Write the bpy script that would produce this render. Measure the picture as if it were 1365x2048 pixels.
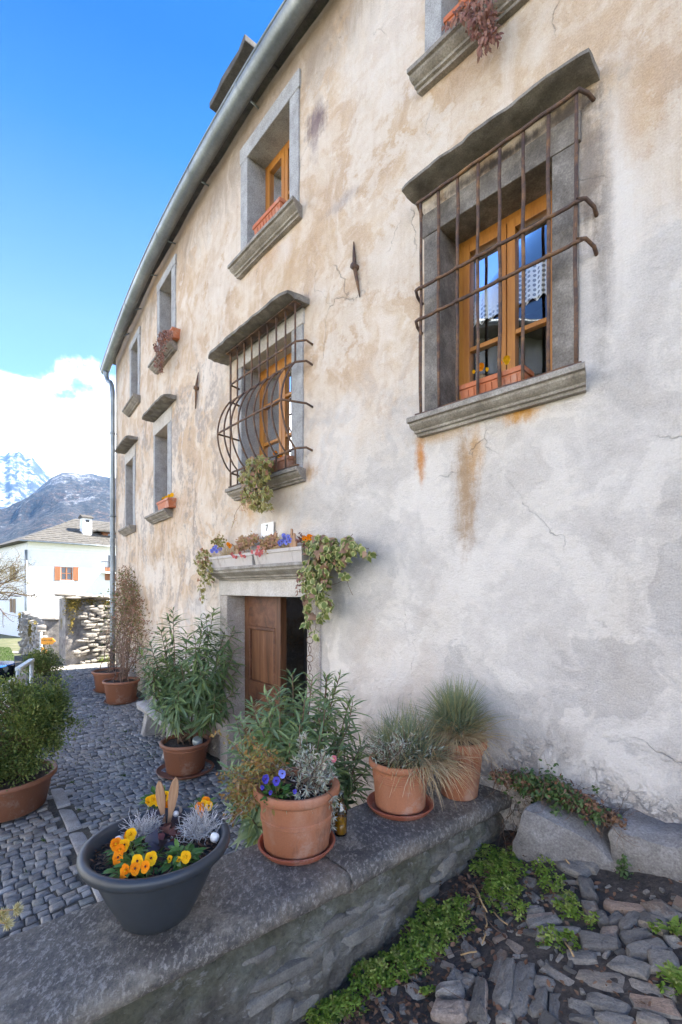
import bpy, bmesh, math, random
import numpy as np
from mathutils import Vector, Matrix, noise as mnoise

for _o in list(bpy.data.objects):
    bpy.data.objects.remove(_o)
SC = bpy.context.scene
COL = SC.collection
R = math.radians

# ------------------------------------------------------------------ camera
EYE = 1.8            # camera height above the street datum
FPX, CX, HY = 937.0, 682.5, 1178.0     # focal length, centre and horizon of the 1365 x 2048 photograph
cam_d = bpy.data.cameras.new('camera')
cam = bpy.data.objects.new('camera', cam_d)
COL.objects.link(cam)
cam_d.sensor_fit = 'HORIZONTAL'
cam_d.sensor_width = 36.0
cam_d.lens = 36.0 * FPX / 1365.0
cam_d.shift_y = (HY - 1024.0) / 1365.0
cam_d.clip_start = 0.05
cam_d.clip_end = 30000
cam.location = (0, 0, EYE)
cam.rotation_euler = (R(90), 0, 0)
SC.camera = cam

# ------------------------------------------------------------------ sun, sky, exposure
SUN_AZ = R(70)       # clockwise from +Y: the sun stands beyond the house, to the right
SUN_EL = R(50)
SKY_STRENGTH = 0.12
SUN_STRENGTH = 4.5
EXPOSURE = 2.45
sun_d = bpy.data.lights.new('sun', 'SUN')
sun_d.energy = SUN_STRENGTH
sun_d.angle = R(0.53)
sun_d.color = (1.0, 0.95, 0.87)
sun = bpy.data.objects.new('sun', sun_d)
COL.objects.link(sun)
sdir = Vector((math.sin(SUN_AZ) * math.cos(SUN_EL), math.cos(SUN_AZ) * math.cos(SUN_EL), math.sin(SUN_EL)))
sun.rotation_euler = sdir.to_track_quat('Z', 'Y').to_euler()
sun.location = (20, -5, 30)

SC.view_settings.view_transform = 'Standard'
SC.view_settings.look = 'None'
SC.view_settings.gamma = 1
SC.view_settings.use_curve_mapping = False
SC.view_settings.exposure = EXPOSURE
SC.render.engine = 'CYCLES'
SC.cycles.use_denoising = True
SC.cycles.max_bounces = 8
SC.cycles.transparent_max_bounces = 16
SC.cycles.caustics_reflective = False
SC.cycles.caustics_refractive = False


# ------------------------------------------------------------------ node helper
class G:
    """Small wrapper that grows a node tree."""
    def __init__(self, tree):
        self.t = tree
        self.n = tree.nodes
        self.l = tree.links
        self.n.clear()

    def add(self, typ, props=None, **ins):
        nd = self.n.new(typ)
        for k, v in (props or {}).items():
            setattr(nd, k, v)
        for k, v in ins.items():
            self.put(nd, k, v)
        return nd

    def put(self, nd, key, v):
        key = int(key[1:]) if isinstance(key, str) and key[0] == 'i' and key[1:].isdigit() else key
        s = nd.inputs[key] if isinstance(key, int) else nd.inputs[key.replace('_', ' ')]
        if isinstance(v, bpy.types.NodeSocket):
            self.l.new(v, s)
        else:
            if hasattr(s.default_value, '__len__') and not hasattr(v, '__len__'):
                v = (v, v, v, 1.0)[:len(s.default_value)]
            elif hasattr(v, '__len__') and len(s.default_value) == 4 and len(v) == 3:
                v = (*v, 1.0)
            s.default_value = v

    def coord(self, which='Object'):
        return self.add('ShaderNodeTexCoord').outputs[which]

    def vscale(self, v, s, off=(0, 0, 0), rot=(0, 0, 0)):
        return self.add('ShaderNodeMapping', i0=v, Scale=s, Location=off, Rotation=rot).outputs[0]

    def noise(self, v, scale=5.0, detail=5, rough=0.55, dist=0.0):
        return self.add('ShaderNodeTexNoise', Vector=v, Scale=scale, Detail=detail, Roughness=rough, Distortion=dist).outputs[0]

    def noisec(self, v, scale=5.0, detail=3):
        return self.add('ShaderNodeTexNoise', Vector=v, Scale=scale, Detail=detail).outputs[1]

    def vor(self, v, scale=5.0, feature='F1', out='Distance', rnd=1.0):
        return self.add('ShaderNodeTexVoronoi', {'feature': feature}, Vector=v, Scale=scale, Randomness=rnd).outputs[out]

    def ramp(self, f, *stops, interp='LINEAR'):
        nd = self.add('ShaderNodeValToRGB', Fac=f)
        cr = nd.color_ramp
        cr.interpolation = interp
        while len(cr.elements) < len(stops):
            cr.elements.new(0.5)
        for e, (p, c) in zip(cr.elements, stops):
            e.position = p
            e.color = (c, c, c, 1) if not hasattr(c, '__len__') else (*c[:3], 1)
        return nd.outputs[0]

    def mix(self, f, a, b, mode='MIX'):
        nd = self.add('ShaderNodeMix', {'data_type': 'RGBA', 'blend_type': mode})
        self.put(nd, 0, f)
        self.put(nd, 6, a)
        self.put(nd, 7, b)
        return nd.outputs[2]

    def m(self, op, a, b=0.0, c=0.0, clamp=False):
        nd = self.add('ShaderNodeMath', {'operation': op, 'use_clamp': clamp})
        self.put(nd, 0, a)
        self.put(nd, 1, b)
        self.put(nd, 2, c)
        return nd.outputs[0]

    def vm(self, op, a, b=(0, 0, 0), out=0):
        nd = self.add('ShaderNodeVectorMath', {'operation': op})
        self.put(nd, 0, a)
        self.put(nd, 1, b)
        return nd.outputs[out]

    def rng(self, v, a, b, c=0.0, d=1.0):
        return self.add('ShaderNodeMapRange', i0=v, i1=a, i2=b, i3=c, i4=d).outputs[0]

    def smooth(self, v, a, b):
        return self.add('ShaderNodeMapRange', {'interpolation_type': 'SMOOTHSTEP'}, i0=v, i1=a, i2=b, i3=0.0, i4=1.0).outputs[0]

    def sep(self, v):
        return self.add('ShaderNodeSeparateXYZ', i0=v).outputs

    def bump(self, h, strength=0.5, dist=0.01, normal=None):
        nd = self.add('ShaderNodeBump', Height=h, Strength=strength, Distance=dist)
        if normal is not None:
            self.l.new(normal, nd.inputs['Normal'])
        return nd.outputs[0]

    def rand(self):
        return self.add('ShaderNodeObjectInfo').outputs['Random']

    def island(self):
        return self.add('ShaderNodeNewGeometry').outputs['Random Per Island']

    def bsdf(self, color, rough=0.8, normal=None, **kw):
        nd = self.add('ShaderNodeBsdfPrincipled', Base_Color=color, Roughness=rough)
        for k, v in kw.items():
            self.put(nd, k.replace('_', ' '), v)
        if normal is not None:
            self.l.new(normal, nd.inputs['Normal'])
        return nd.outputs[0]

    def out(self, shader, vol=None):
        o = self.add('ShaderNodeOutputMaterial')
        if shader is not None:
            self.l.new(shader, o.inputs[0])
        if vol is not None:
            self.l.new(vol, o.inputs[1])


def mat(name):
    m = bpy.data.materials.new(name)
    m.use_nodes = True
    return m, G(m.node_tree)


# ------------------------------------------------------------------ world
world = bpy.data.worlds.new('World')
SC.world = world
world.use_nodes = True
g = G(world.node_tree)
sky = g.add('ShaderNodeTexSky', {'sky_type': 'NISHITA', 'sun_disc': False, 'sun_elevation': SUN_EL,
                                 'sun_rotation': SUN_AZ, 'altitude': 800.0, 'air_density': 1.0,
                                 'dust_density': 0.4, 'ozone_density': 1.6})
skyc = g.add('ShaderNodeHueSaturation', Saturation=1.22, Value=1.0, Color=sky.outputs[0]).outputs[0]
dirv = g.coord('Generated')
sx = g.sep(dirv)
elev = sx[2]
skyc = g.mix(1.0, skyc, g.ramp(elev, (0.0, (0.95, 0.80, 0.85)), (0.45, (0.86, 0.66, 0.76)), (0.57, (0.50, 0.52, 0.68)), (0.66, (0.16, 0.38, 0.56)), (0.74, (0.02, 0.27, 0.46)), (1.0, (0.02, 0.26, 0.44))), 'MULTIPLY')
# a bank of cumulus stands on the horizon all the way round
cv = g.vscale(dirv, (1.0, 1.0, 1.6))
big = g.noise(cv, 2.2, 3, 0.5)
fine = g.noise(cv, 9.0, 9, 0.62, 0.3)
edge = g.m('ADD', g.m('MULTIPLY', g.m('SUBTRACT', big, 0.5), 0.42), g.m('MULTIPLY', g.m('SUBTRACT', fine, 0.5), 0.17))
top = g.m('ADD', 0.385, edge)
mask = g.smooth(g.m('SUBTRACT', top, elev), -0.012, 0.05)
cloudc = g.mix(g.smooth(fine, 0.3, 0.75), (8.0, 8.2, 8.6), (9.0, 9.0, 9.0))
col = g.mix(mask, skyc, cloudc)
wo = g.add('ShaderNodeOutputWorld')
bg = g.add('ShaderNodeBackground', Color=col, Strength=SKY_STRENGTH)
g.l.new(bg.outputs[0], wo.inputs[0])

# ------------------------------------------------------------------ positions read from the photograph
KANG = [(-6, 45.3), (2.2, 45.0), (3.4, 41.8), (4.6, 39.6), (6.2, 37.6), (8, 35.6), (12, 33.5)]


def wall_angle(s):
    for (a, ta), (b, tb) in zip(KANG, KANG[1:]):
        if s <= b or b == 12:
            return R(ta + (tb - ta) * (s - a) / (b - a))


_STEP = 0.02
_PATH = [(1.84, 1.87)]
_s = 0.0
while _s < 13:
    _a = wall_angle(_s + _STEP / 2)
    _PATH.append((_PATH[-1][0] - math.sin(_a) * _STEP, _PATH[-1][1] + math.cos(_a) * _STEP))
    _s += _STEP


def W(s, z=0.0, o=0.0):
    """Point of the (slightly curved) house front: s metres along it, height z, o metres out of it."""
    if s < 0:
        a = wall_angle(0)
        x, y = 1.84 + math.sin(a) * -s, 1.87 - math.cos(a) * -s
    else:
        i = min(int(s / _STEP), len(_PATH) - 2)
        t = s / _STEP - i
        x = _PATH[i][0] * (1 - t) + _PATH[i + 1][0] * t
        y = _PATH[i][1] * (1 - t) + _PATH[i + 1][1] * t
        a = wall_angle(s)
    return Vector((x - math.cos(a) * o, y - math.sin(a) * o, z))


def wall_hit(xi, yi, o=0.0):
    k = (xi - CX) / FPX
    lo, hi = -2.4, 12.9
    for _ in range(50):
        m_ = (lo + hi) / 2
        p = W(m_, 0, o)
        if p.y < 0.05 or p.x / p.y > k:
            lo = m_
        else:
            hi = m_
    p = W(lo, 0, o)
    return lo, EYE + (HY - yi) / FPX * p.y


def at_depth(xi, yi, Y):
    return Vector(((xi - CX) / FPX * Y, Y, EYE + (HY - yi) / FPX * Y))


def on_plane(xi, yi, a, b, c):
    """Where the view line meets z = a + b x + c y."""
    dx, dz = (xi - CX) / FPX, (HY - yi) / FPX
    Y = (EYE - a) / (b * dx + c - dz)
    return Vector((dx * Y, Y, EYE + dz * Y))


def on_z(xi, yi, z):
    return on_plane(xi, yi, z, 0, 0)


ST = (-0.515, 0.0, 0.069)          # the street rises gently away from the camera


def street_z(x, y):
    return ST[0] + ST[2] * y


def on_street(xi, yi):
    return on_plane(xi, yi, *ST)


GR = (0.167, 0.3065, -0.032)       # the rough stone path under the camera climbs to the right


def path_z(x, y):
    return GR[0] + GR[1] * x + GR[2] * y


def on_path(xi, yi):
    return on_plane(xi, yi, *GR)


# ------------------------------------------------------------------ objects
ORG = {}


def tag(o, label=None, cat=None, group=None, kind=None):
    if label: o['label'] = label
    if cat: o['category'] = cat
    if group: o['group'] = group
    if kind: o['kind'] = kind
    return o


def thing(name, loc, label, cat, group=None):
    o = bpy.data.objects.new(name, None)
    o.empty_display_size = 0.1
    COL.objects.link(o)
    o.location = loc
    ORG[o.name] = Vector(loc)
    return tag(o, label, cat, group)


def org_of(p):
    return ORG.get(p.name, Vector((0, 0, 0))) if p is not None else Vector((0, 0, 0))


def link(name, me, parent=None, world_m=None):
    """Link mesh data as an object; world_m is the wanted world matrix (parents are never rotated)."""
    o = bpy.data.objects.new(name, me)
    COL.objects.link(o)
    if parent is not None:
        o.parent = parent
        base = org_of(parent)
    else:
        base = Vector((0, 0, 0))
    if world_m is not None:
        o.matrix_basis = Matrix.Translation(-base) @ world_m
        ORG[o.name] = world_m.translation.copy()
    else:
        ORG[o.name] = base.copy()
    return o


class MB:
    """Collects vertices and faces in world space, links them as one mesh object."""
    def __init__(self):
        self.v = []
        self.f = []
        self.uv = {}

    def add(self, vs, fs):
        b = len(self.v)
        self.v.extend([tuple(p) for p in vs])
        for f in fs:
            self.f.append(tuple(i + b for i in f))
        return b

    def quadstrip(self, rings, close=True, cap0=False, cap1=False):
        n = len(rings[0])
        b = len(self.v)
        for r in rings:
            self.v.extend([tuple(p) for p in r])
        for i in range(len(rings) - 1):
            for j in range(n if close else n - 1):
                k = (j + 1) % n
                self.f.append((b + i * n + j, b + i * n + k, b + (i + 1) * n + k, b + (i + 1) * n + j))
        if cap0: self.f.append(tuple(b + j for j in reversed(range(n))))
        if cap1: self.f.append(tuple(b + (len(rings) - 1) * n + j for j in range(n)))

    def tube(self, pts, rad, seg=8, cap=True):
        pts = [Vector(p) for p in pts]
        rings = []
        prev = None
        for i, p in enumerate(pts):
            d = (pts[min(i + 1, len(pts) - 1)] - pts[max(i - 1, 0)])
            if d.length < 1e-9: d = Vector((0, 0, 1))
            d.normalize()
            if prev is None:
                a = d.orthogonal().normalized()
            else:
                a = (prev - d * prev.dot(d))
                a = a.normalized() if a.length > 1e-6 else d.orthogonal().normalized()
            prev = a
            b = d.cross(a)
            r = rad[i] if hasattr(rad, '__len__') else rad
            rings.append([p + (a * math.cos(t) + b * math.sin(t)) * r for t in [2 * math.pi * k / seg for k in range(seg)]])
        self.quadstrip(rings, True, cap, cap)

    def lathe(self, prof, c, seg=40, ax=1.0, ay=1.0, rot=0.0, tilt=None):
        c = Vector(c)
        cr, sr = math.cos(rot), math.sin(rot)
        rings = []
        for r, z in prof:
            ring = []
            for k in range(seg):
                t = 2 * math.pi * k / seg
                x, y = r * ax * math.cos(t), r * ay * math.sin(t)
                ring.append(c + Vector((x * cr - y * sr, x * sr + y * cr, z)))
            rings.append(ring)
        self.quadstrip(rings, True, True, True)

    def box(self, fr, u0, u1, o0, o1, z0, z1):
        """Box in a frame fr(u, o, z) -> world point."""
        vs = [fr(u, o, z) for z in (z0, z1) for u, o in ((u0, o0), (u1, o0), (u1, o1), (u0, o1))]
        self.add(vs, [(0, 3, 2, 1), (4, 5, 6, 7), (0, 1, 5, 4), (1, 2, 6, 5), (2, 3, 7, 6), (3, 0, 4, 7)])

    def obj(self, name, m, parent=None, smooth=False, bevel=0.0, bseg=2, rough=0.0, sub=0, rscale=6.0, fix=True):
        base = org_of(parent)
        me = bpy.data.meshes.new(name)
        va = [(p[0] - base.x, p[1] - base.y, p[2] - base.z) for p in self.v]
        me.from_pydata(va, [], self.f)
        if fix or bevel or sub:
            bm = bmesh.new()
            bm.from_mesh(me)
            if fix:
                bmesh.ops.recalc_face_normals(bm, faces=bm.faces)
            if bevel:
                bmesh.ops.bevel(bm, geom=list(bm.edges), offset=bevel, segments=bseg, affect='EDGES', profile=0.6, clamp_overlap=True)
            if sub:
                bmesh.ops.subdivide_edges(bm, edges=list(bm.edges), cuts=sub, use_grid_fill=True)
            if rough:
                for v in bm.verts:
                    p = (v.co + base) * rscale
                    v.co += Vector((mnoise.noise(p), mnoise.noise(p + Vector((31, 7, 3))), mnoise.noise(p + Vector((5, 17, 41))))) * rough
            bm.to_mesh(me)
            bm.free()
        me.materials.append(m)
        if smooth:
            me.shade_smooth()
        return link(name, me, parent)


def soft(o, angle=35):
    """Smooth shading that keeps hard edges."""
    o.data.shade_smooth()
    try:
        o.data.set_sharp_from_angle(angle=R(angle))
    except Exception:
        pass
    return o


class Cloud:
    """Thousands of alike small pieces (leaves, blades, petals) joined in one mesh, built with numpy."""
    def __init__(self):
        self.V = []
        self.F = []
        self.U = []
        self.n = 0

    def put(self, tmpl, P, D, N, S, uv=None, S2=None):
        """tmpl = (verts n x 3 [along, across, up], faces k x 4); P, D, N = m x 3; S = m lengths; S2 = m widths."""
        tv, tf = np.asarray(tmpl[0], float), np.asarray(tmpl[1], int)
        P, D, N, S = (np.asarray(a, float) for a in (P, D, N, S))
        if len(P) == 0: return
        S2 = S if S2 is None else np.asarray(S2, float)
        D = D / (np.linalg.norm(D, axis=1, keepdims=True) + 1e-9)
        B = np.cross(N, D)
        bl = np.linalg.norm(B, axis=1, keepdims=True)
        bad = bl[:, 0] < 1e-4
        B[bad] = np.cross(np.array([[0.3, 0.5, 0.81]]), D[bad])
        B /= np.linalg.norm(B, axis=1, keepdims=True) + 1e-9
        N2 = np.cross(D, B)
        V = (P[:, None, :] + D[:, None, :] * (tv[None, :, 0:1] * S[:, None, None]) + B[:, None, :] * (tv[None, :, 1:2] * S2[:, None, None])
             + N2[:, None, :] * (tv[None, :, 2:3] * S[:, None, None]))
        m_, k = V.shape[:2]
        F = (tf[None] + (np.arange(m_) * k)[:, None, None]) + self.n
        self.V.append(V.reshape(-1, 3))
        self.F.append(F.reshape(-1, tf.shape[1]))
        self.n += m_ * k
        t_uv = tv[:, :2] if uv is None else np.asarray(uv, float)
        self.U.append(np.tile(t_uv[tf.reshape(-1)], (m_, 1)))

    def obj(self, name, m, parent=None, smooth=True):
        base = org_of(parent)
        V = np.concatenate(self.V) - np.array(base)
        fs = [f for a in self.F for f in a.tolist()]
        me = bpy.data.meshes.new(name)
        me.vertices.add(len(V))
        me.vertices.foreach_set('co', V.astype(np.float32).ravel())
        tot = [len(f) for f in fs]
        li = np.fromiter((i for f in fs for i in f), dtype=np.int32)
        me.loops.add(len(li))
        me.loops.foreach_set('vertex_index', li)
        me.polygons.add(len(fs))
        me.polygons.foreach_set('loop_start', np.concatenate([[0], np.cumsum(tot)[:-1]]).astype(np.int32))
        uvl = me.uv_layers.new(name='UVMap')
        me.update(calc_edges=True)
        uvl.data.foreach_set('uv', np.concatenate(self.U).astype(np.float32).ravel())
        me.materials.append(m)
        if smooth: me.shade_smooth()
        return link(name, me, parent)


def frame_at(s, z=0.0, o=0.0):
    """Straight local frame of the house front at s: fr(u, o, z), u along the front (away from the camera), o outwards."""
    p0 = W(s, z, o)
    a = wall_angle(s) if s > 0 else wall_angle(0)
    t = Vector((-math.sin(a), math.cos(a), 0))
    n = Vector((-math.cos(a), -math.sin(a), 0))
    return (lambda u, oo, zz: p0 + t * u + n * oo + Vector((0, 0, zz))), t, n


def wfr(u, o, z):
    """The curved front itself as a frame."""
    return W(u, z, o)


def grid_frame(p0, ux, uy):
    ux, uy = Vector(ux).normalized(), Vector(uy).normalized()
    p0 = Vector(p0)
    return lambda u, o, z: p0 + ux * u + uy * o + Vector((0, 0, z))


def rv(rng, s=1.0):
    return Vector((rng.uniform(-s, s), rng.uniform(-s, s), rng.uniform(-s, s)))


# leaf templates: x along, y across, z up
LEAF = ([(0, 0, 0), (0.35, -0.26, 0.05), (0.35, 0.26, 0.05), (0.38, 0, 0.0), (0.72, -0.19, 0.0), (0.72, 0.19, 0.0), (0.74, 0, -0.05), (1, 0, -0.12)],
        [(0, 1, 3, 3), (0, 3, 2, 2), (1, 4, 6, 3), (3, 6, 5, 2), (4, 7, 6, 6), (6, 7, 5, 5)])


def tri_fix(t):
    """Quads written with a doubled corner become two-corner splits handled as quads with a tiny edge."""
    v, f = t
    v = [tuple(p) for p in v]
    out = []
    for q in f:
        if len(set(q)) == 4:
            out.append(q)
        else:
            a, b, c = q[0], q[1], q[2]
            mid = tuple((v[b][i] * 0.5 + v[c][i] * 0.5) for i in range(3))
            v.append(mid)
            out.append((a, b, len(v) - 1, c))
    return (v, out)


LEAF = tri_fix(LEAF)
SMALL_LEAF = ([(0, 0, 0), (0.5, -0.3, 0.06), (1, 0, -0.05), (0.5, 0.3, 0.06)], [(0, 1, 2, 3)])
LANCE = ([(0, -0.012, 0), (0, 0.012, 0), (0.3, -0.07, 0.02), (0.3, 0, -0.005), (0.3, 0.07, 0.02), (0.68, -0.06, -0.02), (0.68, 0, -0.04), (0.68, 0.06, -0.02), (1, 0, -0.13)],
         [(0, 3, 2, 2), (0, 1, 3, 3), (1, 4, 3, 3), (2, 3, 6, 5), (3, 4, 7, 6), (5, 6, 8, 8), (6, 7, 8, 8)])
LANCE = tri_fix(LANCE)
BLADE = ([(0, -1, 0), (0, 1, 0), (0.33, -0.9, 0.06), (0.33, 0.9, 0.06), (0.68, -0.6, 0.02), (0.68, 0.6, 0.02), (1, -0.08, -0.16), (1, 0.08, -0.16)],
         [(0, 2, 3, 1), (2, 4, 5, 3), (4, 6, 7, 5)])
# ivy: five-lobed, folded a little along the midrib
IVY = ([(0, 0, 0), (0.1, -0.42, 0.05), (0.42, -0.46, 0.04), (0.62, -0.22, 0.0), (1.0, 0, -0.10), (0.62, 0.22, 0.0), (0.42, 0.46, 0.04), (0.1, 0.42, 0.05), (0.5, 0, -0.03)],
       [(0, 1, 2, 8), (2, 3, 4, 8), (8, 4, 5, 6), (0, 8, 6, 7)])
# parsley-like leaf: three notched leaflets
PARSLEY = ([(0, -0.03, 0), (0, 0.03, 0), (0.45, -0.04, 0.05), (0.45, 0.04, 0.05),
            (0.62, -0.20, 0.04), (0.80, -0.10, 0.0), (1.0, 0.0, -0.06), (0.80, 0.10, 0.0), (0.62, 0.20, 0.04), (0.55, 0, 0.03),
            (0.45, -0.48, 0.02), (0.62, -0.42, 0.0), (0.30, -0.30, 0.05), (0.45, 0.48, 0.02), (0.62, 0.42, 0.0), (0.30, 0.30, 0.05)],
           [(0, 2, 3, 1), (9, 4, 5, 6), (9, 6, 7, 8), (2, 12, 10, 11), (2, 9, 4, 11), (3, 14, 13, 15), (3, 14, 8, 9)])
# ------------------------------------------------------------------ materials
def make_plaster():
    m, g = mat('plaster')
    uv = g.coord('UV')
    s, z, _ = g.sep(uv)
    warp = g.vm('SCALE', g.vm('SUBTRACT', g.noisec(uv, 1.7, 4), (0.5, 0.5, 0.5)))
    g.put(warp.node, 'Scale', 0.9)
    wuv = g.vm('ADD', uv, warp)
    n_big = g.noise(wuv, 0.75, 6, 0.6)
    n_mid = g.noise(wuv, 2.3, 7, 0.62)
    n_fine = g.noise(uv, 14, 8, 0.7)
    n_grain = g.noise(uv, 120, 4, 0.65)
    streak = g.noise(g.vscale(wuv, (4.2, 0.42, 1)), 1.6, 7, 0.62)
    streak2 = g.noise(g.vscale(uv, (16.0, 0.7, 1)), 1.3, 5, 0.6)
    # warm limewash with pale and peach areas
    n_gr = g.m('ADD', g.m('MULTIPLY', n_mid, 0.78), g.m('MULTIPLY', g.noise(uv, 9, 9, 0.75), 0.22))
    beige = g.ramp(n_gr, (0.30, (0.425, 0.305, 0.205)), (0.41, (0.530, 0.408, 0.295)), (0.49, (0.585, 0.472, 0.362)), (0.525, (0.635, 0.545, 0.450)), (0.62, (0.675, 0.610, 0.535)), (0.8, (0.71, 0.670, 0.615)))
    lime = g.m('MULTIPLY', g.smooth(g.m('ADD', g.m('MULTIPLY', n_big, 0.7), g.m('MULTIPLY', g.noise(uv, 7, 9, 0.75), 0.3)), 0.515, 0.545), 0.6)
    beige = g.mix(lime, beige, (0.69, 0.655, 0.61))
    beige = g.mix(g.m('MULTIPLY', g.smooth(streak, 0.5, 0.68), 0.75), beige, (0.70, 0.64, 0.575))
    beige = g.mix(g.m('MULTIPLY', g.smooth(streak2, 0.5, 0.72), 0.35), beige, (0.52, 0.405, 0.305))
    # grey cement render of the lower, nearer part
    grey = g.ramp(n_gr, (0.30, (0.47, 0.46, 0.455)), (0.44, (0.565, 0.552, 0.545)), (0.50, (0.60, 0.588, 0.578)), (0.525, (0.655, 0.642, 0.628)), (0.8, (0.73, 0.715, 0.70)))
    damp = g.m('MULTIPLY', g.smooth(g.m('ADD', g.m('MULTIPLY', n_big, 0.85), g.m('MULTIPLY', n_gr, 0.15)), 0.505, 0.530), g.m('SUBTRACT', 1.0, g.smooth(z, 1.9, 3.0)))
    grey = g.mix(g.m('MULTIPLY', damp, 0.55), grey, (0.415, 0.41, 0.415))
    curve = g.add('ShaderNodeFloatCurve', Value=g.rng(s, -3, 11)).outputs[0]
    cmap = curve.node.mapping.curves[0]
    pts = [(-3, 4.1), (0, 3.9), (1.0, 3.65), (2.4, 3.0), (3.6, 2.75), (5.0, 1.5), (7.0, 0.5), (11, 0.1)]
    while len(cmap.points) < len(pts):
        cmap.points.new(0.5, 0.5)
    for p, (a, b) in zip(cmap.points, pts):
        p.location = ((a + 3) / 14.0, b / 5.0)
        p.handle_type = 'VECTOR'
    curve.node.mapping.update()
    bnd = g.m('MULTIPLY', curve, 5.0)
    zz = g.m('ADD', z, g.m('ADD', g.m('MULTIPLY', g.m('SUBTRACT', n_big, 0.5), 3.4), g.m('MULTIPLY', g.m('SUBTRACT', n_mid, 0.5), 1.5)))
    gmask = g.m('SUBTRACT', 1.0, g.smooth(g.m('SUBTRACT', zz, bnd), -0.35, 0.45))
    col = g.mix(gmask, beige, grey)
    # rough grey mottling where the wash has worn off on the far part
    worn = g.smooth(g.m('ADD', g.m('MULTIPLY', g.noise(g.vscale(wuv, (2.2, 0.75, 1)), 1.5, 8, 0.68), 0.62), g.m('MULTIPLY', n_fine, 0.38)), 0.49, 0.575)
    reg = g.m('MULTIPLY', g.smooth(s, 3.9, 5.0), g.m('MULTIPLY', g.smooth(z, 0.9, 1.9), g.m('SUBTRACT', 1.0, g.smooth(z, 4.2, 5.2))))
    col = g.mix(g.m('MULTIPLY', g.m('MULTIPLY', worn, reg), 0.72), col, (0.30, 0.262, 0.245))
    worn2 = g.m('MULTIPLY', g.smooth(n_fine, 0.60, 0.72), g.smooth(n_mid, 0.46, 0.6))
    col = g.mix(g.m('MULTIPLY', worn2, 0.33), col, (0.36, 0.315, 0.29))
    # soot and rain stains under the eaves
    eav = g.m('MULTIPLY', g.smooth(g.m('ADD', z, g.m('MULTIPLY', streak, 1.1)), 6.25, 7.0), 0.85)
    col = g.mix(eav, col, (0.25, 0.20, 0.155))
    dirt = g.noise(g.vscale(wuv, (1.5, 0.8, 1)), 1.15, 9, 0.68)
    col = g.mix(0.55, col, g.ramp(dirt, (0.30, (0.36, 0.34, 0.31)), (0.48, (0.50, 0.50, 0.50)), (0.66, (0.60, 0.60, 0.60))), 'OVERLAY')
    och = g.m('MULTIPLY', g.smooth(g.m('ADD', g.m('MULTIPLY', g.noise(uv, 1.0, 8, 0.65, 0.5), 0.8), g.m('MULTIPLY', n_fine, 0.2)), 0.54, 0.62), g.m('SUBTRACT', 1.0, gmask))
    col = g.mix(g.m('MULTIPLY', och, 0.45), col, (0.47, 0.325, 0.19))
    # stains with a place of their own: (s, z, half width, half height, colour, amount)
    spots = [(1.838, 2.70, 0.045, 0.16, (0.50, 0.22, 0.055), 0.95), (1.50, 2.44, 0.085, 0.40, (0.36, 0.245, 0.14), 0.9), (1.43, 2.65, 0.06, 0.18, (0.50, 0.30, 0.12), 0.65),
             (1.14, 2.815, 0.13, 0.07, (0.52, 0.27, 0.06), 1.0), (1.70, 2.80, 0.2, 0.05, (0.45, 0.29, 0.13), 0.6), (2.913, 5.72, 0.14, 0.15, (0.17, 0.125, 0.14), 1.0),
             (2.93, 5.60, 0.06, 0.22, (0.36, 0.30, 0.29), 0.6),
             (3.95, 2.72, 0.17, 0.30, (0.55, 0.33, 0.12), 0.75), (3.0, 2.79, 0.10, 0.08, (0.52, 0.30, 0.12), 0.7), (3.45, 2.6, 0.3, 0.3, (0.58, 0.40, 0.22), 0.35),
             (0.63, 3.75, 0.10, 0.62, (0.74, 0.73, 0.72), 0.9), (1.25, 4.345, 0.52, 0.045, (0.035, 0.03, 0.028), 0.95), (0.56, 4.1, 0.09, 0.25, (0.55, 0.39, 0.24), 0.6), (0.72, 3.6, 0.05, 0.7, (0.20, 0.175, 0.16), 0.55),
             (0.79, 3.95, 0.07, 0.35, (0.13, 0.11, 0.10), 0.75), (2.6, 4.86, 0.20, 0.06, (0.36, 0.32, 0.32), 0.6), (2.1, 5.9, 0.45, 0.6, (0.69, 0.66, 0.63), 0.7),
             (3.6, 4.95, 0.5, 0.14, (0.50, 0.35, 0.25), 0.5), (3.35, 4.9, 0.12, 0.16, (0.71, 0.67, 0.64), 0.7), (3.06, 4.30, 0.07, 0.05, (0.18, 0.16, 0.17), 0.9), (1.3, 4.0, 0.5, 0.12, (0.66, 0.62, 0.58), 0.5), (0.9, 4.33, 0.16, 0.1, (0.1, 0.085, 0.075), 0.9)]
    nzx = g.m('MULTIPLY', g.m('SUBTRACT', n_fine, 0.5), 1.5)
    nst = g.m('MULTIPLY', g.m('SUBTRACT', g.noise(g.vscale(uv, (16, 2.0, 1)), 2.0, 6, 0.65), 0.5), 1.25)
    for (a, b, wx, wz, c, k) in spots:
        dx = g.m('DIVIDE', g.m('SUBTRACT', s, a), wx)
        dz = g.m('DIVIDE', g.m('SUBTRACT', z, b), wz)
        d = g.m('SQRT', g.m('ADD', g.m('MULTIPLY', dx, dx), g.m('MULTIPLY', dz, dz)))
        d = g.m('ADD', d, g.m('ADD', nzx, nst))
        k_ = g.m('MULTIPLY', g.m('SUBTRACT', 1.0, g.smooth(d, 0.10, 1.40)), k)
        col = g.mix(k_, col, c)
    # damaged foot of the wall: lost skim, darker core
    foot = g.m('SUBTRACT', 1.0, g.smooth(g.m('ADD', z, g.m('MULTIPLY', g.m('SUBTRACT', n_mid, 0.5), 1.5)), 0.62, 1.02))
    lost = g.m('MULTIPLY', foot, g.smooth(n_fine, 0.43, 0.52))
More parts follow.
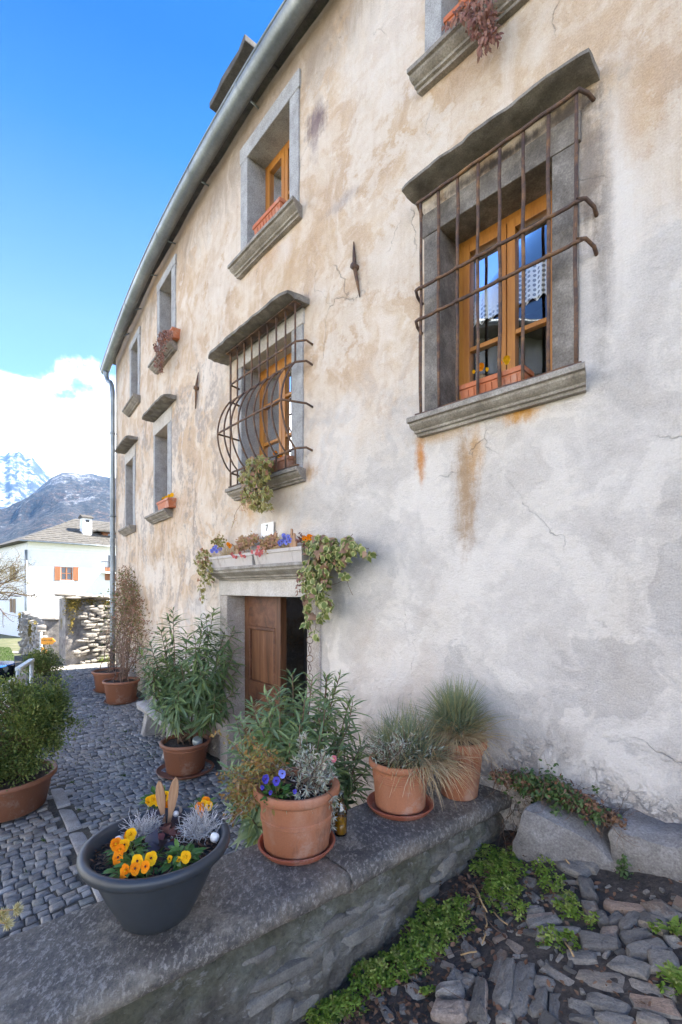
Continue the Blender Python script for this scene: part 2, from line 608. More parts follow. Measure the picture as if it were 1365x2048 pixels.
    col = g.mix(g.m('MULTIPLY', lost, 0.6), col, g.ramp(n_fine, (0.3, (0.24, 0.22, 0.21)), (0.7, (0.47, 0.42, 0.37))))
    nfoot = g.m('MULTIPLY', g.m('SUBTRACT', 1.0, g.smooth(g.m('ABSOLUTE', g.m('SUBTRACT', s, 2.0)), 0.2, 0.9)), g.m('SUBTRACT', 1.0, g.smooth(zz, 0.5, 1.6)))
    col = g.mix(g.m('MULTIPLY', nfoot, 0.5), col, (0.66, 0.57, 0.49))
    # hairline cracks
    wv = g.vm('ADD', uv, g.vm('MULTIPLY', g.vm('SUBTRACT', g.noisec(uv, 5, 5), (0.5, 0.5, 0.5)), (0.28, 0.28, 0)))
    ed = g.add('ShaderNodeTexVoronoi', {'feature': 'DISTANCE_TO_EDGE'}, Vector=g.vscale(wv, (1.0, 0.55, 1)), Scale=1.25).outputs['Distance']
    crack = g.m('MULTIPLY', g.m('SUBTRACT', 1.0, g.smooth(ed, 0.0006, 0.0024)), g.m('MULTIPLY', g.smooth(g.noise(uv, 1.1, 2), 0.53, 0.60), g.m('SUBTRACT', 1.0, g.smooth(s, 3.6, 4.4))))
    cx = g.m('ADD', g.m('SUBTRACT', s, 0.31), g.m('ADD', g.m('MULTIPLY', g.m('SUBTRACT', g.noise(g.vscale(uv, (0.0, 1, 0)), 3.2, 6, 0.65), 0.5), 0.22), g.m('MULTIPLY', g.m('SUBTRACT', z, 1.8), 0.05)))
    line = g.m('MULTIPLY', g.m('SUBTRACT', 1.0, g.smooth(g.m('ABSOLUTE', cx), 0.0008, 0.0028)), g.m('MULTIPLY', g.smooth(z, 0.7, 0.9), g.m('SUBTRACT', 1.0, g.smooth(z, 2.7, 2.9))))
    crk = g.m('MAXIMUM', crack, line)
    col = g.mix(g.m('MULTIPLY', crk, 0.42), col, (0.16, 0.14, 0.125))
    # grain of the render
    col = g.mix(0.42, col, g.ramp(n_grain, (0.3, 0.30), (0.5, 0.5), (0.7, 0.72)), 'OVERLAY')
    col = g.mix(0.3, col, g.ramp(n_fine, (0.3, 0.36), (0.7, 0.64)), 'OVERLAY')
    col = g.mix(1.0, col, (1.07, 1.0, 0.925), 'MULTIPLY')
    h = g.m('ADD', g.m('MULTIPLY', g.noise(uv, 48, 6, 0.7), 0.55), g.m('MULTIPLY', n_fine, 0.85))
    h = g.m('SUBTRACT', h, g.m('MULTIPLY', crk, 0.5))
    h = g.m('SUBTRACT', h, g.m('MULTIPLY', lost, 0.8))
    h = g.m('ADD', h, g.m('MULTIPLY', damp, -0.15))
    h = g.m('ADD', h, g.m('MULTIPLY', n_grain, 0.25))
    g.out(g.bsdf(col, 0.92, g.bump(h, 0.9, 0.022)))
    return m


def stone_mat(name, cols, scale=9, speck=0.5, bump=0.35, rough=0.85, moss=None, mossn=(0.55, 0.66), rnd=0.0, dist=0.006, stretch=(1, 1, 1)):
    m, g = mat(name)
    v = g.vscale(g.coord('Object'), stretch)
    r = g.rand()
    v = g.vm('ADD', v, g.add('ShaderNodeCombineXYZ', X=g.m('MULTIPLY', r, 37.0), Y=g.m('MULTIPLY', r, 91.0), Z=0.0).outputs[0])
    n = g.noise(v, scale, 8, 0.62)
    f = g.noise(v, scale * 14, 4, 0.7)
    k = len(cols)
    c = g.ramp(n, *[(0.27 + 0.46 * i / max(k - 1, 1), q) for i, q in enumerate(cols)])
    c = g.mix(speck, c, g.ramp(f, (0.28, 0.22), (0.5, 0.5), (0.72, 0.80)), 'OVERLAY')
    if rnd:
        c = g.mix(1.0, c, g.ramp(r, (0.0, 1 - rnd), (1.0, 1 + rnd)), 'MULTIPLY')
    if moss:
        mk = g.m('MULTIPLY', g.smooth(g.noise(v, scale * 0.55, 7, 0.7), *mossn), 0.9)
        c = g.mix(mk, c, moss)
    h = g.m('ADD', n, g.m('MULTIPLY', f, 0.35))
    g.out(g.bsdf(c, rough, g.bump(h, bump, dist)))
    return m


def make_cap_stone():
    m, g = mat('lichen_granite')
    v = g.coord('Object')
    n = g.noise(v, 3.2, 7, 0.6)
    sp = g.noise(g.vscale(v, (1.5, 0.8, 1), rot=(0, 0, 0.7)), 44, 9, 0.75, 0.3)
    sp2 = g.noise(v, 95, 4, 0.7)
    c = g.ramp(n, (0.3, (0.060, 0.060, 0.062)), (0.5, (0.105, 0.100, 0.097)), (0.7, (0.165, 0.148, 0.130)))
    c = g.mix(g.m('MULTIPLY', g.smooth(sp, 0.51, 0.60), 0.70), c, (0.31, 0.305, 0.30))
    c = g.mix(g.m('MULTIPLY', g.m('SUBTRACT', 1.0, g.smooth(sp, 0.38, 0.46)), 0.6), c, (0.042, 0.044, 0.05))
    c = g.mix(g.m('MULTIPLY', g.smooth(g.noise(v, 1.6, 5), 0.52, 0.68), 0.5), c, (0.245, 0.205, 0.165))
    pat = g.noise(v, 2.3, 8, 0.7, 0.4)
    c = g.mix(g.m('MULTIPLY', g.smooth(pat, 0.56, 0.64), 0.5), c, (0.27, 0.255, 0.225))
    c = g.mix(g.m('MULTIPLY', g.m('SUBTRACT', 1.0, g.smooth(pat, 0.36, 0.43)), 0.6), c, (0.045, 0.043, 0.04))
    c = g.mix(1.0, c, (1.22, 1.12, 0.98), 'MULTIPLY')
    c = g.mix(0.5, c, g.ramp(sp2, (0.3, 0.22), (0.7, 0.8)), 'OVERLAY')
    h = g.m('ADD', g.m('MULTIPLY', sp, 0.8), g.m('MULTIPLY', sp2, 0.4))
    g.out(g.bsdf(c, 0.8, g.bump(h, 0.65, 0.012)))
    return m


def make_rubble():
    m, g = mat('rubble_render')
    v = g.coord('Object')
    z = g.sep(v)[2]
    n = g.noise(v, 4.0, 8, 0.62)
    f = g.noise(v, 38, 7, 0.72)
    c = g.ramp(n, (0.28, (0.105, 0.092, 0.076)), (0.43, (0.185, 0.165, 0.135)), (0.54, (0.27, 0.25, 0.215)), (0.68, (0.40, 0.385, 0.36)))
    gm = g.m('MULTIPLY', g.smooth(g.m('ADD', g.noise(v, 3.1, 6, 0.65), g.m('MULTIPLY', z, 0.42)), 0.56, 0.76), 0.45)
    c = g.mix(gm, c, (0.105, 0.115, 0.042))
    pk = g.noise(g.vscale(v, (1, 1, 1.8)), 13, 9, 0.75)
    c = g.mix(g.m('MULTIPLY', g.smooth(pk, 0.55, 0.63), 0.65), c, (0.43, 0.41, 0.375))
    c = g.mix(g.m('MULTIPLY', g.m('SUBTRACT', 1.0, g.smooth(pk, 0.36, 0.45)), 0.6), c, (0.075, 0.066, 0.055))
    c = g.mix(0.6, c, g.ramp(f, (0.28, 0.18), (0.5, 0.5), (0.72, 0.84)), 'OVERLAY')
    h = g.m('ADD', g.m('ADD', g.m('MULTIPLY', n, 1.2), g.m('MULTIPLY', pk, 1.2)), f)
    g.out(g.bsdf(c, 0.93, g.bump(h, 0.9, 0.035)))
    return m


def simple(name, col, rough=0.6, var=0.12, scale=14, bump=0.08, dist=0.003, isl=0.0, **kw):
    """Plain surface with slight mottling."""
    m, g = mat(name)
    v = g.coord('Object')
    n = g.noise(v, scale, 6, 0.6)
    c = g.mix(1.0, col, g.ramp(n, (0.25, 1 - var), (0.75, 1 + var)), 'MULTIPLY')
    if isl:
        c = g.mix(1.0, c, g.ramp(g.island(), (0, 1 - isl), (1, 1 + isl)), 'MULTIPLY')
    g.out(g.bsdf(c, rough, g.bump(n, bump, dist) if bump else None, **kw))
    return m


def wood_mat(name, cols, axis='Z', rough=0.5, scale=7, k=1.0):
    m, g = mat(name)
    v = g.coord('Object')
    st = {'X': (0.12, 1.6, 1.6), 'Y': (1.6, 0.12, 1.6), 'Z': (1.6, 1.6, 0.12)}[axis]
    v = g.vscale(v, tuple(a * k for a in st))
    n = g.noise(v, scale, 6, 0.6, 0.6)
    w = g.noise(g.vscale(v, (3, 3, 3)), scale * 3.5, 5, 0.6)
    mx = g.m('ADD', g.m('MULTIPLY', n, 0.7), g.m('MULTIPLY', w, 0.3))
    c = g.ramp(mx, *[(0.32 + 0.36 * i / (len(cols) - 1), q) for i, q in enumerate(cols)])
    g.out(g.bsdf(c, rough, g.bump(mx, 0.25, 0.004)))
    return m


def leaf_mat(name, cols, rough=0.5, trans=0.25, spec=0.4, vein=None):
    """Leaves: colour varies from leaf to leaf, thin enough to let light through."""
    m, g = mat(name)
    r = g.m('FRACT', g.m('ADD', g.island(), g.rand()))
    c = g.ramp(r, *[(i / max(len(cols) - 1, 1), q) for i, q in enumerate(cols)])
    n = g.noise(g.coord('Object'), 60, 3)
    c = g.mix(0.35, c, g.ramp(n, (0.3, 0.38), (0.7, 0.62)), 'OVERLAY')
    if vein:
        _, y, _ = g.sep(g.coord('UV'))
        a = g.m('ABSOLUTE', y)
        c = g.mix(g.m('MULTIPLY', g.m('SUBTRACT', 1.0, g.smooth(a, 0.004, 0.02)), 0.6), c, vein)
    p = g.bsdf(c, rough, None, Specular_IOR_Level=spec)
    t = g.add('ShaderNodeBsdfTranslucent', Color=g.mix(1.0, c, (1.1, 1.25, 0.6), 'MULTIPLY')).outputs[0]
    g.out(g.add('ShaderNodeMixShader', i0=trans, i1=p, i2=t).outputs[0])
    return m


def ivy_mat(name, edge, mid, dry):
    m, g = mat(name)
    u, y, _ = g.sep(g.coord('UV'))
    r = g.m('FRACT', g.m('ADD', g.island(), g.rand()))
    d = g.m('SQRT', g.m('ADD', g.m('POWER', g.m('DIVIDE', g.m('SUBTRACT', u, 0.42), 0.52), 2.0), g.m('POWER', g.m('DIVIDE', y, 0.40), 2.0)))
    d = g.m('ADD', d, g.m('MULTIPLY', g.m('SUBTRACT', g.noise(g.coord('Object'), 130, 3), 0.5), 0.5))
    k = g.smooth(d, 0.62, 0.85)
    inner = g.ramp(r, (0.0, mid[0]), (0.5, mid[1]), (1.0, mid[2]))
    c = g.mix(k, inner, edge)
    c = g.mix(g.smooth(r, 0.83, 0.86), c, dry)
    p = g.bsdf(c, 0.5, None, Specular_IOR_Level=0.35)
    t = g.add('ShaderNodeBsdfTranslucent', Color=c).outputs[0]
    g.out(g.add('ShaderNodeMixShader', i0=0.25, i1=p, i2=t).outputs[0])
    return m


def make_glass():
    m, g = mat('window_glass')
    fr = g.add('ShaderNodeFresnel', IOR=1.52).outputs[0]
    fr = g.m('ADD', g.m('MULTIPLY', fr, 0.95), 0.02, clamp=True)
    nz = g.bump(g.noise(g.coord('Object'), 2.2, 2), 0.05, 0.02)
    gl = g.add('ShaderNodeBsdfGlossy', Roughness=0.01, Color=(1, 1, 1), Normal=nz).outputs[0]
    tr = g.add('ShaderNodeBsdfTransparent', Color=(0.93, 0.95, 0.95)).outputs[0]
    g.out(g.add('ShaderNodeMixShader', i0=fr, i1=tr, i2=gl).outputs[0])
    return m


def make_lace():
    m, g = mat('lace')
    u, v, _ = g.sep(g.coord('UV'))
    # round eyelets in a net
    vv = g.coord('UV')
    ho = g.add('ShaderNodeTexVoronoi', {'feature': 'F1'}, Vector=vv, Scale=34.0, Randomness=0.12).outputs['Distance']
    hole = g.m('MULTIPLY', g.m('SUBTRACT', 1.0, g.smooth(ho, 0.30, 0.36)), g.smooth(g.noise(vv, 5, 2), 0.38, 0.48))
    p = g.bsdf((0.80, 0.80, 0.78), 0.9)
    t = g.add('ShaderNodeBsdfTransparent').outputs[0]
    g.out(g.add('ShaderNodeMixShader', i0=g.m('MULTIPLY', hole, 0.7), i1=p, i2=t).outputs[0])
    return m


def make_rust():
    m, g = mat('rusty_iron')
    v = g.coord('Object')
    n = g.noise(v, 11, 7, 0.65)
    f = g.noise(v, 90, 4, 0.7)
    c = g.ramp(n, (0.30, (0.045, 0.030, 0.028)), (0.46, (0.085, 0.050, 0.038)), (0.58, (0.16, 0.085, 0.045)), (0.72, (0.28, 0.145, 0.055)))
    c = g.mix(0.4, c, g.ramp(f, (0.3, 0.25), (0.7, 0.75)), 'OVERLAY')
    g.out(g.bsdf(c, 0.75, g.bump(f, 0.5, 0.003)))
    return m


def make_zinc():
    m, g = mat('weathered_zinc')
    v = g.coord('Object')
    n = g.noise(v, 2.4, 6, 0.6)
    f = g.noise(v, 45, 5, 0.65)
    c = g.ramp(n, (0.3, (0.17, 0.195, 0.21)), (0.55, (0.26, 0.29, 0.305)), (0.75, (0.37, 0.40, 0.41)))
    c = g.mix(0.35, c, g.ramp(f, (0.3, 0.35), (0.7, 0.66)), 'OVERLAY')
    g.out(g.bsdf(c, 0.42, g.bump(f, 0.12, 0.002), Metallic=0.55))
    return m


def make_sett():
    m, g = mat('sett_stone')
    r = g.rand()
    v = g.vm('ADD', g.coord('Object'), g.add('ShaderNodeCombineXYZ', X=g.m('MULTIPLY', r, 53.0), Y=g.m('MULTIPLY', r, 17.0), Z=0.0).outputs[0])
    n = g.noise(v, 22, 7, 0.65)
    f = g.noise(v, 170, 3, 0.7)
    rr = g.m('FRACT', g.m('ADD', r, g.island()))
    base = g.ramp(rr, (0.0, (0.135, 0.133, 0.132)), (0.3, (0.205, 0.201, 0.196)), (0.6, (0.265, 0.258, 0.246)), (0.8, (0.305, 0.275, 0.235)), (0.9, (0.21, 0.215, 0.20)), (1.0, (0.39, 0.38, 0.365)))
    c = g.mix(0.7, base, g.ramp(n, (0.3, 0.30), (0.7, 0.70)), 'OVERLAY')
    c = g.mix(0.5, c, g.ramp(f, (0.3, 0.25), (0.7, 0.78)), 'OVERLAY')
    g.out(g.bsdf(c, 0.62, g.bump(g.m('ADD', n, g.m('MULTIPLY', f, 0.3)), 0.55, 0.008)))
    return m


def make_schist():
    m, g = mat('schist')
    r = g.rand()
    co = g.coord('Object')
    v = g.vm('ADD', co, g.add('ShaderNodeCombineXYZ', X=g.m('MULTIPLY', r, 53.0), Y=g.m('MULTIPLY', r, 17.0), Z=g.m('MULTIPLY', r, 7.0)).outputs[0])
    n = g.noise(v, 9, 7, 0.62)
    lay = g.noise(g.vscale(v, (3.0, 6.0, 9.0)), 5.5, 8, 0.7, 0.8)
    f = g.noise(v, 130, 3, 0.7)
    rr = g.m('FRACT', g.m('ADD', r, g.island()))
    base = g.ramp(rr, (0.0, (0.135, 0.130, 0.126)), (0.4, (0.205, 0.197, 0.188)), (0.72, (0.265, 0.252, 0.236)), (0.86, (0.275, 0.24, 0.205)), (0.94, (0.31, 0.225, 0.175)), (1.0, (0.40, 0.38, 0.36)))
    c = g.mix(0.75, base, g.ramp(lay, (0.3, 0.33), (0.7, 0.68)), 'OVERLAY')
    c = g.mix(0.5, c, g.ramp(n, (0.3, 0.33), (0.7, 0.68)), 'OVERLAY')
    c = g.mix(g.m('MULTIPLY', g.smooth(g.noise(v, 5, 6, 0.7), 0.58, 0.68), 0.6), c, (0.19, 0.12, 0.075))
    c = g.mix(1.0, c, (1.12, 1.04, 0.93), 'MULTIPLY')
    c = g.mix(0.5, c, g.ramp(f, (0.3, 0.25), (0.7, 0.78)), 'OVERLAY')
    g.out(g.bsdf(c, 0.66, g.bump(g.m('ADD', lay, g.m('ADD', g.m('MULTIPLY', n, 0.8), g.m('MULTIPLY', f, 0.25))), 0.8, 0.018)))
    return m


def make_soil(name='soil', a=(0.012, 0.009, 0.007), b=(0.055, 0.038, 0.027), c_=(0.10, 0.068, 0.045), scale=40):
    m, g = mat(name)
    v = g.coord('Object')
    n = g.noise(v, scale, 8, 0.75)
    big = g.noise(v, scale * 0.12, 4, 0.6)
    x = g.m('ADD', g.m('MULTIPLY', n, 0.75), g.m('MULTIPLY', big, 0.25))
    c = g.ramp(x, (0.36, a), (0.52, b), (0.68, c_))
    g.out(g.bsdf(c, 0.95, g.bump(n, 1.0, 0.02)))
    return m


def terracotta(name, col, stain=(0.55, 0.36, 0.26), amt=0.35, rough=0.72):
    m, g = mat(name)
    v = g.coord('Object')
    n = g.noise(g.vscale(v, (1, 1, 0.5)), 7, 7, 0.62)
    f = g.noise(v, 120, 3, 0.65)
    c = g.mix(g.m('MULTIPLY', g.smooth(n, 0.46, 0.72), amt), col, stain)
    c = g.mix(g.m('MULTIPLY', g.m('SUBTRACT', 1.0, g.smooth(n, 0.30, 0.42)), 0.35), c, tuple(q * 0.62 for q in col))
    c = g.mix(0.25, c, g.ramp(f, (0.3, 0.35), (0.7, 0.65)), 'OVERLAY')
    lm = g.noise(v, 3.3, 9, 0.72)
    c = g.mix(g.m('MULTIPLY', g.smooth(lm, 0.55, 0.66), 0.38), c, (0.52, 0.42, 0.35))
    dk = g.noise(g.vscale(v, (1, 1, 0.35)), 11, 8, 0.7)
    c = g.mix(g.m('MULTIPLY', g.smooth(dk, 0.56, 0.68), 0.45), c, (0.12, 0.075, 0.055))
    g.out(g.bsdf(c, rough, g.bump(g.m('ADD', n, f), 0.22, 0.005)))
    return m


M = {}
M['plaster'] = make_plaster()
M['granite'] = stone_mat('grey_granite', [(0.25, 0.24, 0.235), (0.345, 0.338, 0.33), (0.43, 0.425, 0.42)], 8, 0.75, 0.3, 0.85)
M['granite_dark'] = stone_mat('soot_granite', [(0.075, 0.066, 0.058), (0.185, 0.162, 0.140), (0.33, 0.30, 0.265)], 7, 0.7, 0.4, 0.85)
M['granite_sill'] = stone_mat('weathered_sill', [(0.16, 0.14, 0.115), (0.27, 0.24, 0.205), (0.40, 0.365, 0.32)], 7, 0.7, 0.45, 0.88)
M['pale_stone'] = stone_mat('pale_stone', [(0.40, 0.36, 0.32), (0.50, 0.46, 0.42), (0.58, 0.55, 0.52)], 5, 0.5, 0.35, 0.9)
M['door_stone'] = stone_mat('door_stone', [(0.27, 0.225, 0.19), (0.36, 0.31, 0.27), (0.45, 0.41, 0.37)], 6, 0.7, 0.4, 0.9)
M['canopy'] = stone_mat('mossy_gneiss', [(0.085, 0.074, 0.062), (0.19, 0.168, 0.142), (0.31, 0.28, 0.24)], 9, 0.6, 0.6, 0.9, (0.16, 0.145, 0.045), (0.58, 0.70), dist=0.012)
M['slate'] = stone_mat('roof_slab', [(0.10, 0.095, 0.09), (0.17, 0.16, 0.145), (0.25, 0.235, 0.21)], 6, 0.5, 0.5, 0.9, rnd=0.25)
M['dark_slab'] = stone_mat('dark_roof_slab', [(0.05, 0.045, 0.04), (0.10, 0.09, 0.08), (0.16, 0.145, 0.125)], 7, 0.6, 0.6, 0.9)
M['far_slate'] = stone_mat('far_roof_slab', [(0.055, 0.050, 0.043), (0.085, 0.078, 0.067), (0.125, 0.115, 0.098)], 3, 0.4, 0.4, 0.9, rnd=0.2)
M['cap'] = make_cap_stone()
M['rubble'] = make_rubble()
M['rubble_stone'] = stone_mat('embedded_stone', [(0.115, 0.105, 0.092), (0.185, 0.168, 0.143), (0.26, 0.24, 0.205)], 9, 0.6, 0.6, 0.9, (0.11, 0.115, 0.05), (0.56, 0.7), rnd=0.2)
M['boulder'] = stone_mat('boulder_stone', [(0.13, 0.117, 0.108), (0.225, 0.205, 0.19), (0.33, 0.31, 0.295)], 7, 0.75, 0.9, 0.85, rnd=0.1, dist=0.014)
M['bench'] = stone_mat('bench_stone', [(0.24, 0.225, 0.21), (0.34, 0.325, 0.305), (0.44, 0.42, 0.40)], 9, 0.7, 0.5, 0.9)
M['drywall'] = stone_mat('dry_wall_stone', [(0.20, 0.18, 0.155), (0.32, 0.29, 0.25), (0.45, 0.42, 0.37)], 4, 0.6, 0.6, 0.95, rnd=0.25, dist=0.02)
M['old_render'] = stone_mat('old_wall_render', [(0.10, 0.095, 0.092), (0.23, 0.215, 0.20), (0.40, 0.375, 0.335)], 5.5, 0.8, 0.9, 0.95, (0.15, 0.115, 0.03), (0.60, 0.68), dist=0.02)
M['moss'] = leaf_mat('ochre_moss', [(0.10, 0.085, 0.02), (0.20, 0.15, 0.03), (0.26, 0.19, 0.04)], 0.9, 0.1)
M['sett'] = make_sett()
M['schist'] = make_schist()
M['joint'] = make_soil('joint_earth', (0.035, 0.034, 0.030), (0.085, 0.080, 0.068), (0.13, 0.125, 0.095), 30)
M['litter_soil'] = make_soil('path_earth', (0.030, 0.024, 0.020), (0.095, 0.075, 0.060), (0.17, 0.135, 0.11), 26)
M['soil'] = make_soil()
M['zinc'] = make_zinc()
M['rust'] = make_rust()
M['larch'] = wood_mat('oiled_larch', [(0.30, 0.105, 0.015), (0.44, 0.175, 0.028), (0.53, 0.235, 0.045)], 'Z', 0.42)
M['larch_x'] = wood_mat('oiled_larch_rail', [(0.30, 0.105, 0.015), (0.44, 0.175, 0.028), (0.53, 0.235, 0.045)], 'X', 0.42)
M['door_wood'] = wood_mat('old_door_wood', [(0.055, 0.022, 0.010), (0.145, 0.060, 0.026), (0.23, 0.105, 0.05)], 'Z', 0.6, 9)
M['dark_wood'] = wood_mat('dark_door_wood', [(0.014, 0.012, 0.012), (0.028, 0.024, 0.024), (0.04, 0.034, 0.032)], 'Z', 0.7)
M['ear_wood'] = wood_mat('weathered_cutout_wood', [(0.24, 0.125, 0.06), (0.36, 0.20, 0.105), (0.46, 0.28, 0.16)], 'Z', 0.7, 12, 2.2)
M['shutter'] = wood_mat('shutter_wood', [(0.20, 0.075, 0.028), (0.30, 0.115, 0.045), (0.38, 0.16, 0.07)], 'Z', 0.6)
M['shutter_pale'] = wood_mat('pale_shutter_wood', [(0.22, 0.14, 0.08), (0.32, 0.22, 0.13), (0.40, 0.29, 0.19)], 'Z', 0.7)
M['glass'] = make_glass()
M['lace'] = make_lace()
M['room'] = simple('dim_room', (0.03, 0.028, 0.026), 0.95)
M['pot_clay'] = terracotta('pot_clay', (0.40, 0.150, 0.070))
M['pot_orange'] = terracotta('pot_orange', (0.44, 0.170, 0.080), amt=0.15)
M['saucer'] = terracotta('saucer_red', (0.36, 0.105, 0.055), amt=0.1)
M['pot_brown'] = terracotta('pot_brown_plastic', (0.28, 0.115, 0.060), (0.33, 0.16, 0.10), 0.25, 0.55)
M['box_terra'] = terracotta('window_box_terracotta', (0.46, 0.135, 0.05), (0.5, 0.2, 0.10), 0.3, 0.6)
M['anthracite'] = simple('anthracite_plastic', (0.038, 0.044, 0.052), 0.42, 0.10, 30, 0.1)
M['trough'] = terracotta('pale_trough', (0.50, 0.455, 0.42), (0.36, 0.33, 0.31), 0.4, 0.85)
M['white_wall'] = simple('white_render', (0.80, 0.80, 0.79), 0.9, 0.04, 3)
M['white_sign'] = simple('white_enamel', (0.80, 0.79, 0.76), 0.4, 0.03)
M['black'] = simple('black_paint', (0.02, 0.02, 0.02), 0.6, 0.05)
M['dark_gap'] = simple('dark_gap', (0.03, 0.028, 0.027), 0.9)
M['galv'] = simple('galvanised_steel', (0.42, 0.46, 0.46), 0.45, 0.12, 20, 0.1, Metallic=0.5)
M['concrete'] = simple('pale_concrete', (0.46, 0.45, 0.43), 0.9, 0.2, 9, 0.3)
M['car_blue'] = simple('blue_car_paint', (0.035, 0.14, 0.46), 0.25, 0.03, 3, 0, Coat_Weight=0.8)
M['tyre'] = simple('tyre_rubber', (0.02, 0.02, 0.02), 0.9)
M['yellow'] = simple('sign_yellow', (0.85, 0.34, 0.02), 0.5, 0.05)
M['bark'] = simple('bark', (0.12, 0.085, 0.06), 0.95, 0.4, 20, 0.6)
M['stem_green'] = simple('green_stem', (0.10, 0.13, 0.04), 0.7, 0.2)
M['stem_brown'] = simple('woody_stem', (0.17, 0.105, 0.065), 0.85, 0.3, 30)
M['twig'] = simple('dry_twig', (0.20, 0.125, 0.085), 0.9, 0.35, 18, isl=0.35)
M['dry_stalk'] = simple('straw_stalk', (0.42, 0.27, 0.125), 0.9, 0.25, 18, isl=0.35)
M['oleander'] = leaf_mat('oleander_leaf', [(0.095, 0.150, 0.065), (0.15, 0.225, 0.10), (0.20, 0.28, 0.125), (0.30, 0.36, 0.11)], 0.42, 0.25, 0.6, (0.16, 0.22, 0.09))
M['box_leaf'] = leaf_mat('boxwood_leaf', [(0.065, 0.100, 0.024), (0.105, 0.150, 0.036), (0.16, 0.20, 0.052), (0.25, 0.255, 0.07)], 0.5, 0.2)
M['weed'] = leaf_mat('weed_leaf', [(0.19, 0.30, 0.04), (0.27, 0.39, 0.06), (0.36, 0.45, 0.09), (0.42, 0.44, 0.14)], 0.55, 0.42)
M['ground_ivy'] = leaf_mat('ground_ivy_leaf', [(0.05, 0.095, 0.026), (0.075, 0.125, 0.036), (0.10, 0.155, 0.045)], 0.5, 0.2)
M['pansy_leaf'] = leaf_mat('pansy_leaf', [(0.055, 0.135, 0.028), (0.085, 0.185, 0.038), (0.13, 0.235, 0.05)], 0.5, 0.25)
M['dead_leaf'] = leaf_mat('dead_leaf', [(0.13, 0.060, 0.035), (0.20, 0.10, 0.056), (0.27, 0.15, 0.085), (0.10, 0.062, 0.048)], 0.85, 0.1)
M['faded_leaf'] = leaf_mat('fading_leaf', [(0.22, 0.17, 0.045), (0.30, 0.20, 0.06), (0.28, 0.12, 0.04), (0.18, 0.19, 0.05), (0.36, 0.20, 0.10)], 0.7, 0.25)
M['red_leaf'] = leaf_mat('withered_red_leaf', [(0.17, 0.065, 0.055), (0.24, 0.105, 0.085), (0.31, 0.17, 0.13), (0.14, 0.075, 0.07)], 0.8, 0.15)
M['pinkish_leaf'] = leaf_mat('withered_pink_leaf', [(0.42, 0.22, 0.17), (0.50, 0.27, 0.17), (0.38, 0.30, 0.12), (0.54, 0.28, 0.24)], 0.8, 0.15)
M['mixed_leaf'] = leaf_mat('climber_leaf', [(0.12, 0.14, 0.04), (0.30, 0.15, 0.12), (0.17, 0.19, 0.055), (0.38, 0.20, 0.16), (0.30, 0.16, 0.10), (0.10, 0.125, 0.035)], 0.75, 0.2)
M['fescue'] = leaf_mat('fescue_blade', [(0.15, 0.185, 0.115), (0.21, 0.245, 0.16), (0.28, 0.295, 0.18), (0.38, 0.33, 0.17)], 0.6, 0.25)
M['straw'] = leaf_mat('straw_blade', [(0.46, 0.33, 0.18), (0.58, 0.44, 0.25), (0.42, 0.27, 0.15), (0.64, 0.51, 0.33)], 0.8, 0.2)
M['lavender'] = leaf_mat('silver_leaf', [(0.30, 0.34, 0.25), (0.42, 0.45, 0.36), (0.54, 0.53, 0.47), (0.36, 0.28, 0.23)], 0.85, 0.15)
M['calocephalus'] = simple('silver_wire_stem', (0.52, 0.51, 0.51), 0.9, 0.18, 30, 0, isl=0.3)
M['heuchera'] = leaf_mat('purple_leaf', [(0.030, 0.022, 0.032), (0.045, 0.03, 0.04), (0.055, 0.045, 0.06)], 0.4, 0.05, 0.6)
M['heuchera_red'] = leaf_mat('wine_red_leaf', [(0.10, 0.025, 0.03), (0.15, 0.05, 0.045), (0.085, 0.035, 0.03)], 0.6, 0.1)
M['ivy'] = ivy_mat('variegated_ivy', (0.46, 0.44, 0.19), [(0.10, 0.15, 0.03), (0.17, 0.21, 0.05), (0.075, 0.12, 0.03)], (0.32, 0.19, 0.12))
M['ivy_pale'] = ivy_mat('pale_ivy', (0.40, 0.37, 0.13), [(0.17, 0.19, 0.05), (0.25, 0.22, 0.07), (0.20, 0.13, 0.06)], (0.34, 0.17, 0.10))
M['orange_petal'] = leaf_mat('orange_petal', [(0.82, 0.22, 0.004), (0.90, 0.31, 0.008), (0.86, 0.27, 0.006)], 0.7, 0.35, 0.2)
M['yellow_petal'] = leaf_mat('yellow_petal', [(0.90, 0.42, 0.008), (0.92, 0.55, 0.015), (0.90, 0.48, 0.01)], 0.7, 0.35, 0.2)
M['blue_petal'] = simple('violet_petal', (0.050, 0.035, 0.34), 0.6, 0.2, 40, 0, isl=0.4)
M['lilac_petal'] = simple('lilac_petal', (0.16, 0.19, 0.60), 0.6, 0.2, 40, 0, isl=0.4)
M['pink_petal'] = simple('pink_petal', (0.62, 0.16, 0.17), 0.6, 0.2, 40, 0, isl=0.3)
M['petal_eye'] = simple('dark_petal_eye', (0.10, 0.03, 0.02), 0.7)
M['egg'] = simple('painted_egg', (0.78, 0.77, 0.75), 0.35, 0.05, 40)
M['seed'] = leaf_mat('seed_fluff', [(0.50, 0.38, 0.14), (0.62, 0.52, 0.28), (0.66, 0.62, 0.48)], 0.95, 0.25)
M['grass'] = leaf_mat('meadow_grass', [(0.035, 0.075, 0.012), (0.06, 0.115, 0.02), (0.09, 0.14, 0.03)], 0.7, 0.25)
M['spring_leaf'] = leaf_mat('spring_leaf', [(0.16, 0.13, 0.06), (0.22, 0.18, 0.08), (0.26, 0.20, 0.11)], 0.8, 0.3)
M['rib_terra'] = M['box_terra']


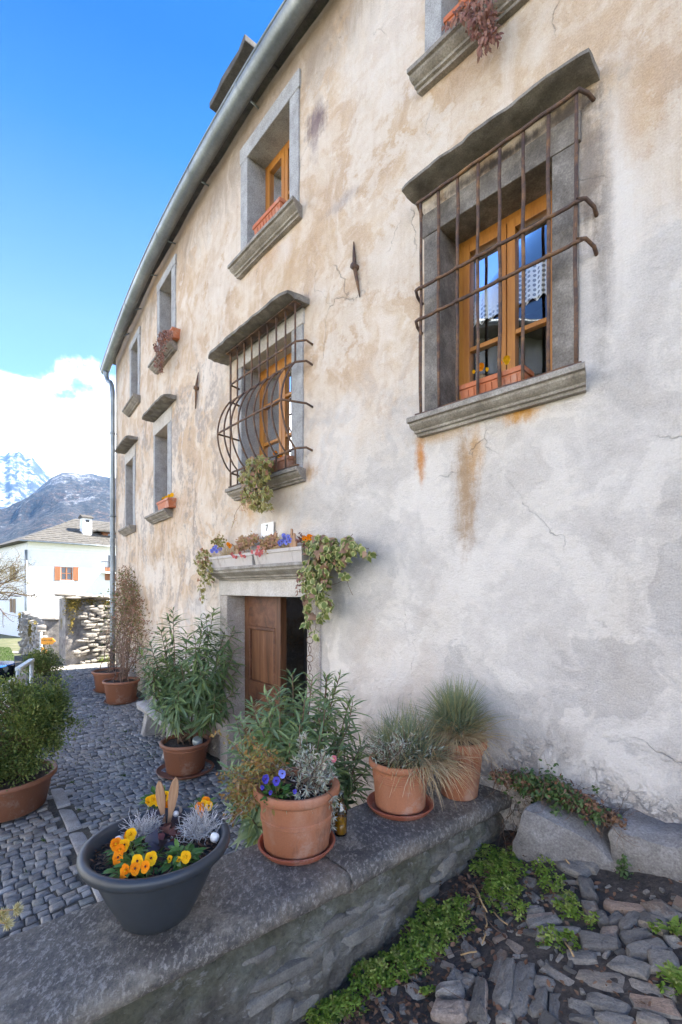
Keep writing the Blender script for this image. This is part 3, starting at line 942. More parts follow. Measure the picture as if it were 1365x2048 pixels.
def make_oil():
    m, g = mat('oil')
    fr = g.m('ADD', g.m('MULTIPLY', g.add('ShaderNodeFresnel', IOR=1.4).outputs[0], 0.8), 0.02, clamp=True)
    gl = g.add('ShaderNodeBsdfGlossy', Roughness=0.05).outputs[0]
    tr = g.add('ShaderNodeBsdfTransparent', Color=(0.90, 0.50, 0.05)).outputs[0]
    df = g.add('ShaderNodeBsdfDiffuse', Color=(0.75, 0.36, 0.015)).outputs[0]
    tr = g.add('ShaderNodeMixShader', i0=0.62, i1=tr, i2=df).outputs[0]
    g.out(g.add('ShaderNodeMixShader', i0=fr, i1=tr, i2=gl).outputs[0])
    return m


def make_bottle_glass():
    m, g = mat('bottle_glass')
    fr = g.m('ADD', g.m('MULTIPLY', g.add('ShaderNodeFresnel', IOR=1.5).outputs[0], 1.2), 0.06, clamp=True)
    gl = g.add('ShaderNodeBsdfGlossy', Roughness=0.03).outputs[0]
    tr = g.add('ShaderNodeBsdfTransparent', Color=(0.82, 0.84, 0.82)).outputs[0]
    g.out(g.add('ShaderNodeMixShader', i0=fr, i1=tr, i2=gl).outputs[0])
    return m


M['oil'] = make_oil()
M['bottle'] = make_bottle_glass()


def make_mountain(forest):
    m, g = mat('forest_slope' if forest else 'snow_peak')
    v = g.coord('Object')
    nrm = g.add('ShaderNodeNewGeometry').outputs['Normal']
    nz = g.sep(nrm)[2]
    z = g.sep(v)[2]
    n = g.noise(v, 0.006, 9, 0.68)
    f = g.noise(v, 0.03, 9, 0.72)
    if forest:
        trees = g.noise(g.vscale(v, (1, 1, 0.28)), 0.075, 6, 0.75)
        c = g.ramp(trees, (0.34, (0.005, 0.009, 0.013)), (0.48, (0.014, 0.018, 0.020)), (0.58, (0.045, 0.038, 0.032)), (0.70, (0.12, 0.10, 0.095)))
        brown = g.smooth(g.noise(v, 0.0028, 5, 0.6), 0.44, 0.58)
        c = g.mix(g.m('MULTIPLY', brown, 0.45), c, g.mix(1.0, c, (1.9, 1.35, 1.15), 'MULTIPLY'))
        tex = g.noise(g.vscale(v, (1, 1, 0.5)), 0.045, 8, 0.8)
        sn = g.smooth(g.m('ADD', g.m('ADD', g.m('MULTIPLY', n, 0.62), g.m('MULTIPLY', tex, 0.75)), g.m('MULTIPLY', z, 0.00026)), 0.80, 0.93)
        c = g.mix(g.m('MULTIPLY', sn, 0.8), c, (0.30, 0.31, 0.33))
    else:
        c = g.ramp(f, (0.3, (0.045, 0.047, 0.055)), (0.7, (0.12, 0.115, 0.115)))
        f2 = g.noise(v, 0.011, 9, 0.75)
        c = g.ramp(f2, (0.35, (0.012, 0.015, 0.02)), (0.65, (0.045, 0.046, 0.05)))
        sn = g.smooth(g.m('ADD', g.m('MULTIPLY', f2, 0.9), g.m('MULTIPLY', nz, 0.35)), 0.68, 0.80)
        c = g.mix(sn, c, (0.30, 0.31, 0.34))
    g.out(g.bsdf(c, 0.95, g.bump(f, 1.0, 12.0)))
    return m


M['mount_forest'] = make_mountain(True)
M['mount_snow'] = make_mountain(False)


def make_ground():
    m, g = mat('ground_earth')
    v = g.coord('Object')
    n = g.noise(v, 0.6, 8, 0.65)
    c = g.ramp(n, (0.3, (0.045, 0.065, 0.018)), (0.55, (0.10, 0.10, 0.04)), (0.75, (0.20, 0.17, 0.11)))
    g.out(g.bsdf(c, 0.95, g.bump(g.noise(v, 20, 6, 0.7), 0.6, 0.03)))
    return m


M['ground'] = make_ground()
M['lane'] = stone_mat('lane_stone', [(0.055, 0.058, 0.064), (0.085, 0.088, 0.094), (0.125, 0.125, 0.128)], 5, 0.7, 0.6, 0.9)  # lane colour darkened to stand in for shade lying on it
M['gravel'] = stone_mat('pale_gravel', [(0.34, 0.30, 0.24), (0.42, 0.38, 0.31), (0.50, 0.46, 0.40)], 8, 0.7, 0.6, 0.95)
# ================================================================== ground, street, path
RNG = random.Random(11)

# parapet line (top front edge) used by several builders
PA = on_z(1008, 1594, 0.6)
_pb = on_z(610, 1787, 0.6)
PU = (_pb - PA); PU.z = 0; PU.normalize()           # along the parapet, away from the house
PN = Vector((PU.y, -PU.x, 0))                        # across it, towards the street
if PN.y < 0: PN = -PN
PW = 0.45
pfr = grid_frame(PA, PU, PN)                         # pfr(along, across, z)


def behind_parapet(x, y):
    return (Vector((x, y, 0)) - Vector((PA.x, PA.y, 0))).dot(PN)


def make_sheet(name, x0, x1, y0, y1, step, fz, m, keep=None, parent=None):
    nx, ny = int((x1 - x0) / step) + 1, int((y1 - y0) / step) + 1
    vs, fs, idx = [], [], {}
    for j in range(ny + 1):
        for i in range(nx + 1):
            x, y = x0 + i * step, y0 + j * step
            idx[i, j] = len(vs)
            vs.append((x, y, fz(x, y)))
    for j in range(ny):
        for i in range(nx):
            if keep and not keep(x0 + (i + .5) * step, y0 + (j + .5) * step): continue
            fs.append((idx[i, j], idx[i + 1, j], idx[i + 1, j + 1], idx[i, j + 1]))
    mb = MB(); mb.v = vs; mb.f = fs
    o = mb.obj(name, m, parent, smooth=True, fix=False)
    bm = bmesh.new(); bm.from_mesh(o.data)
    bmesh.ops.delete(bm, geom=[v for v in bm.verts if not v.link_faces], context='VERTS')
    bm.to_mesh(o.data); bm.free()
    return o


# lie of the land: the yard left of the street lies lower, the valley floor lower still
def far_ground(x, y):
    d = max(0.0, y - 11.0)
    z = -1.35 - 0.040 * d
    return max(z, -6.0)


gm = MB()
rings = []
rad = [0.1, 3, 6, 9, 12, 16, 22, 30, 45, 70, 120, 250, 600, 1500, 4000, 9300]
for r in rad:
    rings.append([Vector((r * math.cos(t), 4 + r * math.sin(t), 0)) for t in [2 * math.pi * k / 72 for k in range(72)]])
for ring in rings:
    for p in ring:
        p.z = far_ground(p.x, p.y) if p.y > 4 else -1.35
gm.quadstrip(rings, True, True, False)
ground = gm.obj('ground', M['ground'], smooth=True)
tag(ground, kind='structure')

# how wide the street is, measured out from the house front
def street_width(s):
    pts = [(-1, 3.9), (3.0, 3.6), (5.0, 2.75), (6.5, 2.2), (8.4, 1.62), (9.5, 1.6), (10.4, 1.65), (13, 1.8)]
    for (a, wa), (b, wb) in zip(pts, pts[1:]):
        if s <= b: return wa + (wb - wa) * max(0, (s - a)) / (b - a)
    return 1.8


sm = MB()
srows = []
ss = -0.5
while ss < 12.9:
    wd = street_width(ss)
    row = []
    for k in range(17):
        o_ = -0.25 + (wd + 0.25) * k / 16
        p = W(ss, 0, o_)
        p.z = street_z(p.x, p.y) + 0.006 * mnoise.noise(Vector((p.x * 2, p.y * 2, 0)))
        row.append(p)
    q = row[-1].copy(); q.z = -1.6
    srows.append(row + [q])
    ss += 0.15
sm.quadstrip(srows, False)
street = sm.obj('street', M['joint'], smooth=False)
tag(street, kind='structure')


def sett_data(seed, cuts=1):
    """A rounded, split-faced sett about 1 x 1 x 1 that is scaled when placed."""
    r = random.Random(seed)
    n = 8
    ang = [math.pi / 4 + 2 * math.pi * k / n + (0.42 if k % 2 else 0.0) * r.choice((-1, 1)) * .5 for k in range(n)]
    base = []
    for k, a in enumerate(ang):
        e = 0.17
        cx, cy = abs(math.cos(a)) ** e * math.copysign(1, math.cos(a)), abs(math.sin(a)) ** e * math.copysign(1, math.sin(a))
        base.append((cx * 0.5 * r.uniform(0.92, 1.05), cy * 0.5 * r.uniform(0.92, 1.05)))
    vs, fs = [], []
    for sc, z, j in ((1.02, -0.5, 0), (1.0, 0.28, 0.05), (0.93, 0.44, 0.04), (0.6, 0.5, 0.05)):
        for x, y in base:
            vs.append((x * sc, y * sc, z + r.uniform(-j, j)))
    vs.append((0, 0, 0.5 + r.uniform(-0.05, 0.05)))
    for lv in range(3):
        for k in range(n):
            q = (k + 1) % n
            fs.append((lv * n + k, lv * n + q, (lv + 1) * n + q, (lv + 1) * n + k))
    for k in range(n):
        fs.append((3 * n + k, 3 * n + (k + 1) % n, 4 * n))
    return vs, fs


SETTS = [sett_data(100 + i) for i in range(14)]
SETT_ME = []
for i, (vs, fs) in enumerate(SETTS):
    me = bpy.data.meshes.new('cobble')
    me.from_pydata(vs, [], fs)
    me.materials.append(M['sett'])
    me.shade_smooth()
    SETT_ME.append(me)

kerb_a, kerb_b = on_street(112, 1576), on_street(168, 1700)
kd = (kerb_b - kerb_a).normalized()
kn = Vector((-kd.y, kd.x, 0)).normalized()


def kerb_dist(x, y):
    v = Vector((x, y, 0)) - Vector((kerb_a.x, kerb_a.y, 0))
    return v.dot(kn), v.dot(Vector((kd.x, kd.y, 0)).normalized())


setts = []
s_ = 0.2
row_i = 0
while s_ < 10.6:
    dep = 0.068 + RNG.uniform(-0.006, 0.008)
    wd = street_width(s_) - 0.03
    o_ = 0.05 + RNG.uniform(0, 0.06)
    while o_ < wd:
        w_ = RNG.uniform(0.060, 0.098)
        sc = s_ + dep / 2 + 0.05 * math.sin(o_ * 1.9 + 0.6) + 0.05 * mnoise.noise(Vector((o_ * 1.1, s_ * 0.5, 2))) + RNG.uniform(-.008, .008)
        p = W(sc, 0, o_ + w_ / 2)
        o_ += w_ + 0.002
        if behind_parapet(p.x, p.y) < PW - 0.10: continue
        if p.y < 0.4: continue
        a, b = kerb_dist(p.x, p.y)
        if abs(a) < 0.078 and 0.0 < b < 3.2: continue
        z = street_z(p.x, p.y)
        dist = math.hypot(p.x, p.y)
        vis = abs(p.x / max(p.y, .1)) < 0.78
        setts.append((-(1.0 if vis else 0.2) / dist ** 2, p, w_ - 0.003, dep - 0.004, math.pi / 2 + wall_angle(max(sc, 0)), z))
    s_ += dep
    row_i += 1
setts.sort(key=lambda q: q[0])
cl = MB()
for i, (_, p, w_, d_, ang, z) in enumerate(setts):
    h = 0.072
    mtx = Matrix.Translation((p.x, p.y, z - 0.023 + RNG.uniform(-0.004, 0.004))) @ Matrix.Rotation(ang - math.pi / 2 + RNG.uniform(-.07, .07), 4, 'Z') @ \
        Matrix.Rotation(RNG.uniform(-.05, .05), 4, 'X') @ Matrix.Rotation(RNG.uniform(-.05, .05), 4, 'Y') @ Matrix.Diagonal((w_ * 1.05, d_ * 1.06, h * RNG.uniform(0.85, 1.1), 1))
    k = RNG.randrange(14)
    if i < 300:
        link('cobble', SETT_ME[k], street, mtx)
    else:
        vs, fs = SETTS[k]
        cl.add([mtx @ Vector(v) for v in vs], fs)
tag(cl.obj('cobble_field', M['sett'], street, smooth=True, fix=False), kind='stuff')

# the line of long kerb slabs let into the setts
t_ = 0.0
kdx = Vector((kd.x, kd.y, 0)).normalized()
while t_ < 3.0:
    L = RNG.uniform(0.42, 0.68)
    c = Vector((kerb_a.x, kerb_a.y, 0)) + kdx * (t_ + L / 2)
    if behind_parapet(c.x, c.y) > PW - 0.15:
        zc = street_z(c.x, c.y)
        fr = grid_frame((c.x, c.y, zc), kdx, kn)
        mb = MB()
        mb.box(fr, -L / 2, L / 2 - 0.012, -0.055, 0.055, -0.08, 0.014)
        mb.obj('kerb_slab', M['bench'], street, smooth=True, bevel=0.012, rough=0.006, sub=2)
    t_ += L

# grass and moss in some of the joints
gc = Cloud()
P, D, N, S = [], [], [], []
for k in range(190):
    q = RNG.choice(setts[:3200])
    if RNG.random() < 0.7 and kerb_dist(q[1].x, q[1].y)[0] < 0: pass
    c = q[1] + Vector((RNG.choice((-1, 1)) * q[2] / 2, RNG.choice((-1, 1)) * q[3] / 2, 0))
    for j in range(RNG.randrange(10, 34)):
        P.append((c.x + RNG.gauss(0, .018), c.y + RNG.gauss(0, .012), q[5] - .005))
        D.append((RNG.gauss(0, .7), RNG.gauss(0, .7), 1))
        N.append((RNG.gauss(0, 1), RNG.gauss(0, 1), .2))
        S.append(RNG.uniform(.012, .042))
gc.put(SMALL_LEAF, P, D, N, S, S2=[q * .35 for q in S])
tag(gc.obj('joint_grass', M['grass'], street), kind='stuff')


# ------------------------------------------------------------------ rough stone path in the foreground
def in_path(x, y):
    if behind_parapet(x, y) > 0.10: return False
    lo = (Vector((x, y, 0)) - W(0.0)).dot(Vector((math.cos(R(45)), math.sin(R(45)), 0)))
    return lo < 0.12


def path_h(x, y):
    return path_z(x, y) + 0.020 * mnoise.noise(Vector((x * 4, y * 4, 1))) + 0.009 * mnoise.noise(Vector((x * 17, y * 17, 5)))


path = make_sheet('stone_path', -3.0, 4.2, -3.0, 2.95, 0.035, path_h, M['litter_soil'], in_path)
tag(path, kind='structure')


def rock_data(seed, sx, sy, sz, sharp=5.0, rough=0.10, cuts=3, flat=True):
    """A split stone: rounded box of the given half sizes with uneven faces."""
    bm = bmesh.new()
    bmesh.ops.create_cube(bm, size=2.0)
    bmesh.ops.subdivide_edges(bm, edges=list(bm.edges), cuts=cuts, use_grid_fill=True)
    r = random.Random(seed)
    off = Vector((r.uniform(0, 99), r.uniform(0, 99), r.uniform(0, 99)))
    taper, shear = r.uniform(-.22, .22), r.uniform(-.25, .25)
    for v in bm.verts:
        p = v.co
        n = (abs(p.x) ** sharp + abs(p.y) ** sharp + abs(p.z) ** sharp) ** (1 / sharp)
        p = p / n
        p.y *= 1 + taper * p.x
        p.x += shear * p.y * min(1.0, sy / sx)
        q = p * 0.9 + off
        d = Vector((mnoise.noise(q), mnoise.noise(q + Vector((9, 3, 1))), mnoise.noise(q + Vector((4, 8, 2))))) * rough
        if cuts > 7: d += Vector((mnoise.noise(q * 7.3), mnoise.noise(q * 7.3 + Vector((9, 3, 1))), mnoise.noise(q * 7.3 + Vector((4, 8, 2))))) * rough * 0.22
        d += Vector((mnoise.noise(q * 3.1), mnoise.noise(q * 3.1 + Vector((9, 3, 1))), mnoise.noise(q * 3.1 + Vector((4, 8, 2))))) * rough * 0.35
        p = p + d * 1.5
        v.co = Vector((p.x * sx, p.y * sy, p.z * sz))
    me = bpy.data.meshes.new('stone')
    bm.to_mesh(me)
    bm.free()
    me.materials.append(M['schist'])
    me.shade_smooth()
    try: me.set_sharp_from_angle(angle=R(38))
    except Exception: pass
    return me


def slab_data(seed, sx, sy, sz):
    """A split piece of schist: uneven many-sided outline, chipped edges, a nearly flat top."""
    r = random.Random(seed)
    per = []
    n = 11
    for k in range(n):
        a = 2 * math.pi * (k + r.uniform(-.28, .28)) / n
        e = 0.34
        cx = abs(math.cos(a)) ** e * math.copysign(1, math.cos(a))
        cy = abs(math.sin(a)) ** (e + .1) * math.copysign(1, math.sin(a))
        j = r.uniform(.76, 1.06)
        per.append((cx * r.uniform(.84, 1.05), cy * j))
    tp, sh = r.uniform(-.28, .28), r.uniform(-.3, .3)
    per = [((x + sh * y * min(1, sy / sx)) * sx, y * (1 + tp * x) * sy) for x, y in per]
    tx, ty = r.uniform(-.16, .16), r.uniform(-.3, .3)
    vs, fs = [], []
    mn = min(sx, sy)
    for ins, z, j in ((0.0, -1.0, 0), (0.0, .15, .15), (.12, .62, .14), (.30, .93, .10), (.60, 1.0, .14)):
        for x, y in per:
            l_ = math.hypot(x, y) or 1
            q = ins * mn * r.uniform(.6, 1.35)
            x2, y2 = x - x / l_ * q, y - y / l_ * q
            if ins > .5: x2, y2 = x * .5, y * .42
            vs.append((x2, y2, sz * (z + r.uniform(-j, j) + (tx * x / sx + ty * y / sy) * (z > 0))))
    vs.append((0, 0, sz * 1.0))
    for lv in range(4):
        for k in range(n):
            q = (k + 1) % n
            fs.append((lv * n + k, lv * n + q, (lv + 1) * n + q, (lv + 1) * n + k))
    for k in range(n):
        fs.append((4 * n + k, 4 * n + (k + 1) % n, 5 * n))
    me = bpy.data.meshes.new('stone')
    me.from_pydata(vs, [], fs)
    me.materials.append(M['schist'])
    me.shade_smooth()
    try: me.set_sharp_from_angle(angle=R(48))
    except Exception: pass
    return me


# (x1, y1, x2, y2, width) of the larger stones, in pixels of the photograph
def z3(a, b): return (900 + a / 2.9355, 1480 + b / 2.9355)
def z4(a, b): return (500 + a / 2.275, 1640 + b / 2.275)


STONES = [(320, 1235, 265, 1440, 82), (360, 1310, 300, 1580, 92), (455, 1310, 405, 1650, 122), (190, 1405, 165, 1667, 92), (550, 1470, 515, 1640, 92),
          (640, 1490, 620, 1667, 88), (505, 1430, 620, 1465, 66), (540, 1340, 770, 1480, 52), (745, 1390, 1055, 1455, 122), (800, 1530, 1060, 1610, 86),
          (945, 1310, 1190, 1390, 92), (1050, 1435, 1365, 1525, 78), (1060, 1545, 1360, 1600, 100), (1040, 1270, 1280, 1215, 96), (1170, 1310, 1365, 1330, 140),
          (1005, 1170, 1200, 1145, 66), (880, 1130, 995, 1130, 76), (760, 1190, 1010, 1215, 76), (505, 1165, 775, 1145, 72), (455, 1100, 655, 1070, 52),
          (455, 1058, 640, 1035, 28), (455, 1030, 560, 1015, 22), (455, 1000, 530, 990, 30), (680, 1275, 880, 1290, 92), (905, 970, 1150, 1000, 62),
          (1110, 1050, 1300, 1120, 78), (1170, 960, 1340, 1080, 120), (930, 1065, 1020, 1030, 58), (1010, 1120, 1115, 1020, 76), (790, 820, 830, 940, 86),
          (640, 740, 815, 790, 66), (740, 720, 880, 760, 66), (440, 640, 540, 710, 86), (625, 680, 710, 680, 42),
          (580, 960, 740, 930, 78), (780, 1000, 880, 1000, 86), (860, 1060, 930, 1050, 66), (330, 1180, 430, 1260, 56), (80, 1200, 150, 1300, 76),
          (60, 1400, 140, 1430, 66), (0, 1380, 60, 1400, 96), (0, 1560, 110, 1620, 116), (270, 1620, 390, 1640, 96), (700, 1560, 850, 1610, 84),
          (700, 1630, 870, 1667, 56), (860, 1640, 1080, 1685, 66), (1100, 1640, 1280, 1685, 66), (530, 1215, 590, 1240, 46), (1280, 1400, 1365, 1420, 56),
          (1280, 1200, 1365, 1190, 76), (1340, 1060, 1380, 1130, 56), (430, 820, 500, 860, 56), (470, 900, 520, 950, 46)]
STONES = [(*z3(a, b), *z3(c, d), w / 2.9355) for a, b, c, d, w in STONES]
STONES += [(*z4(a, b), *z4(c, d), w / 2.275) for a, b, c, d, w in [(850, 790, 980, 780, 60), (830, 870, 1000, 880, 90), (590, 840, 650, 928, 40), (720, 750, 780, 810, 60), (930, 720, 1010, 750, 50), (1050, 900, 1090, 928, 60)]]
placed = []
for i, (x1, y1, x2, y2, w) in enumerate(STONES):
    a, b = on_path(x1, y1), on_path(x2, y2)
    c = (a + b) / 2
    cx, cy = (x1 + x2) / 2, (y1 + y2) / 2
    # width across: project a point w/2 to the side in the picture, keep the part square to the axis
    dx, dy = x2 - x1, y2 - y1
    l_ = math.hypot(dx, dy)
    e = on_path(cx - dy / l_ * w / 2, cy + dx / l_ * w / 2)
    ax = (b - a); L = ax.length; ax.normalize()
    ev = e - c
    wd = (ev - ax * ev.dot(ax)).length
    hz = min(0.034, 0.4 * wd + 0.010)
    nrm = Vector((-GR[1], -GR[2], 1)).normalized()
    yv = nrm.cross(ax).normalized(); zv = ax.cross(yv)
    rot = Matrix((ax, yv, zv)).transposed().to_4x4()
    me = slab_data(300 + i, L / 2 * 1.07, max(wd * 1.13, 0.012), hz)
    link('paving_stone', me, path, Matrix.Translation(c + nrm * (-hz * 0.42 + RNG.uniform(-.006, .012))) @ rot @ Matrix.Rotation(RNG.uniform(-.07, .07), 4, 'X'))
    placed.append((c.x, c.y, L / 2, wd))
    for q in (a * .75 + b * .25, a * .25 + b * .75):
        placed.append((q.x, q.y, L / 5, wd))
# smaller stones fill in between, and the paving goes on beyond the frame
VAR = [rock_data(900 + i, 1, 1, 1, sharp=4.5, rough=0.12, cuts=2) for i in range(10)]
SLV = [slab_data(700 + i, 1, .6, .5) for i in range(14)]
fill = []
FS = MB()
SLVD = [([tuple(v.co) for v in m_.vertices], [tuple(p_.vertices) for p_ in m_.polygons]) for m_ in SLV]
for k in range(16000):
    x, y = RNG.uniform(-0.75, 2.4), RNG.uniform(0.55, 2.6)
    if len(fill) > 900: break
    if not in_path(x, y) or behind_parapet(x, y) > -0.10: continue
    dwall = (Vector((x, y, 0)) - W(0.0)).dot(Vector((math.cos(R(45)), math.sin(R(45)), 0)))
    if dwall > (-0.28 if x > .9 else -.2): continue
    near_par = behind_parapet(x, y) > -0.42
    if near_par and RNG.random() < 0.6: continue
    tiny = len(fill) > 235 or k > 5000
    big = x > 1.15 or y < 1.15
    L = RNG.uniform(0.045, 0.085) if big else RNG.uniform(0.016, 0.042)
    if tiny: L = RNG.uniform(0.008, 0.026)
    Wd = L * RNG.uniform(0.4, 0.75)
    if any(math.hypot(x - px, y - py) < 0.62 * (Wd + L) / 2 * 1.15 + min(pl, pw * 1.05) for px, py, pl, pw in placed): continue
    c = Vector((x, y, path_h(x, y)))
    fill.append(c)
    placed.append((x, y, L, Wd))
    ang = RNG.gauss(R(-20), 0.5) if big else RNG.uniform(0, 3.14)
    mtx = Matrix.Translation(c + Vector((0, 0, 0.002))) @ Matrix.Rotation(R(-17), 4, 'Y') @ Matrix.Rotation(ang, 4, 'Z') @ Matrix.Diagonal((L, Wd / .6, min(0.05, Wd * 1.2), 1))
    if len(fill) <= 240:
        link('paving_stone', SLV[k % 14], path, mtx)
    else:
        FS.add([mtx @ Vector(q) for q in SLVD[k % 14][0]], SLVD[k % 14][1])

if FS.v: tag(FS.obj('stone_chippings', M['schist'], path, fix=False), kind='stuff')
# boulders under the foot of the house front
def boulder(xa, xb, z0, z1, o1, seed, lab, tilt=0.0, sharp=13):
    sa, sb = wall_hit(xa, 1650, 0.1)[0], wall_hit(xb, 1650, 0.1)[0]
    sc, hs = (sa + sb) / 2, abs(sa - sb) / 2
    me = rock_data(seed, hs, 0.24, (z1 - z0) / 2, sharp=sharp, rough=0.10, cuts=9)
    me.materials[0] = M['boulder']
    a = wall_angle(0)
    t, n = Vector((-math.sin(a), math.cos(a), 0)), Vector((-math.cos(a), -math.sin(a), 0))
    rot = Matrix((t, n, Vector((0, 0, 1)))).transposed().to_4x4()
    c = W(sc, (z0 + z1) / 2, o1 - 0.24)
    o = link('boulder', me, None, Matrix.Translation(c) @ rot @ Matrix.Rotation(tilt, 4, 'Y') @ Matrix.Rotation(R(-8), 4, 'X'))
    tag(o, lab, 'boulder')
    return o


boulder(1046, 1240, 0.13, 0.645, 0.20, 41, 'long pale boulder at the foot of the wall under the ground ivy', R(-19))
boulder(1252, 1470, 0.20, 0.74, 0.17, 52, 'big grey boulder at the wall foot just right of the ground ivy', R(3))
boulder(1475, 1900, 0.28, 0.86, 0.15, 53, 'broad grey boulder farthest up the path at the wall foot', R(-4))
boulder(1222, 1268, 0.40, 0.56, 0.10, 54, 'small stone wedged between the two big boulders', R(5))


# ================================================================== parapet
par = thing('parapet_wall', PA - Vector((0, 0, 0.6)), 'low grey stone parapet with lichen covered coping between street and path', 'parapet wall')
body = MB()
nl, nz_ = 200, 46
prof_rows = []
for i in range(nl + 1):
    u = -0.15 + 3.15 * i / nl
    row = []
    b = pfr(u, 0, 0)
    ring = [(0.035, 0.52), (0.035, -0.35)]
    for j in range(nz_ + 1):
        z = 0.525 - 0.9 * j / nz_
        p = Vector((u * 3.3, z * 5.0, 0.7))
        d = 0.030 * mnoise.noise(p) + 0.022 * mnoise.noise(p * 2.7) + 0.013 * mnoise.noise(p * 6.5) + 0.007 * mnoise.noise(p * 15)
        o_ = 0.035 + d + 0.035 * max(0.0, (z - 0.46) / 0.06) - 0.03 * max(0, (0.25 - z))
        q = pfr(u, o_, 0); row.append(Vector((q.x, q.y, z)))
    for z in (-0.375, 0.525):
        q = pfr(u, PW - 0.03, 0)
        row.append(Vector((q.x, q.y, z)) if z < 0 else Vector((q.x, q.y, z)))
    prof_rows.append(row)
body.quadstrip(prof_rows, True, True, True)
soft(body.obj('wall_body', M['rubble'], par, smooth=True), 60)
# coping slabs; the joint lies beside the middle pot
jn = on_z(672, 1722, 0.6)
uj = (jn - PA).dot(PU)


def coping(u0, u1, seed):
    nu, no = int((u1 - u0) / 0.045), 10
    mb = MB()
    rows = []
    for i in range(nu + 1):
        t = i / nu
        u = u0 + (u1 - u0) * t
        e = min(t, 1 - t) * (u1 - u0)
        dr = 0.012 * math.exp(-e / 0.02)
        prof = [(0.012, -0.088), (-0.008, -0.074), (-0.016, -0.05), (-0.012, -0.022), (0.004, -0.006), (0.022, 0.0)]
        prof += [(0.022 + (PW - 0.03) * k / no, 0.0) for k in range(1, no + 1)]
        prof += [(PW, -0.012), (PW + 0.008, -0.03), (PW + 0.004, -0.075), (PW - 0.01, -0.088)]
        row = []
        for (o_, dz) in prof:
            p = pfr(u, o_, 0.0)
            q = Vector((p.x, p.y, 0.6 + dz - dr))
            nn = q * 6 + Vector((seed, 0, 0))
            n2 = q * 19 + Vector((seed, 3, 0))
            q += (PN * mnoise.noise(nn) * 0.010 if dz < -0.001 else Vector()) + Vector((0, 0, 0.006 * mnoise.noise(nn + Vector((7, 7, 7))) + 0.0032 * mnoise.noise(n2)))
            if dz < -0.001: q += PN * mnoise.noise(n2) * 0.006
            row.append(q)
        rows.append(row)
    mb.quadstrip(rows, True, True, True)
    return soft(mb.obj('coping_slab', M['cap'], par, smooth=True), 50)


coping(-0.12, uj - 0.004, 1)
coping(uj + 0.004, 2.9, 20)
# stones that show in the rendered face
prng = random.Random(5)
for (zx, zy, L, H, tl) in [(420, 460, .24, .05, -.05), (500, 400, .15, .045, .05), (690, 310, .19, .035, .02), (530, 500, .27, .07, .0), (820, 330, .13, .06, .1), (900, 190, .14, .07, .2),
                           (370, 480, .14, .05, .1), (170, 690, .3, .05, -.1), (350, 640, .07, .09, .1), (90, 800, .2, .05, 0), (150, 880, .1, .08, 0), (960, 110, .15, .04, .1), (40, 620, .16, .04, 0),
                           (250, 840, .15, .06, 0), (270, 730, .12, .04, .1), (620, 420, .1, .04, 0), (860, 250, .12, .035, .05), (960, 220, .1, .05, .1), (300, 560, .12, .035, -.05)]:
    xi, yi = z4(zx, zy)
    # meet the face of the parapet
    dx, dz = (xi - CX) / FPX, (HY - yi) / FPX
    base = pfr(0, 0.04, 0)
    Y = (base.x * PN.x + base.y * PN.y) / (dx * PN.x + PN.y)
    c = Vector((dx * Y, Y, EYE + dz * Y))
    me = rock_data(prng.randrange(9999), L / 2, 0.03, H / 2, sharp=5, rough=0.12, cuts=3)
    me.materials[0] = M['rubble_stone']
    rot = Matrix((PU, PN, Vector((0, 0, 1)))).transposed().to_4x4()
    link('stone', me, par, Matrix.Translation(c + PN * 0.012) @ rot @ Matrix.Rotation(tl, 4, 'Y'))

# ================================================================== the house
SEND = 10.245
house = thing('stone_house', W(5, 0, -2), 'long plastered house front with barred windows, stone sills and zinc gutter', 'house')
WTOP = 6.60
# openings: (opening s0, s1, surround S0, S1, sill z, lintel underside z, lintel top z)
WIN = {
    'a': (0.966, 1.676, 0.835, 1.800, 2.930, 4.146, 4.300),
    'b': (3.234, 4.125, 3.075, 4.200, 2.835, 4.090, 4.235),
    'c': (6.386, 7.014, 6.215, 7.080, 2.900, 4.125, 4.330),
    'd': (8.476, 9.089, 8.300, 9.160, 2.905, 4.125, 4.330),
    'e': (0.960, 1.669, 0.830, 1.797, 5.230, 6.190, 6.340),
    'f': (3.264, 4.006, 3.131, 4.141, 5.130, 6.180, 6.340),
    'g': (6.212, 6.766, 6.050, 6.890, 5.130, 6.205, 6.330),
    'h': (8.107, 8.621, 7.965, 8.750, 5.040, 6.095, 6.215),
}
DOOR = (3.006, 4.437, 2.837, 4.610, -0.30, 1.730, 1.893)
holes = [(S0 + .02, S1 - .02, z0 - .06, z2 - .02) for (_, _, S0, S1, z0, _, z2) in WIN.values()] + [(DOOR[2] + .02, DOOR[3] - .02, -0.65, DOOR[6] - .02)]


def lines(a, b, step, marks):
    pts = sorted(set([a, b] + [m_ for m_ in marks if a < m_ < b]))
    out = []
    for p, q in zip(pts, pts[1:]):
        k = max(1, int(math.ceil((q - p) / step)))
        out += [p + (q - p) * i / k for i in range(k)]
    return out + [pts[-1]]


sl = lines(-3.5, SEND, 0.055, [h[0] for h in holes] + [h[1] for h in holes])
zl = lines(-0.65, WTOP, 0.06, [h[2] for h in holes] + [h[3] for h in holes])


def wall_disp(s, z):
    d = 0.014 * mnoise.noise(Vector((s * .9, z * .9, 3))) + 0.006 * mnoise.noise(Vector((s * 3.1, z * 3.1, 9))) + 0.003 * mnoise.noise(Vector((s * 9, z * 9, 4)))
    if z < 1.3:
        k = (1.3 - z) / 0.8
        d += k * 0.03 * mnoise.noise(Vector((s * 2.3, z * 2.3, 14))) + 0.018 * k * mnoise.noise(Vector((s * 7, z * 7, 24)))
        if z < 0.75: d -= 0.03 * (0.75 - z)
    e = min(abs(z - q) for h in holes for q in (h[2], h[3])) if False else 1
    return d


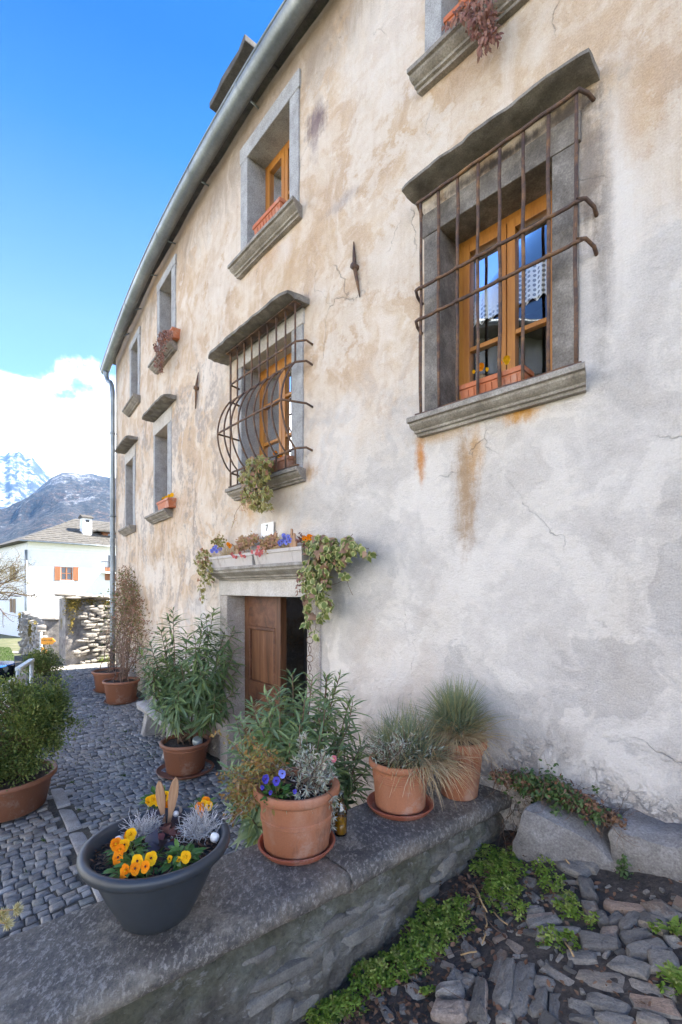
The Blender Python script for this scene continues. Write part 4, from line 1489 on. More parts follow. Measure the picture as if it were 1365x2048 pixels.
vs, fs, uvs, idx = [], [], [], {}
for j, z in enumerate(zl):
    for i, s in enumerate(sl):
        idx[i, j] = len(vs)
        vs.append(W(s, z, wall_disp(s, z)))
        uvs.append((s, z))
for j in range(len(zl) - 1):
    for i in range(len(sl) - 1):
        cs, cz = (sl[i] + sl[i + 1]) / 2, (zl[j] + zl[j + 1]) / 2
        if any(h[0] < cs < h[1] and h[2] < cz < h[3] for h in holes): continue
        fs.append((idx[i + 1, j], idx[i, j], idx[i, j + 1], idx[i + 1, j + 1]))
# far end wall, running back from the corner, and the closed rest of the house
nb = 12
b0 = len(vs)
for j, z in enumerate((-1.6, 2.0, WTOP)):
    for i in range(nb + 1):
        vs.append(W(SEND - 0.002 - 0.30 * 7.0 * i / nb, z, -7.0 * i / nb)); uvs.append((SEND + 7.0 * i / nb, z))
for j in range(2):
    for i in range(nb):
        a = b0 + j * (nb + 1) + i
        fs.append((a, a + nb + 1, a + nb + 2, a + 1))
b1 = len(vs)
for s, o_ in ((SEND - 2.1, -7.0), (-3.5, -7.0), (-3.5, 0.0)):
    for z in (-1.6, WTOP):
        vs.append(W(s, z, o_)); uvs.append((s + o_, z))
fs += [(b1, b1 + 1, b1 + 3, b1 + 2), (b1 + 2, b1 + 3, b1 + 5, b1 + 4)]
wmb = MB(); wmb.v = [tuple(p) for p in vs]; wmb.f = fs
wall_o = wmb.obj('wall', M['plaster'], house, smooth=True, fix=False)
ul = wall_o.data.uv_layers.new(name='UVMap')
for lp in wall_o.data.loops:
    ul.data[lp.index].uv = uvs[lp.vertex_index]
soft(wall_o, 50)


def stone_block(name, m, parent, u0, u1, o0, o1, z0, z1, bevel=0.008, rough=0.004):
    mb = MB()
    mb.box(wfr, u0, u1, o0, o1, z0, z1)
    return mb.obj(name, m, parent, smooth=False, bevel=bevel, rough=rough, sub=1)


SILL = [(-0.30, 0.0), (0.125, 0.0), (0.132, -0.006), (0.132, -0.034), (0.112, -0.038), (0.108, -0.052), (0.092, -0.068), (0.068, -0.078), (0.064, -0.092), (0.046, -0.096), (0.042, -0.112), (-0.05, -0.112), (-0.30, -0.06)]


def profile(name, m, parent, prof, u0, u1, z, ret=0.0, rough=0.003, n=9):
    """A moulding swept along the front; at its ends it returns into the wall."""
    mb = MB()
    rows = []
    us = [u0] + [u0 + (u1 - u0) * i / n for i in range(n + 1)] + [u1]
    for k, u in enumerate(us):
        rows.append([])
        for (o_, dz) in prof:
            shift = 0.0
            if k == 0: uu = u0 + max(0, (prof[2][0] - o_)) * ret; oo = o_
            elif k == len(us) - 1: uu = u1 - max(0, (prof[2][0] - o_)) * ret; oo = o_
            else: uu, oo = (u0 + max(0, (prof[2][0] - o_)) * ret if k == 1 else u1 - max(0, (prof[2][0] - o_)) * ret if k == len(us) - 2 else u), o_
            p = W(uu, z + dz, oo)
            q = p * 11
            p = p + Vector((mnoise.noise(q), mnoise.noise(q + Vector((5, 5, 5))), mnoise.noise(q + Vector((9, 1, 3))))) * rough
            rows[-1].append(p)
    mb.quadstrip(rows[1:-1], True, True, True)
    return soft(mb.obj(name, m, parent, smooth=True), 24)


def window(key, gm, sm_, lm, sash=True, panes=(0.36,), lab=None, depth=0.20, curtain=None, recess=None):
    s0, s1, S0, S1, z0, z1, z2 = WIN[key]
    od = -depth
    # the wooden frame in the reveal is the part; stone surround, sashes and panes are its pieces
    fr = MB()
    fw = 0.045
    fr.box(wfr, s1 + 0.012, s1 - fw, od - 0.06, od, z0 + .002, z1 + 0.03)
    fr.box(wfr, s0 - 0.012, s0 + fw, od - 0.06, od, z0 + .002, z1 + 0.03)
    fr.box(wfr, s0 + fw, s1 - fw, od - 0.06, od - 0.002, z1 - 0.045, z1 + 0.03)
    fr.box(wfr, s0 + fw, s1 - fw, od - 0.06, od - 0.002, z0 + .002, z0 + 0.05)
    w = fr.obj('window', M['larch'], house, bevel=0.004)
    if lab: w['label'] = lab
    stone_block('jamb', gm, w, S0, s0 + 0.001, -0.30, 0.016, z0 + .001, z1 - 0.001)
    stone_block('jamb', gm, w, s1 - 0.001, S1, -0.30, 0.016, z0 + .001, z1 - 0.001)
    stone_block('lintel', lm, w, S0 - 0.012, S1 + 0.012, -0.30, 0.020, z1, z2)
    profile('sill', sm_, w, SILL, S0 - 0.07, S1 + 0.06, z0, ret=0.25)
    mid = (s0 + s1) / 2
    for a, b in ((s0 + fw, mid - 0.003), (mid + 0.003, s1 - fw)):
        sb = MB()
        st = 0.052
        o0, o1 = od - 0.045, od + 0.012
        zb, zt = z0 + 0.05, z1 - 0.047
        sb.box(wfr, a, a + st, o0, o1, zb, zt)
        sb.box(wfr, b - st, b, o0, o1, zb, zt)
        sb.box(wfr, a + st, b - st, o0, o1 - .001, zb, zb + 0.06)
        sb.box(wfr, a + st, b - st, o0, o1 - .001, zt - 0.055, zt)
        for q in panes:
            zz = zb + (zt - zb) * q
            sb.box(wfr, a + st, b - st, o0 + .006, o1 - .004, zz - 0.014, zz + 0.014)
        sb.obj('sash', M['larch'], w, bevel=0.004)
        cuts = [zb + 0.06] + [zb + (zt - zb) * q for q in panes] + [zt - 0.055]
        for c, d in zip(cuts, cuts[1:]):
            pb = MB()
            o_ = (o0 + o1) / 2
            pb.add([W(a + st - .005, c, o_), W(b - st + .005, c, o_), W(b - st + .005, d, o_), W(a + st - .005, d, o_)], [(0, 1, 2, 3)])
            pb.obj('pane', M['glass'], w, fix=False)
    # dim room behind
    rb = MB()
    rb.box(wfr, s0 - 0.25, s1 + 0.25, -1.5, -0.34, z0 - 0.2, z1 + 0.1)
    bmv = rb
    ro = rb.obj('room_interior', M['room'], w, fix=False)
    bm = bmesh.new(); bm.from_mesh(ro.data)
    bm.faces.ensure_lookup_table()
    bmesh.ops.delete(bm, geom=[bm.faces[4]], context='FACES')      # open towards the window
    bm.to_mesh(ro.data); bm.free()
    if curtain:
        for a, b in ((s0 + fw + .04, mid - 0.03), (mid + 0.03, s1 - fw - .04)):
            zt, zb2 = curtain
            n = 40
            vs_, uv_ = [], []
            for i in range(n + 1):
                t = i / n
                u = a + (b - a) * t
                oo = od - 0.062 + 0.010 * math.sin(t * 22)
                sc = 0.028 * abs(math.sin(t * math.pi * 3.5))
                for k in range(7):
                    z = zt + (zb2 - sc - zt) * k / 6
                    vs_.append(W(u, z, oo)); uv_.append((u, z))
            cb = MB()
            cb.v = [tuple(p) for p in vs_]
            cb.f = [(i * 7 + k, (i + 1) * 7 + k, (i + 1) * 7 + k + 1, i * 7 + k + 1) for i in range(n) for k in range(6)]
            co = cb.obj('lace_curtain', M['lace'], w, smooth=True, fix=False)
            l2 = co.data.uv_layers.new(name='UVMap')
            for lp in co.data.loops: l2.data[lp.index].uv = uv_[lp.vertex_index]
    return w


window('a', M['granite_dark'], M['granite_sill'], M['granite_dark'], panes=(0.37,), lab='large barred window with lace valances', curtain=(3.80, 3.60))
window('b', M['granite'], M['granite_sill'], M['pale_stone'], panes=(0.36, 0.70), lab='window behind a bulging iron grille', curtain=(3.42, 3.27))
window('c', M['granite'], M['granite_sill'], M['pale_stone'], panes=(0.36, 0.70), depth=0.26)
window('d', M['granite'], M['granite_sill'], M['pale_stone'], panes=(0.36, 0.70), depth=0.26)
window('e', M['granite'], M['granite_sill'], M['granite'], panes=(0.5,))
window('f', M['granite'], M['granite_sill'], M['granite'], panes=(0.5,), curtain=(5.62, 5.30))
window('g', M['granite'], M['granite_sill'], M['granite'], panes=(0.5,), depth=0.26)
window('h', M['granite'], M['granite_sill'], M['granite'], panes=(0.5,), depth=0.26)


def canopy_slab(s0, s1, z, out, th, seed, droop=0.0):
    nu, no = 30, 8
    rr = random.Random(seed)
    rows_t, rows_b = [], []
    ph = rr.uniform(0, 9)
    for i in range(nu + 1):
        t = i / nu
        s = s0 + (s1 - s0) * t
        e = out * (1 - 0.10 * max(0, (abs(t - .5) - .40) / .10) ** 2) + 0.008 * mnoise.noise(Vector((t * 7 + seed, 1, ph))) + 0.005 * mnoise.noise(Vector((t * 31 + seed, 1, ph)))
        rt, rb = [], []
        for k in range(no + 1):
            o_ = -0.06 + (e + 0.06) * k / no
            n = mnoise.noise(Vector((s * 4, o_ * 9, seed)))
            n2 = mnoise.noise(Vector((s * 13, o_ * 22, seed + 3)))
            zz = z - droop * max(0, o_) + 0.007 * n + 0.005 * n2
            tt = th * (1.0 + 0.45 * n) * (1 - 0.55 * max(0, k / no - .75) / .25)
            rt.append(W(s, zz + tt * .5, o_)); rb.append(W(s, zz - tt * .5 + 0.008 * n2, o_))
        rows_t.append(rt + rb[::-1])
    mb = MB()
    mb.quadstrip(rows_t, True, True, True)
    return soft(mb.obj('window_canopy', M['canopy'], house, smooth=True), 38)


canopy_slab(0.735, 1.870, 4.425, 0.185, 0.040, 3, 0.02)
canopy_slab(3.00, 4.45, 4.255, 0.255, 0.052, 7, 0.05)
canopy_slab(6.00, 7.09, 4.375, 0.20, 0.055, 11, 0.05)
canopy_slab(8.15, 9.20, 4.385, 0.20, 0.055, 15, 0.05)

# ---- iron grilles
gr = MB()
ob = 0.095
gr.tube([W(0.760, 4.318, -0.02), W(0.775, 4.322, 0.05), W(0.80, 4.318, ob + .012)] + [W(0.80 + 0.99 * i / 10, 4.318 + (-.004 if i % 2 else .002), ob + .012) for i in range(1, 11)] + [W(1.83, 4.31, -0.02)], 0.011, 8)
grille = gr.obj('window_grille', M['rust'], house, smooth=True)
for i in range(8):
    s = 0.818 + (1.771 - 0.818) * i / 7
    b = MB()
    rb_ = random.Random(60 + i)
    b.tube([W(s + 0.004 * rb_.uniform(-1, 1), z, ob + 0.003 * rb_.uniform(-1, 1)) for z in np.linspace(2.925, 4.32, 9)], [0.0104 + 0.0010 * rb_.uniform(-1, 1) for _ in range(9)], 8)
    b.obj('bar', M['rust'], grille, smooth=True)
for zr in (3.755, 3.553):
    pts = [W(0.752, zr - 0.045, -0.03), W(0.752, zr - 0.012, 0.03), W(0.775, zr + 0.012, 0.085), W(0.805, zr + 0.006, ob + .020)]
    for i in range(8):
        s = 0.818 + (1.771 - 0.818) * i / 7
        pts += [W(s - .03, zr, ob + .009), W(s, zr, ob + .017), W(s + .03, zr, ob + .009)]
    pts += [W(1.80, zr, ob + .012), W(1.822, zr - .012, 0.06), W(1.825, zr - .03, 0.02), W(1.825, zr - .035, -0.03)]
    b = MB(); b.tube(pts, 0.0102, 8)
    b.obj('rail', M['rust'], grille, smooth=True)
b = MB(); b.tube([W(0.79 + 1.02 * i / 10, 2.940 + .003 * math.sin(i * 2), ob + .004) for i in range(11)], 0.009, 6)
b.obj('rail', M['rust'], grille, smooth=True)

# bulging grille
ob = 0.12
bul = 0.145
gr = MB()
gr.box(wfr, 3.02, 4.20, 0.07, 0.15, 4.205, 4.216)
grille2 = gr.obj('window_grille', M['rust'], house)
NB = 9
for i in range(NB):
    s = 3.038 + (4.150 - 3.038) * i / (NB - 1)
    b = MB()
    b.tube([W(s, 4.21, ob)] + [W(s, z, ob) for z in np.linspace(4.1, 3.72, 4)] + [W(s, 3.71 - 0.725 * t, ob + bul * (math.sin(math.pi * min(1, t * 1.0)) ** 0.75 if t < 1 else 0) * (1 + .0 * t)) for t in np.linspace(0.03, 1.0, 16)] + [W(s, 2.84, ob)], 0.0085, 7)
    b.obj('bar', M['rust'], grille2, smooth=True)
for zr, oo in ((3.885, ob), (3.712, ob), (3.355, ob + bul), (2.985, ob)):
    b = MB()
    pts = [W(2.955, zr - .02, -0.03), W(2.965, zr + .005, 0.06)] + [W(3.03 + 1.125 * i / 12, zr + .002 * math.sin(i * 3), oo) for i in range(13)] + [W(4.165, zr - .004, oo * .55), W(4.165, zr - 0.02, -0.03)]
    b.tube(pts, 0.0095, 7)
    b.obj('rail', M['rust'], grille2, smooth=True)
b = MB(); b.box(wfr, 3.0, 4.18, 0.105, 0.135, 2.837, 2.846); b.obj('rail', M['rust'], grille2)
# a bare iron bar bracket stands at each end of the bulge
for s in (4.150, ):
    b = MB(); b.tube([W(s + .012, z, ob) for z in (4.2, 3.5, 2.84)], 0.0085, 6); b.obj('bar', M['rust'], grille2, smooth=True)

# ---- tie-rod anchors
def anchor(p0, p1, pm):
    a, b_, c = wall_hit(*p0), wall_hit(*p1), wall_hit(*pm)
    mb = MB()
    A, B, Cc = W(a[0], a[1], 0.012), W(b_[0], b_[1], 0.010), W(c[0], c[1], 0.03)
    pts = [A, A.lerp(Cc, .5), Cc, Cc.lerp(B, .5), B]
    mb.tube(pts, [0.004, 0.013, 0.017, 0.012, 0.004], 8)
    mb.obj('tie_anchor', M['rust'], house, smooth=True)
    k = MB(); k.tube([W(c[0], c[1], -.02), W(c[0], c[1], .055)], [0.026, 0.024], 8)
    k.obj('anchor_boss', M['rust'], house, smooth=True)


anchor((710, 485), (722, 595), (715, 537))
anchor((399, 745), (393, 818), (397, 777))

# ---- doorway
s0, s1, S0, S1, z0, z1, z2 = DOOR
stone_block('door_jamb', M['door_stone'], house, S0, s0, -0.34, 0.022, z0, z1 - .001, 0.012, 0.006)
stone_block('door_jamb', M['door_stone'], house, s1, S1, -0.34, 0.022, z0, z1 - .001, 0.012, 0.006)
stone_block('door_lintel', M['pale_stone'], house, S0 - .01, S1 + .01, -0.34, 0.026, z1, z2, 0.010, 0.006)
CORN = [(-0.1, 0.13), (0.165, 0.13), (0.17, 0.105), (0.155, 0.092), (0.15, 0.075), (0.115, 0.050), (0.085, 0.036), (0.08, 0.022), (0.055, 0.014), (0.05, 0.0), (-0.1, 0.0)]
profile('door_cornice', M['granite_sill'], house, CORN, S0 - 0.005, S1 + 0.02, z2, ret=0.5)
st = MB(); st.box(wfr, s0 - .05, s1 + .05, -0.6, 0.06, -0.5, -0.13)
st.obj('doorstep', M['door_stone'], house, bevel=0.012, rough=0.005, sub=2)
# left leaf: stiles, rails and sunk panels
od = -0.20
sl0, sl1 = 3.722, s1
leaf = MB()
leaf.box(wfr, sl0, sl1 + .01, od - .055, od - .02, -0.13, z1 + .02)
dleaf = leaf.obj('door_leaf', M['door_wood'], house)
dleaf['label'] = 'panelled brown wooden leaf'
b = MB(); b.box(wfr, sl0, sl0 + 0.085, od - .02, od + .006, -0.13, z1); b.obj('stile', M['door_wood'], dleaf, bevel=.004)
b = MB(); b.box(wfr, sl1 - 0.085, sl1, od - .02, od + .006, -0.13, z1); b.obj('stile', M['door_wood'], dleaf, bevel=.004)
M['door_rail'] = wood_mat('old_door_rail', [(0.05, 0.020, 0.010), (0.125, 0.050, 0.024), (0.20, 0.09, 0.045)], 'X', 0.6, 6)
for za, zb in ((1.40, z1 - .002), (0.62, 0.78), (-0.13, 0.04)):
    b = MB(); b.box(wfr, sl0 + .085, sl1 - .085, od - .02, od + .004, za, zb); b.obj('rail', M['door_rail'], dleaf, bevel=.004)
for za, zb in ((0.78, 1.40), (0.04, 0.62)):
    n = 2
    for k in range(n):
        ua = sl0 + .125 + (sl1 - sl0 - .25) * k / n
        ub = sl0 + .125 + (sl1 - sl0 - .25) * (k + 1) / n
        b = MB(); b.box(wfr, ua + .001, ub - .001, od - .02, od - .012, za + .04, zb - .04); b.obj('panel_board', M['door_wood'], dleaf, bevel=.002)
    for ua, ub, zc, zd in ((sl0 + .085, sl1 - .085, za, za + .035), (sl0 + .085, sl1 - .085, zb - .035, zb), (sl0 + .085, sl0 + .12, za + .035, zb - .035), (sl1 - .12, sl1 - .085, za + .035, zb - .035)):
        b = MB(); b.box(wfr, ua, ub, od - .02, od + .014, zc, zd); b.obj('moulding', M['door_rail'], dleaf, bevel=.008, bseg=3)
# the edge of the leaf and the dark inner door behind the open half
b = MB(); b.box(wfr, sl0 - 0.03, sl0 - .002, od - .055, od + .02, -0.13, z1); b.obj('meeting_strip', M['door_wood'], dleaf, bevel=.004)
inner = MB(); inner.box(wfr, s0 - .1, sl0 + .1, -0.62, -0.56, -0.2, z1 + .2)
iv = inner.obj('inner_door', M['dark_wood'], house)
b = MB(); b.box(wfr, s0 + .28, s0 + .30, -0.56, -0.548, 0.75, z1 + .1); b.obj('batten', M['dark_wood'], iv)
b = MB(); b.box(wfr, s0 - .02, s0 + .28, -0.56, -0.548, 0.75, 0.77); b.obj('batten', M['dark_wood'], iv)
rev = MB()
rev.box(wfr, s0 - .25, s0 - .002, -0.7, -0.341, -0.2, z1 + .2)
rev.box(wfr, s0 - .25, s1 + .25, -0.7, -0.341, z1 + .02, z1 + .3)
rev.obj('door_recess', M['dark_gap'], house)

# ---- eaves, roof, gutter
def gutter_z(s):
    return 6.590 - 0.012 * s - 0.010 * max(0, s - 6) ** 1.6


rr = random.Random(3)
s = -3.6
while s < SEND + 0.35:
    L = rr.uniform(0.55, 1.0)
    e = min(s + L, SEND + 0.40)
    zt = WTOP + rr.uniform(0.0, 0.03)
    mb = MB()
    mb.box(wfr, s + .004, e - .004, -0.30, 0.13 + rr.uniform(-.03, .02), zt, zt + rr.uniform(.03, .05))
    mb.obj('eave_slab', M['slate'], house, bevel=.006, rough=.006, sub=2)
    s += L
# roof: courses of stone slabs rising to the ridge
roof = MB()
PITCH = math.tan(R(26))
rows = []
for k in range(2):
    pass
for i in range(0, 30):
    s = -3.6 + (SEND + 0.35 + 3.6) * i / 29
    kx = 0.30 * max(0.0, s / SEND)
    rows.append([W(s, WTOP + .055, 0.12), W(s - 3.5 * kx, WTOP + .055 + 3.7 * PITCH, -3.5), W(s - 7.2 * kx, WTOP + .055, -7.2), W(s - 7.2 * kx, WTOP + .0, -7.2), W(s - 3.5 * kx, WTOP - .0 + 3.6 * PITCH, -3.5), W(s - .1 * kx, WTOP + .035, -0.10)])
roof.quadstrip(rows, True, True, True)
rf = roof.obj('roof', M['slate'], house)
for c in range(9):
    s = -3.6
    while s < SEND + 0.3:
        L = rr.uniform(.4, .8)
        o_ = 0.15 - c * 0.4
        if s > SEND + .3 + .30 * min(0, o_ - .5): break
        mb = MB()
        f = lambda u, o, z, o_=o_: W(u, WTOP + .075 + (0.15 - o) * PITCH * .96 + z, o)
        mb.box(f, s + .005, min(s + L, SEND + .4 + .30 * min(0, o_ - .5)) - .005, o_ - .5, o_ + rr.uniform(-.03, .02), 0.004 + rr.uniform(0, .012), 0.05)
        if c < 2 or rr.random() < 2:
            mb.obj('roof_slab', M['slate'], rf, bevel=0.005, bseg=1)
        s += L
gut = MB()
rows = []
gl = np.linspace(-3.5, SEND + 0.28, 70)
GO, GRAD = 0.170, 0.088
for s in gl:
    row = []
    for k in range(15):
        t = math.pi * (1.0 + k / 14.0)
        row.append(W(s, gutter_z(s) + GRAD * math.sin(t) + 0.04, GO - GRAD * math.cos(t + math.pi) * -1))
    for k in range(15):
        t = math.pi * (2.0 - k / 14.0)
        row.append(W(s, gutter_z(s) + (GRAD - .004) * math.sin(t) + 0.04, GO - (GRAD - .004) * math.cos(t + math.pi) * -1))
    rows.append(row)
gut.quadstrip(rows, True, True, True)
gutter = soft(gut.obj('gutter', M['zinc'], house, smooth=True), 60)
b = MB(); b.tube([W(s, gutter_z(s) + .043, GO + GRAD) for s in gl], 0.011, 8)
b.obj('bead', M['zinc'], gutter, smooth=True)
for s in (0.2, 1.9, 4.3, 6.1, 7.9):
    b = MB()
    rows = []
    for q in (s, s + .012):
        rows.append([W(q, gutter_z(q) + (GRAD + .003) * math.sin(math.pi * (1 + k / 14)) + .04, GO + (GRAD + .003) * math.cos(math.pi * (1 + k / 14))) for k in range(15)])
    b.quadstrip(rows, False)
    b.obj('seam', M['zinc'], gutter, smooth=True)
for s in [wall_hit(x, y, .2)[0] for x, y in ((482, 180), (385, 335), (320, 455), (287, 545), (256, 625), (235, 690))] + [1.9, 0.6]:
    b = MB()
    rows = []
    for q in (s - .014, s + .014):
        rows.append([W(q, gutter_z(q) + (GRAD + .006) * math.sin(math.pi * (1 + k / 14)) + .04, GO + (GRAD + .006) * math.cos(math.pi * (1 + k / 14))) for k in range(15)])
    b.quadstrip(rows, False)
    b.tube([W(s, gutter_z(s) - .02, GO - GRAD + .01), W(s, WTOP - .09, -.02)], 0.010, 6)
    b.obj('gutter_bracket', M['zinc'], house, smooth=True)
# downpipe with its swan neck
SP = 10.17
dz0 = gutter_z(SEND + .15)
dp = MB()
p_top = W(SEND + .12, dz0 - .01, GO)
p_a = W(SEND + .11, dz0 - .16, GO - .01)
p_b = W(SP + .02, dz0 - .36, 0.09)
p_c = W(SP, dz0 - .52, 0.075)
pts = [p_top, p_a.lerp(p_top, .5), p_a, p_a.lerp(p_b, .25) + Vector((0, 0, -.035)), p_a.lerp(p_b, .75) + Vector((0, 0, .02)), p_b, p_c]
pts += [W(SP, z, 0.075) for z in np.linspace(dz0 - .8, 0.15, 10)]
dp.tube(pts, [0.06, 0.055] + [0.047] * (len(pts) - 2), 14)
dpo = dp.obj('downpipe', M['zinc'], house, smooth=True)
for z in (5.0, 3.3, 1.7):
    b = MB(); b.tube([W(SP, z - .02, .075), W(SP, z + .02, .075)], 0.054, 14); b.tube([W(SP, z, .03), W(SP, z, -.02)], 0.01, 6)
    b.obj('pipe_clip', M['zinc'], dpo, smooth=True)
# chimney on the roof behind the gutter
cs, cz = wall_hit(449, 155, 0.12)
cs -= .04
cf, ct, cn = frame_at(cs, 0, -0.28)
mb = MB(); mb.box(cf, -0.30, 0.30, -0.30, 0.24, WTOP, cz - .03)
ch = mb.obj('chimney', M['old_render'], house, bevel=.02, rough=.015, sub=3)
mb = MB(); mb.box(cf, -0.42, 0.42, -0.42, 0.40, cz - .03, cz + .045); mb.obj('chimney_cap', M['dark_slab'], ch, bevel=.012, rough=.02, sub=4)
mb = MB(); mb.box(cf, -0.34, 0.30, -0.30, 0.26, cz + .045, cz + .09); mb.obj('chimney_cap', M['dark_slab'], ch, bevel=.012, rough=.02, sub=4)
# ================================================================== behind the house
BR = random.Random(77)


def rubble_wall(root, p0, p1, th, zb0, zb1, zt0, zt1, m, seed, render=None):
    """Irregular field wall between two points of the ground."""
    p0, p1 = Vector((*p0, 0)), Vector((*p1, 0))
    d = p1 - p0; L = d.length; d.normalize()
    n = Vector((d.y, -d.x, 0))
    if n.y > 0: n = -n            # towards the camera
    mb = MB()
    rows = []
    nu, nz = int(L / 0.05) + 2, 30
    for i in range(nu + 1):
        t = i / nu
        b = p0 + d * L * t
        zb, zt = zb0 + (zb1 - zb0) * t, zt0 + (zt1 - zt0) * t
        zt += 0.07 * mnoise.noise(Vector((t * L * 1.7, seed, 0)))
        row = []
        for k in range(nz + 1):
            z = zb - .3 + (zt - zb + .3) * k / nz
            off = 0.07 * mnoise.noise(Vector((t * L * 2.2, z * 3.5, seed))) + 0.045 * mnoise.noise(Vector((t * L * 6, z * 11, seed)))
            row.append(b + n * (off + 0.05 * (1 - k / nz)) + Vector((0, 0, z)))
        row.append(b - n * th + Vector((0, 0, zt - .03)))
        row.append(b - n * th + Vector((0, 0, zb - .3)))
        rows.append(row)
    mb.quadstrip(rows, True, True, True)
    o = soft(mb.obj('wall_body', m, root, smooth=True), 50)
    return d, n, L


fw = thing('field_wall', (-5.83, 9.95, 0.1), 'sunlit dry stone wall with mossy top beside the downpipe', 'stone wall')
A0, A1 = (-5.84, 9.92), (-4.55, 11.05)
d, n, L = rubble_wall(fw, A0, A1, 0.65, 0.10, 0.15, 1.62, 1.50, M['old_render'], 3)
base0 = Vector((*A0, 0))
for k in range(290):
    u = BR.uniform(0.05, L)
    z = BR.uniform(0.12, 1.45)
    if u < 0.22 + 0.16 * max(0, z - .2) + 0.1 * math.sin(z * 9): continue
    w, h = BR.uniform(.05, .13), BR.uniform(.018, .042)
    me = VAR[k % 10]
    mtx = Matrix.Translation(base0 + d * u + n * (0.06 + BR.uniform(0, .035)) + Vector((0, 0, z))) @ Matrix((d, n, Vector((0, 0, 1)))).transposed().to_4x4() @ Matrix.Rotation(BR.gauss(0, .12), 4, 'Y') @ Matrix.Diagonal((w, .07, h, 1))
    o = link('stone', me, fw, mtx)
    o.material_slots[0].link = 'OBJECT'; o.material_slots[0].material = M['drywall']
for k in range(26):
    u = L * k / 25
    zt = 1.62 - .12 * u / L + 0.02
    mtx = Matrix.Translation(base0 + d * u - n * BR.uniform(.0, .25) + Vector((0, 0, zt + BR.uniform(-.02, .05)))) @ Matrix.Rotation(math.atan2(d.y, d.x) + BR.gauss(0, .2), 4, 'Z') @ Matrix.Diagonal((BR.uniform(.12, .25), BR.uniform(.15, .28), BR.uniform(.02, .04), 1))
    o = link('capstone', VAR[k % 10], fw, mtx)
    o.material_slots[0].link = 'OBJECT'; o.material_slots[0].material = M['drywall']


def moss_cloud(root, pts, m, name='moss', s=(.02, .05)):
    c = Cloud()
    P = [p for p in pts]
    D = [(BR.gauss(0, .6), BR.gauss(0, .6) - .4, BR.gauss(-.5, .6)) for _ in P]
    N = [(BR.gauss(0, 1), BR.gauss(0, 1), BR.gauss(0, 1)) for _ in P]
    c.put(SMALL_LEAF, P, D, N, [BR.uniform(*s) for _ in P])
    return c.obj(name, m, root)


pts = []
for (u0, u1, za, zb, k) in [(-.02, .28, 1.18, 1.62, 600), (.35, .55, 1.42, 1.58, 130), (.72, 1.25, 1.25, 1.55, 700), (.85, 1.05, 1.0, 1.3, 200), (.05, .14, .8, 1.2, 100)]:
    for _ in range(k):
        u, z = BR.gauss((u0 + u1) / 2, (u1 - u0) / 3.5), BR.triangular(za, zb, zb)
        pts.append(base0 + d * u + n * (.07 + BR.uniform(-.01, .04)) + Vector((0, 0, z)))
moss_cloud(fw, pts, M['moss'])
# yellow panel fixed to that wall
yb = MB()
yf = grid_frame(base0 + d * 1.05 + n * .12, d, n)
yb.box(yf, -.10, .12, 0, .012, 1.26, 1.42)
yp = yb.obj('notice_panel', M['yellow'], None, bevel=.003)
tag(yp, 'small plain yellow panel on the dry stone wall behind the downpipe', 'sign')

fw2 = thing('field_wall', (-8.5, 13.5, -.5), 'lower grey garden wall receding past the yellow signpost', 'stone wall')
B0, B1 = (-6.72, 10.6), (-11.7, 17.2)
d2, n2, L2 = rubble_wall(fw2, B0, B1, 0.5, 0.0, -1.3, 1.08, 0.92, M['old_render'], 8)
pts = []
for (u0, u1, za, zb, k) in [(.25, .9, .55, 1.02, 420), (1.6, 2.9, .3, .95, 700), (7.6, 8.3, .1, .95, 300)]:
    for _ in range(k):
        u, z = BR.uniform(u0, u1), BR.triangular(za, zb, zb)
        pts.append(Vector((*B0, 0)) + d2 * u + n2 * (.08 + BR.uniform(-.01, .05)) + Vector((0, 0, z)))
moss_cloud(fw2, pts, M['moss'], s=(.03, .07))
for k in range(170):
    u, t_ = L2 * BR.random() ** 1.5, BR.random()
    z = (0.0 - 1.3 * u / L2) * (1 - t_) + (1.0 - .16 * u / L2) * t_
    mtx = Matrix.Translation(Vector((*B0, 0)) + d2 * u + n2 * (0.03 + BR.uniform(0, .04)) + Vector((0, 0, z))) @ Matrix((d2, n2, Vector((0, 0, 1)))).transposed().to_4x4() @ Matrix.Rotation(BR.gauss(0, .1), 4, 'Y') @ Matrix.Diagonal((BR.uniform(.08, .2), .09, BR.uniform(.03, .075), 1))
    o = link('stone', VAR[k % 10], fw2, mtx)
    o.material_slots[0].link = 'OBJECT'; o.material_slots[0].material = M['drywall']
for k in range(24):
    u = L2 * (k + .5) / 24
    mtx = Matrix.Translation(Vector((*B0, 0)) + d2 * u - n2 * .2 + Vector((0, 0, 1.08 - .16 * u / L2 + BR.uniform(0, .04)))) @ Matrix.Rotation(BR.uniform(0, 3), 4, 'Z') @ Matrix.Diagonal((.24, .2, .035, 1))
    o = link('capstone', VAR[k % 10], fw2, mtx)
    o.material_slots[0].link = 'OBJECT'; o.material_slots[0].material = M['drywall']

# grass bank, lane, sunlit strip
def bank_z(x, y):
    t = min(1, max(0, (-x - 5.2) / 4.5))
    return (street_z(x, y) - .03) * (1 - t) + (far_ground(x, y) + .45 * (1 - t)) * t + .14 + .03 * mnoise.noise(Vector((x, y, 0)))


def in_bank(x, y):
    e = (Vector((x, y, 0)) - Vector((*B0, 0)))
    return e.dot(n2) > -0.1 and -24 < x < -6.4 and y > 11.3 and e.dot(n2) < 2.6 - .11 * (y - 11)


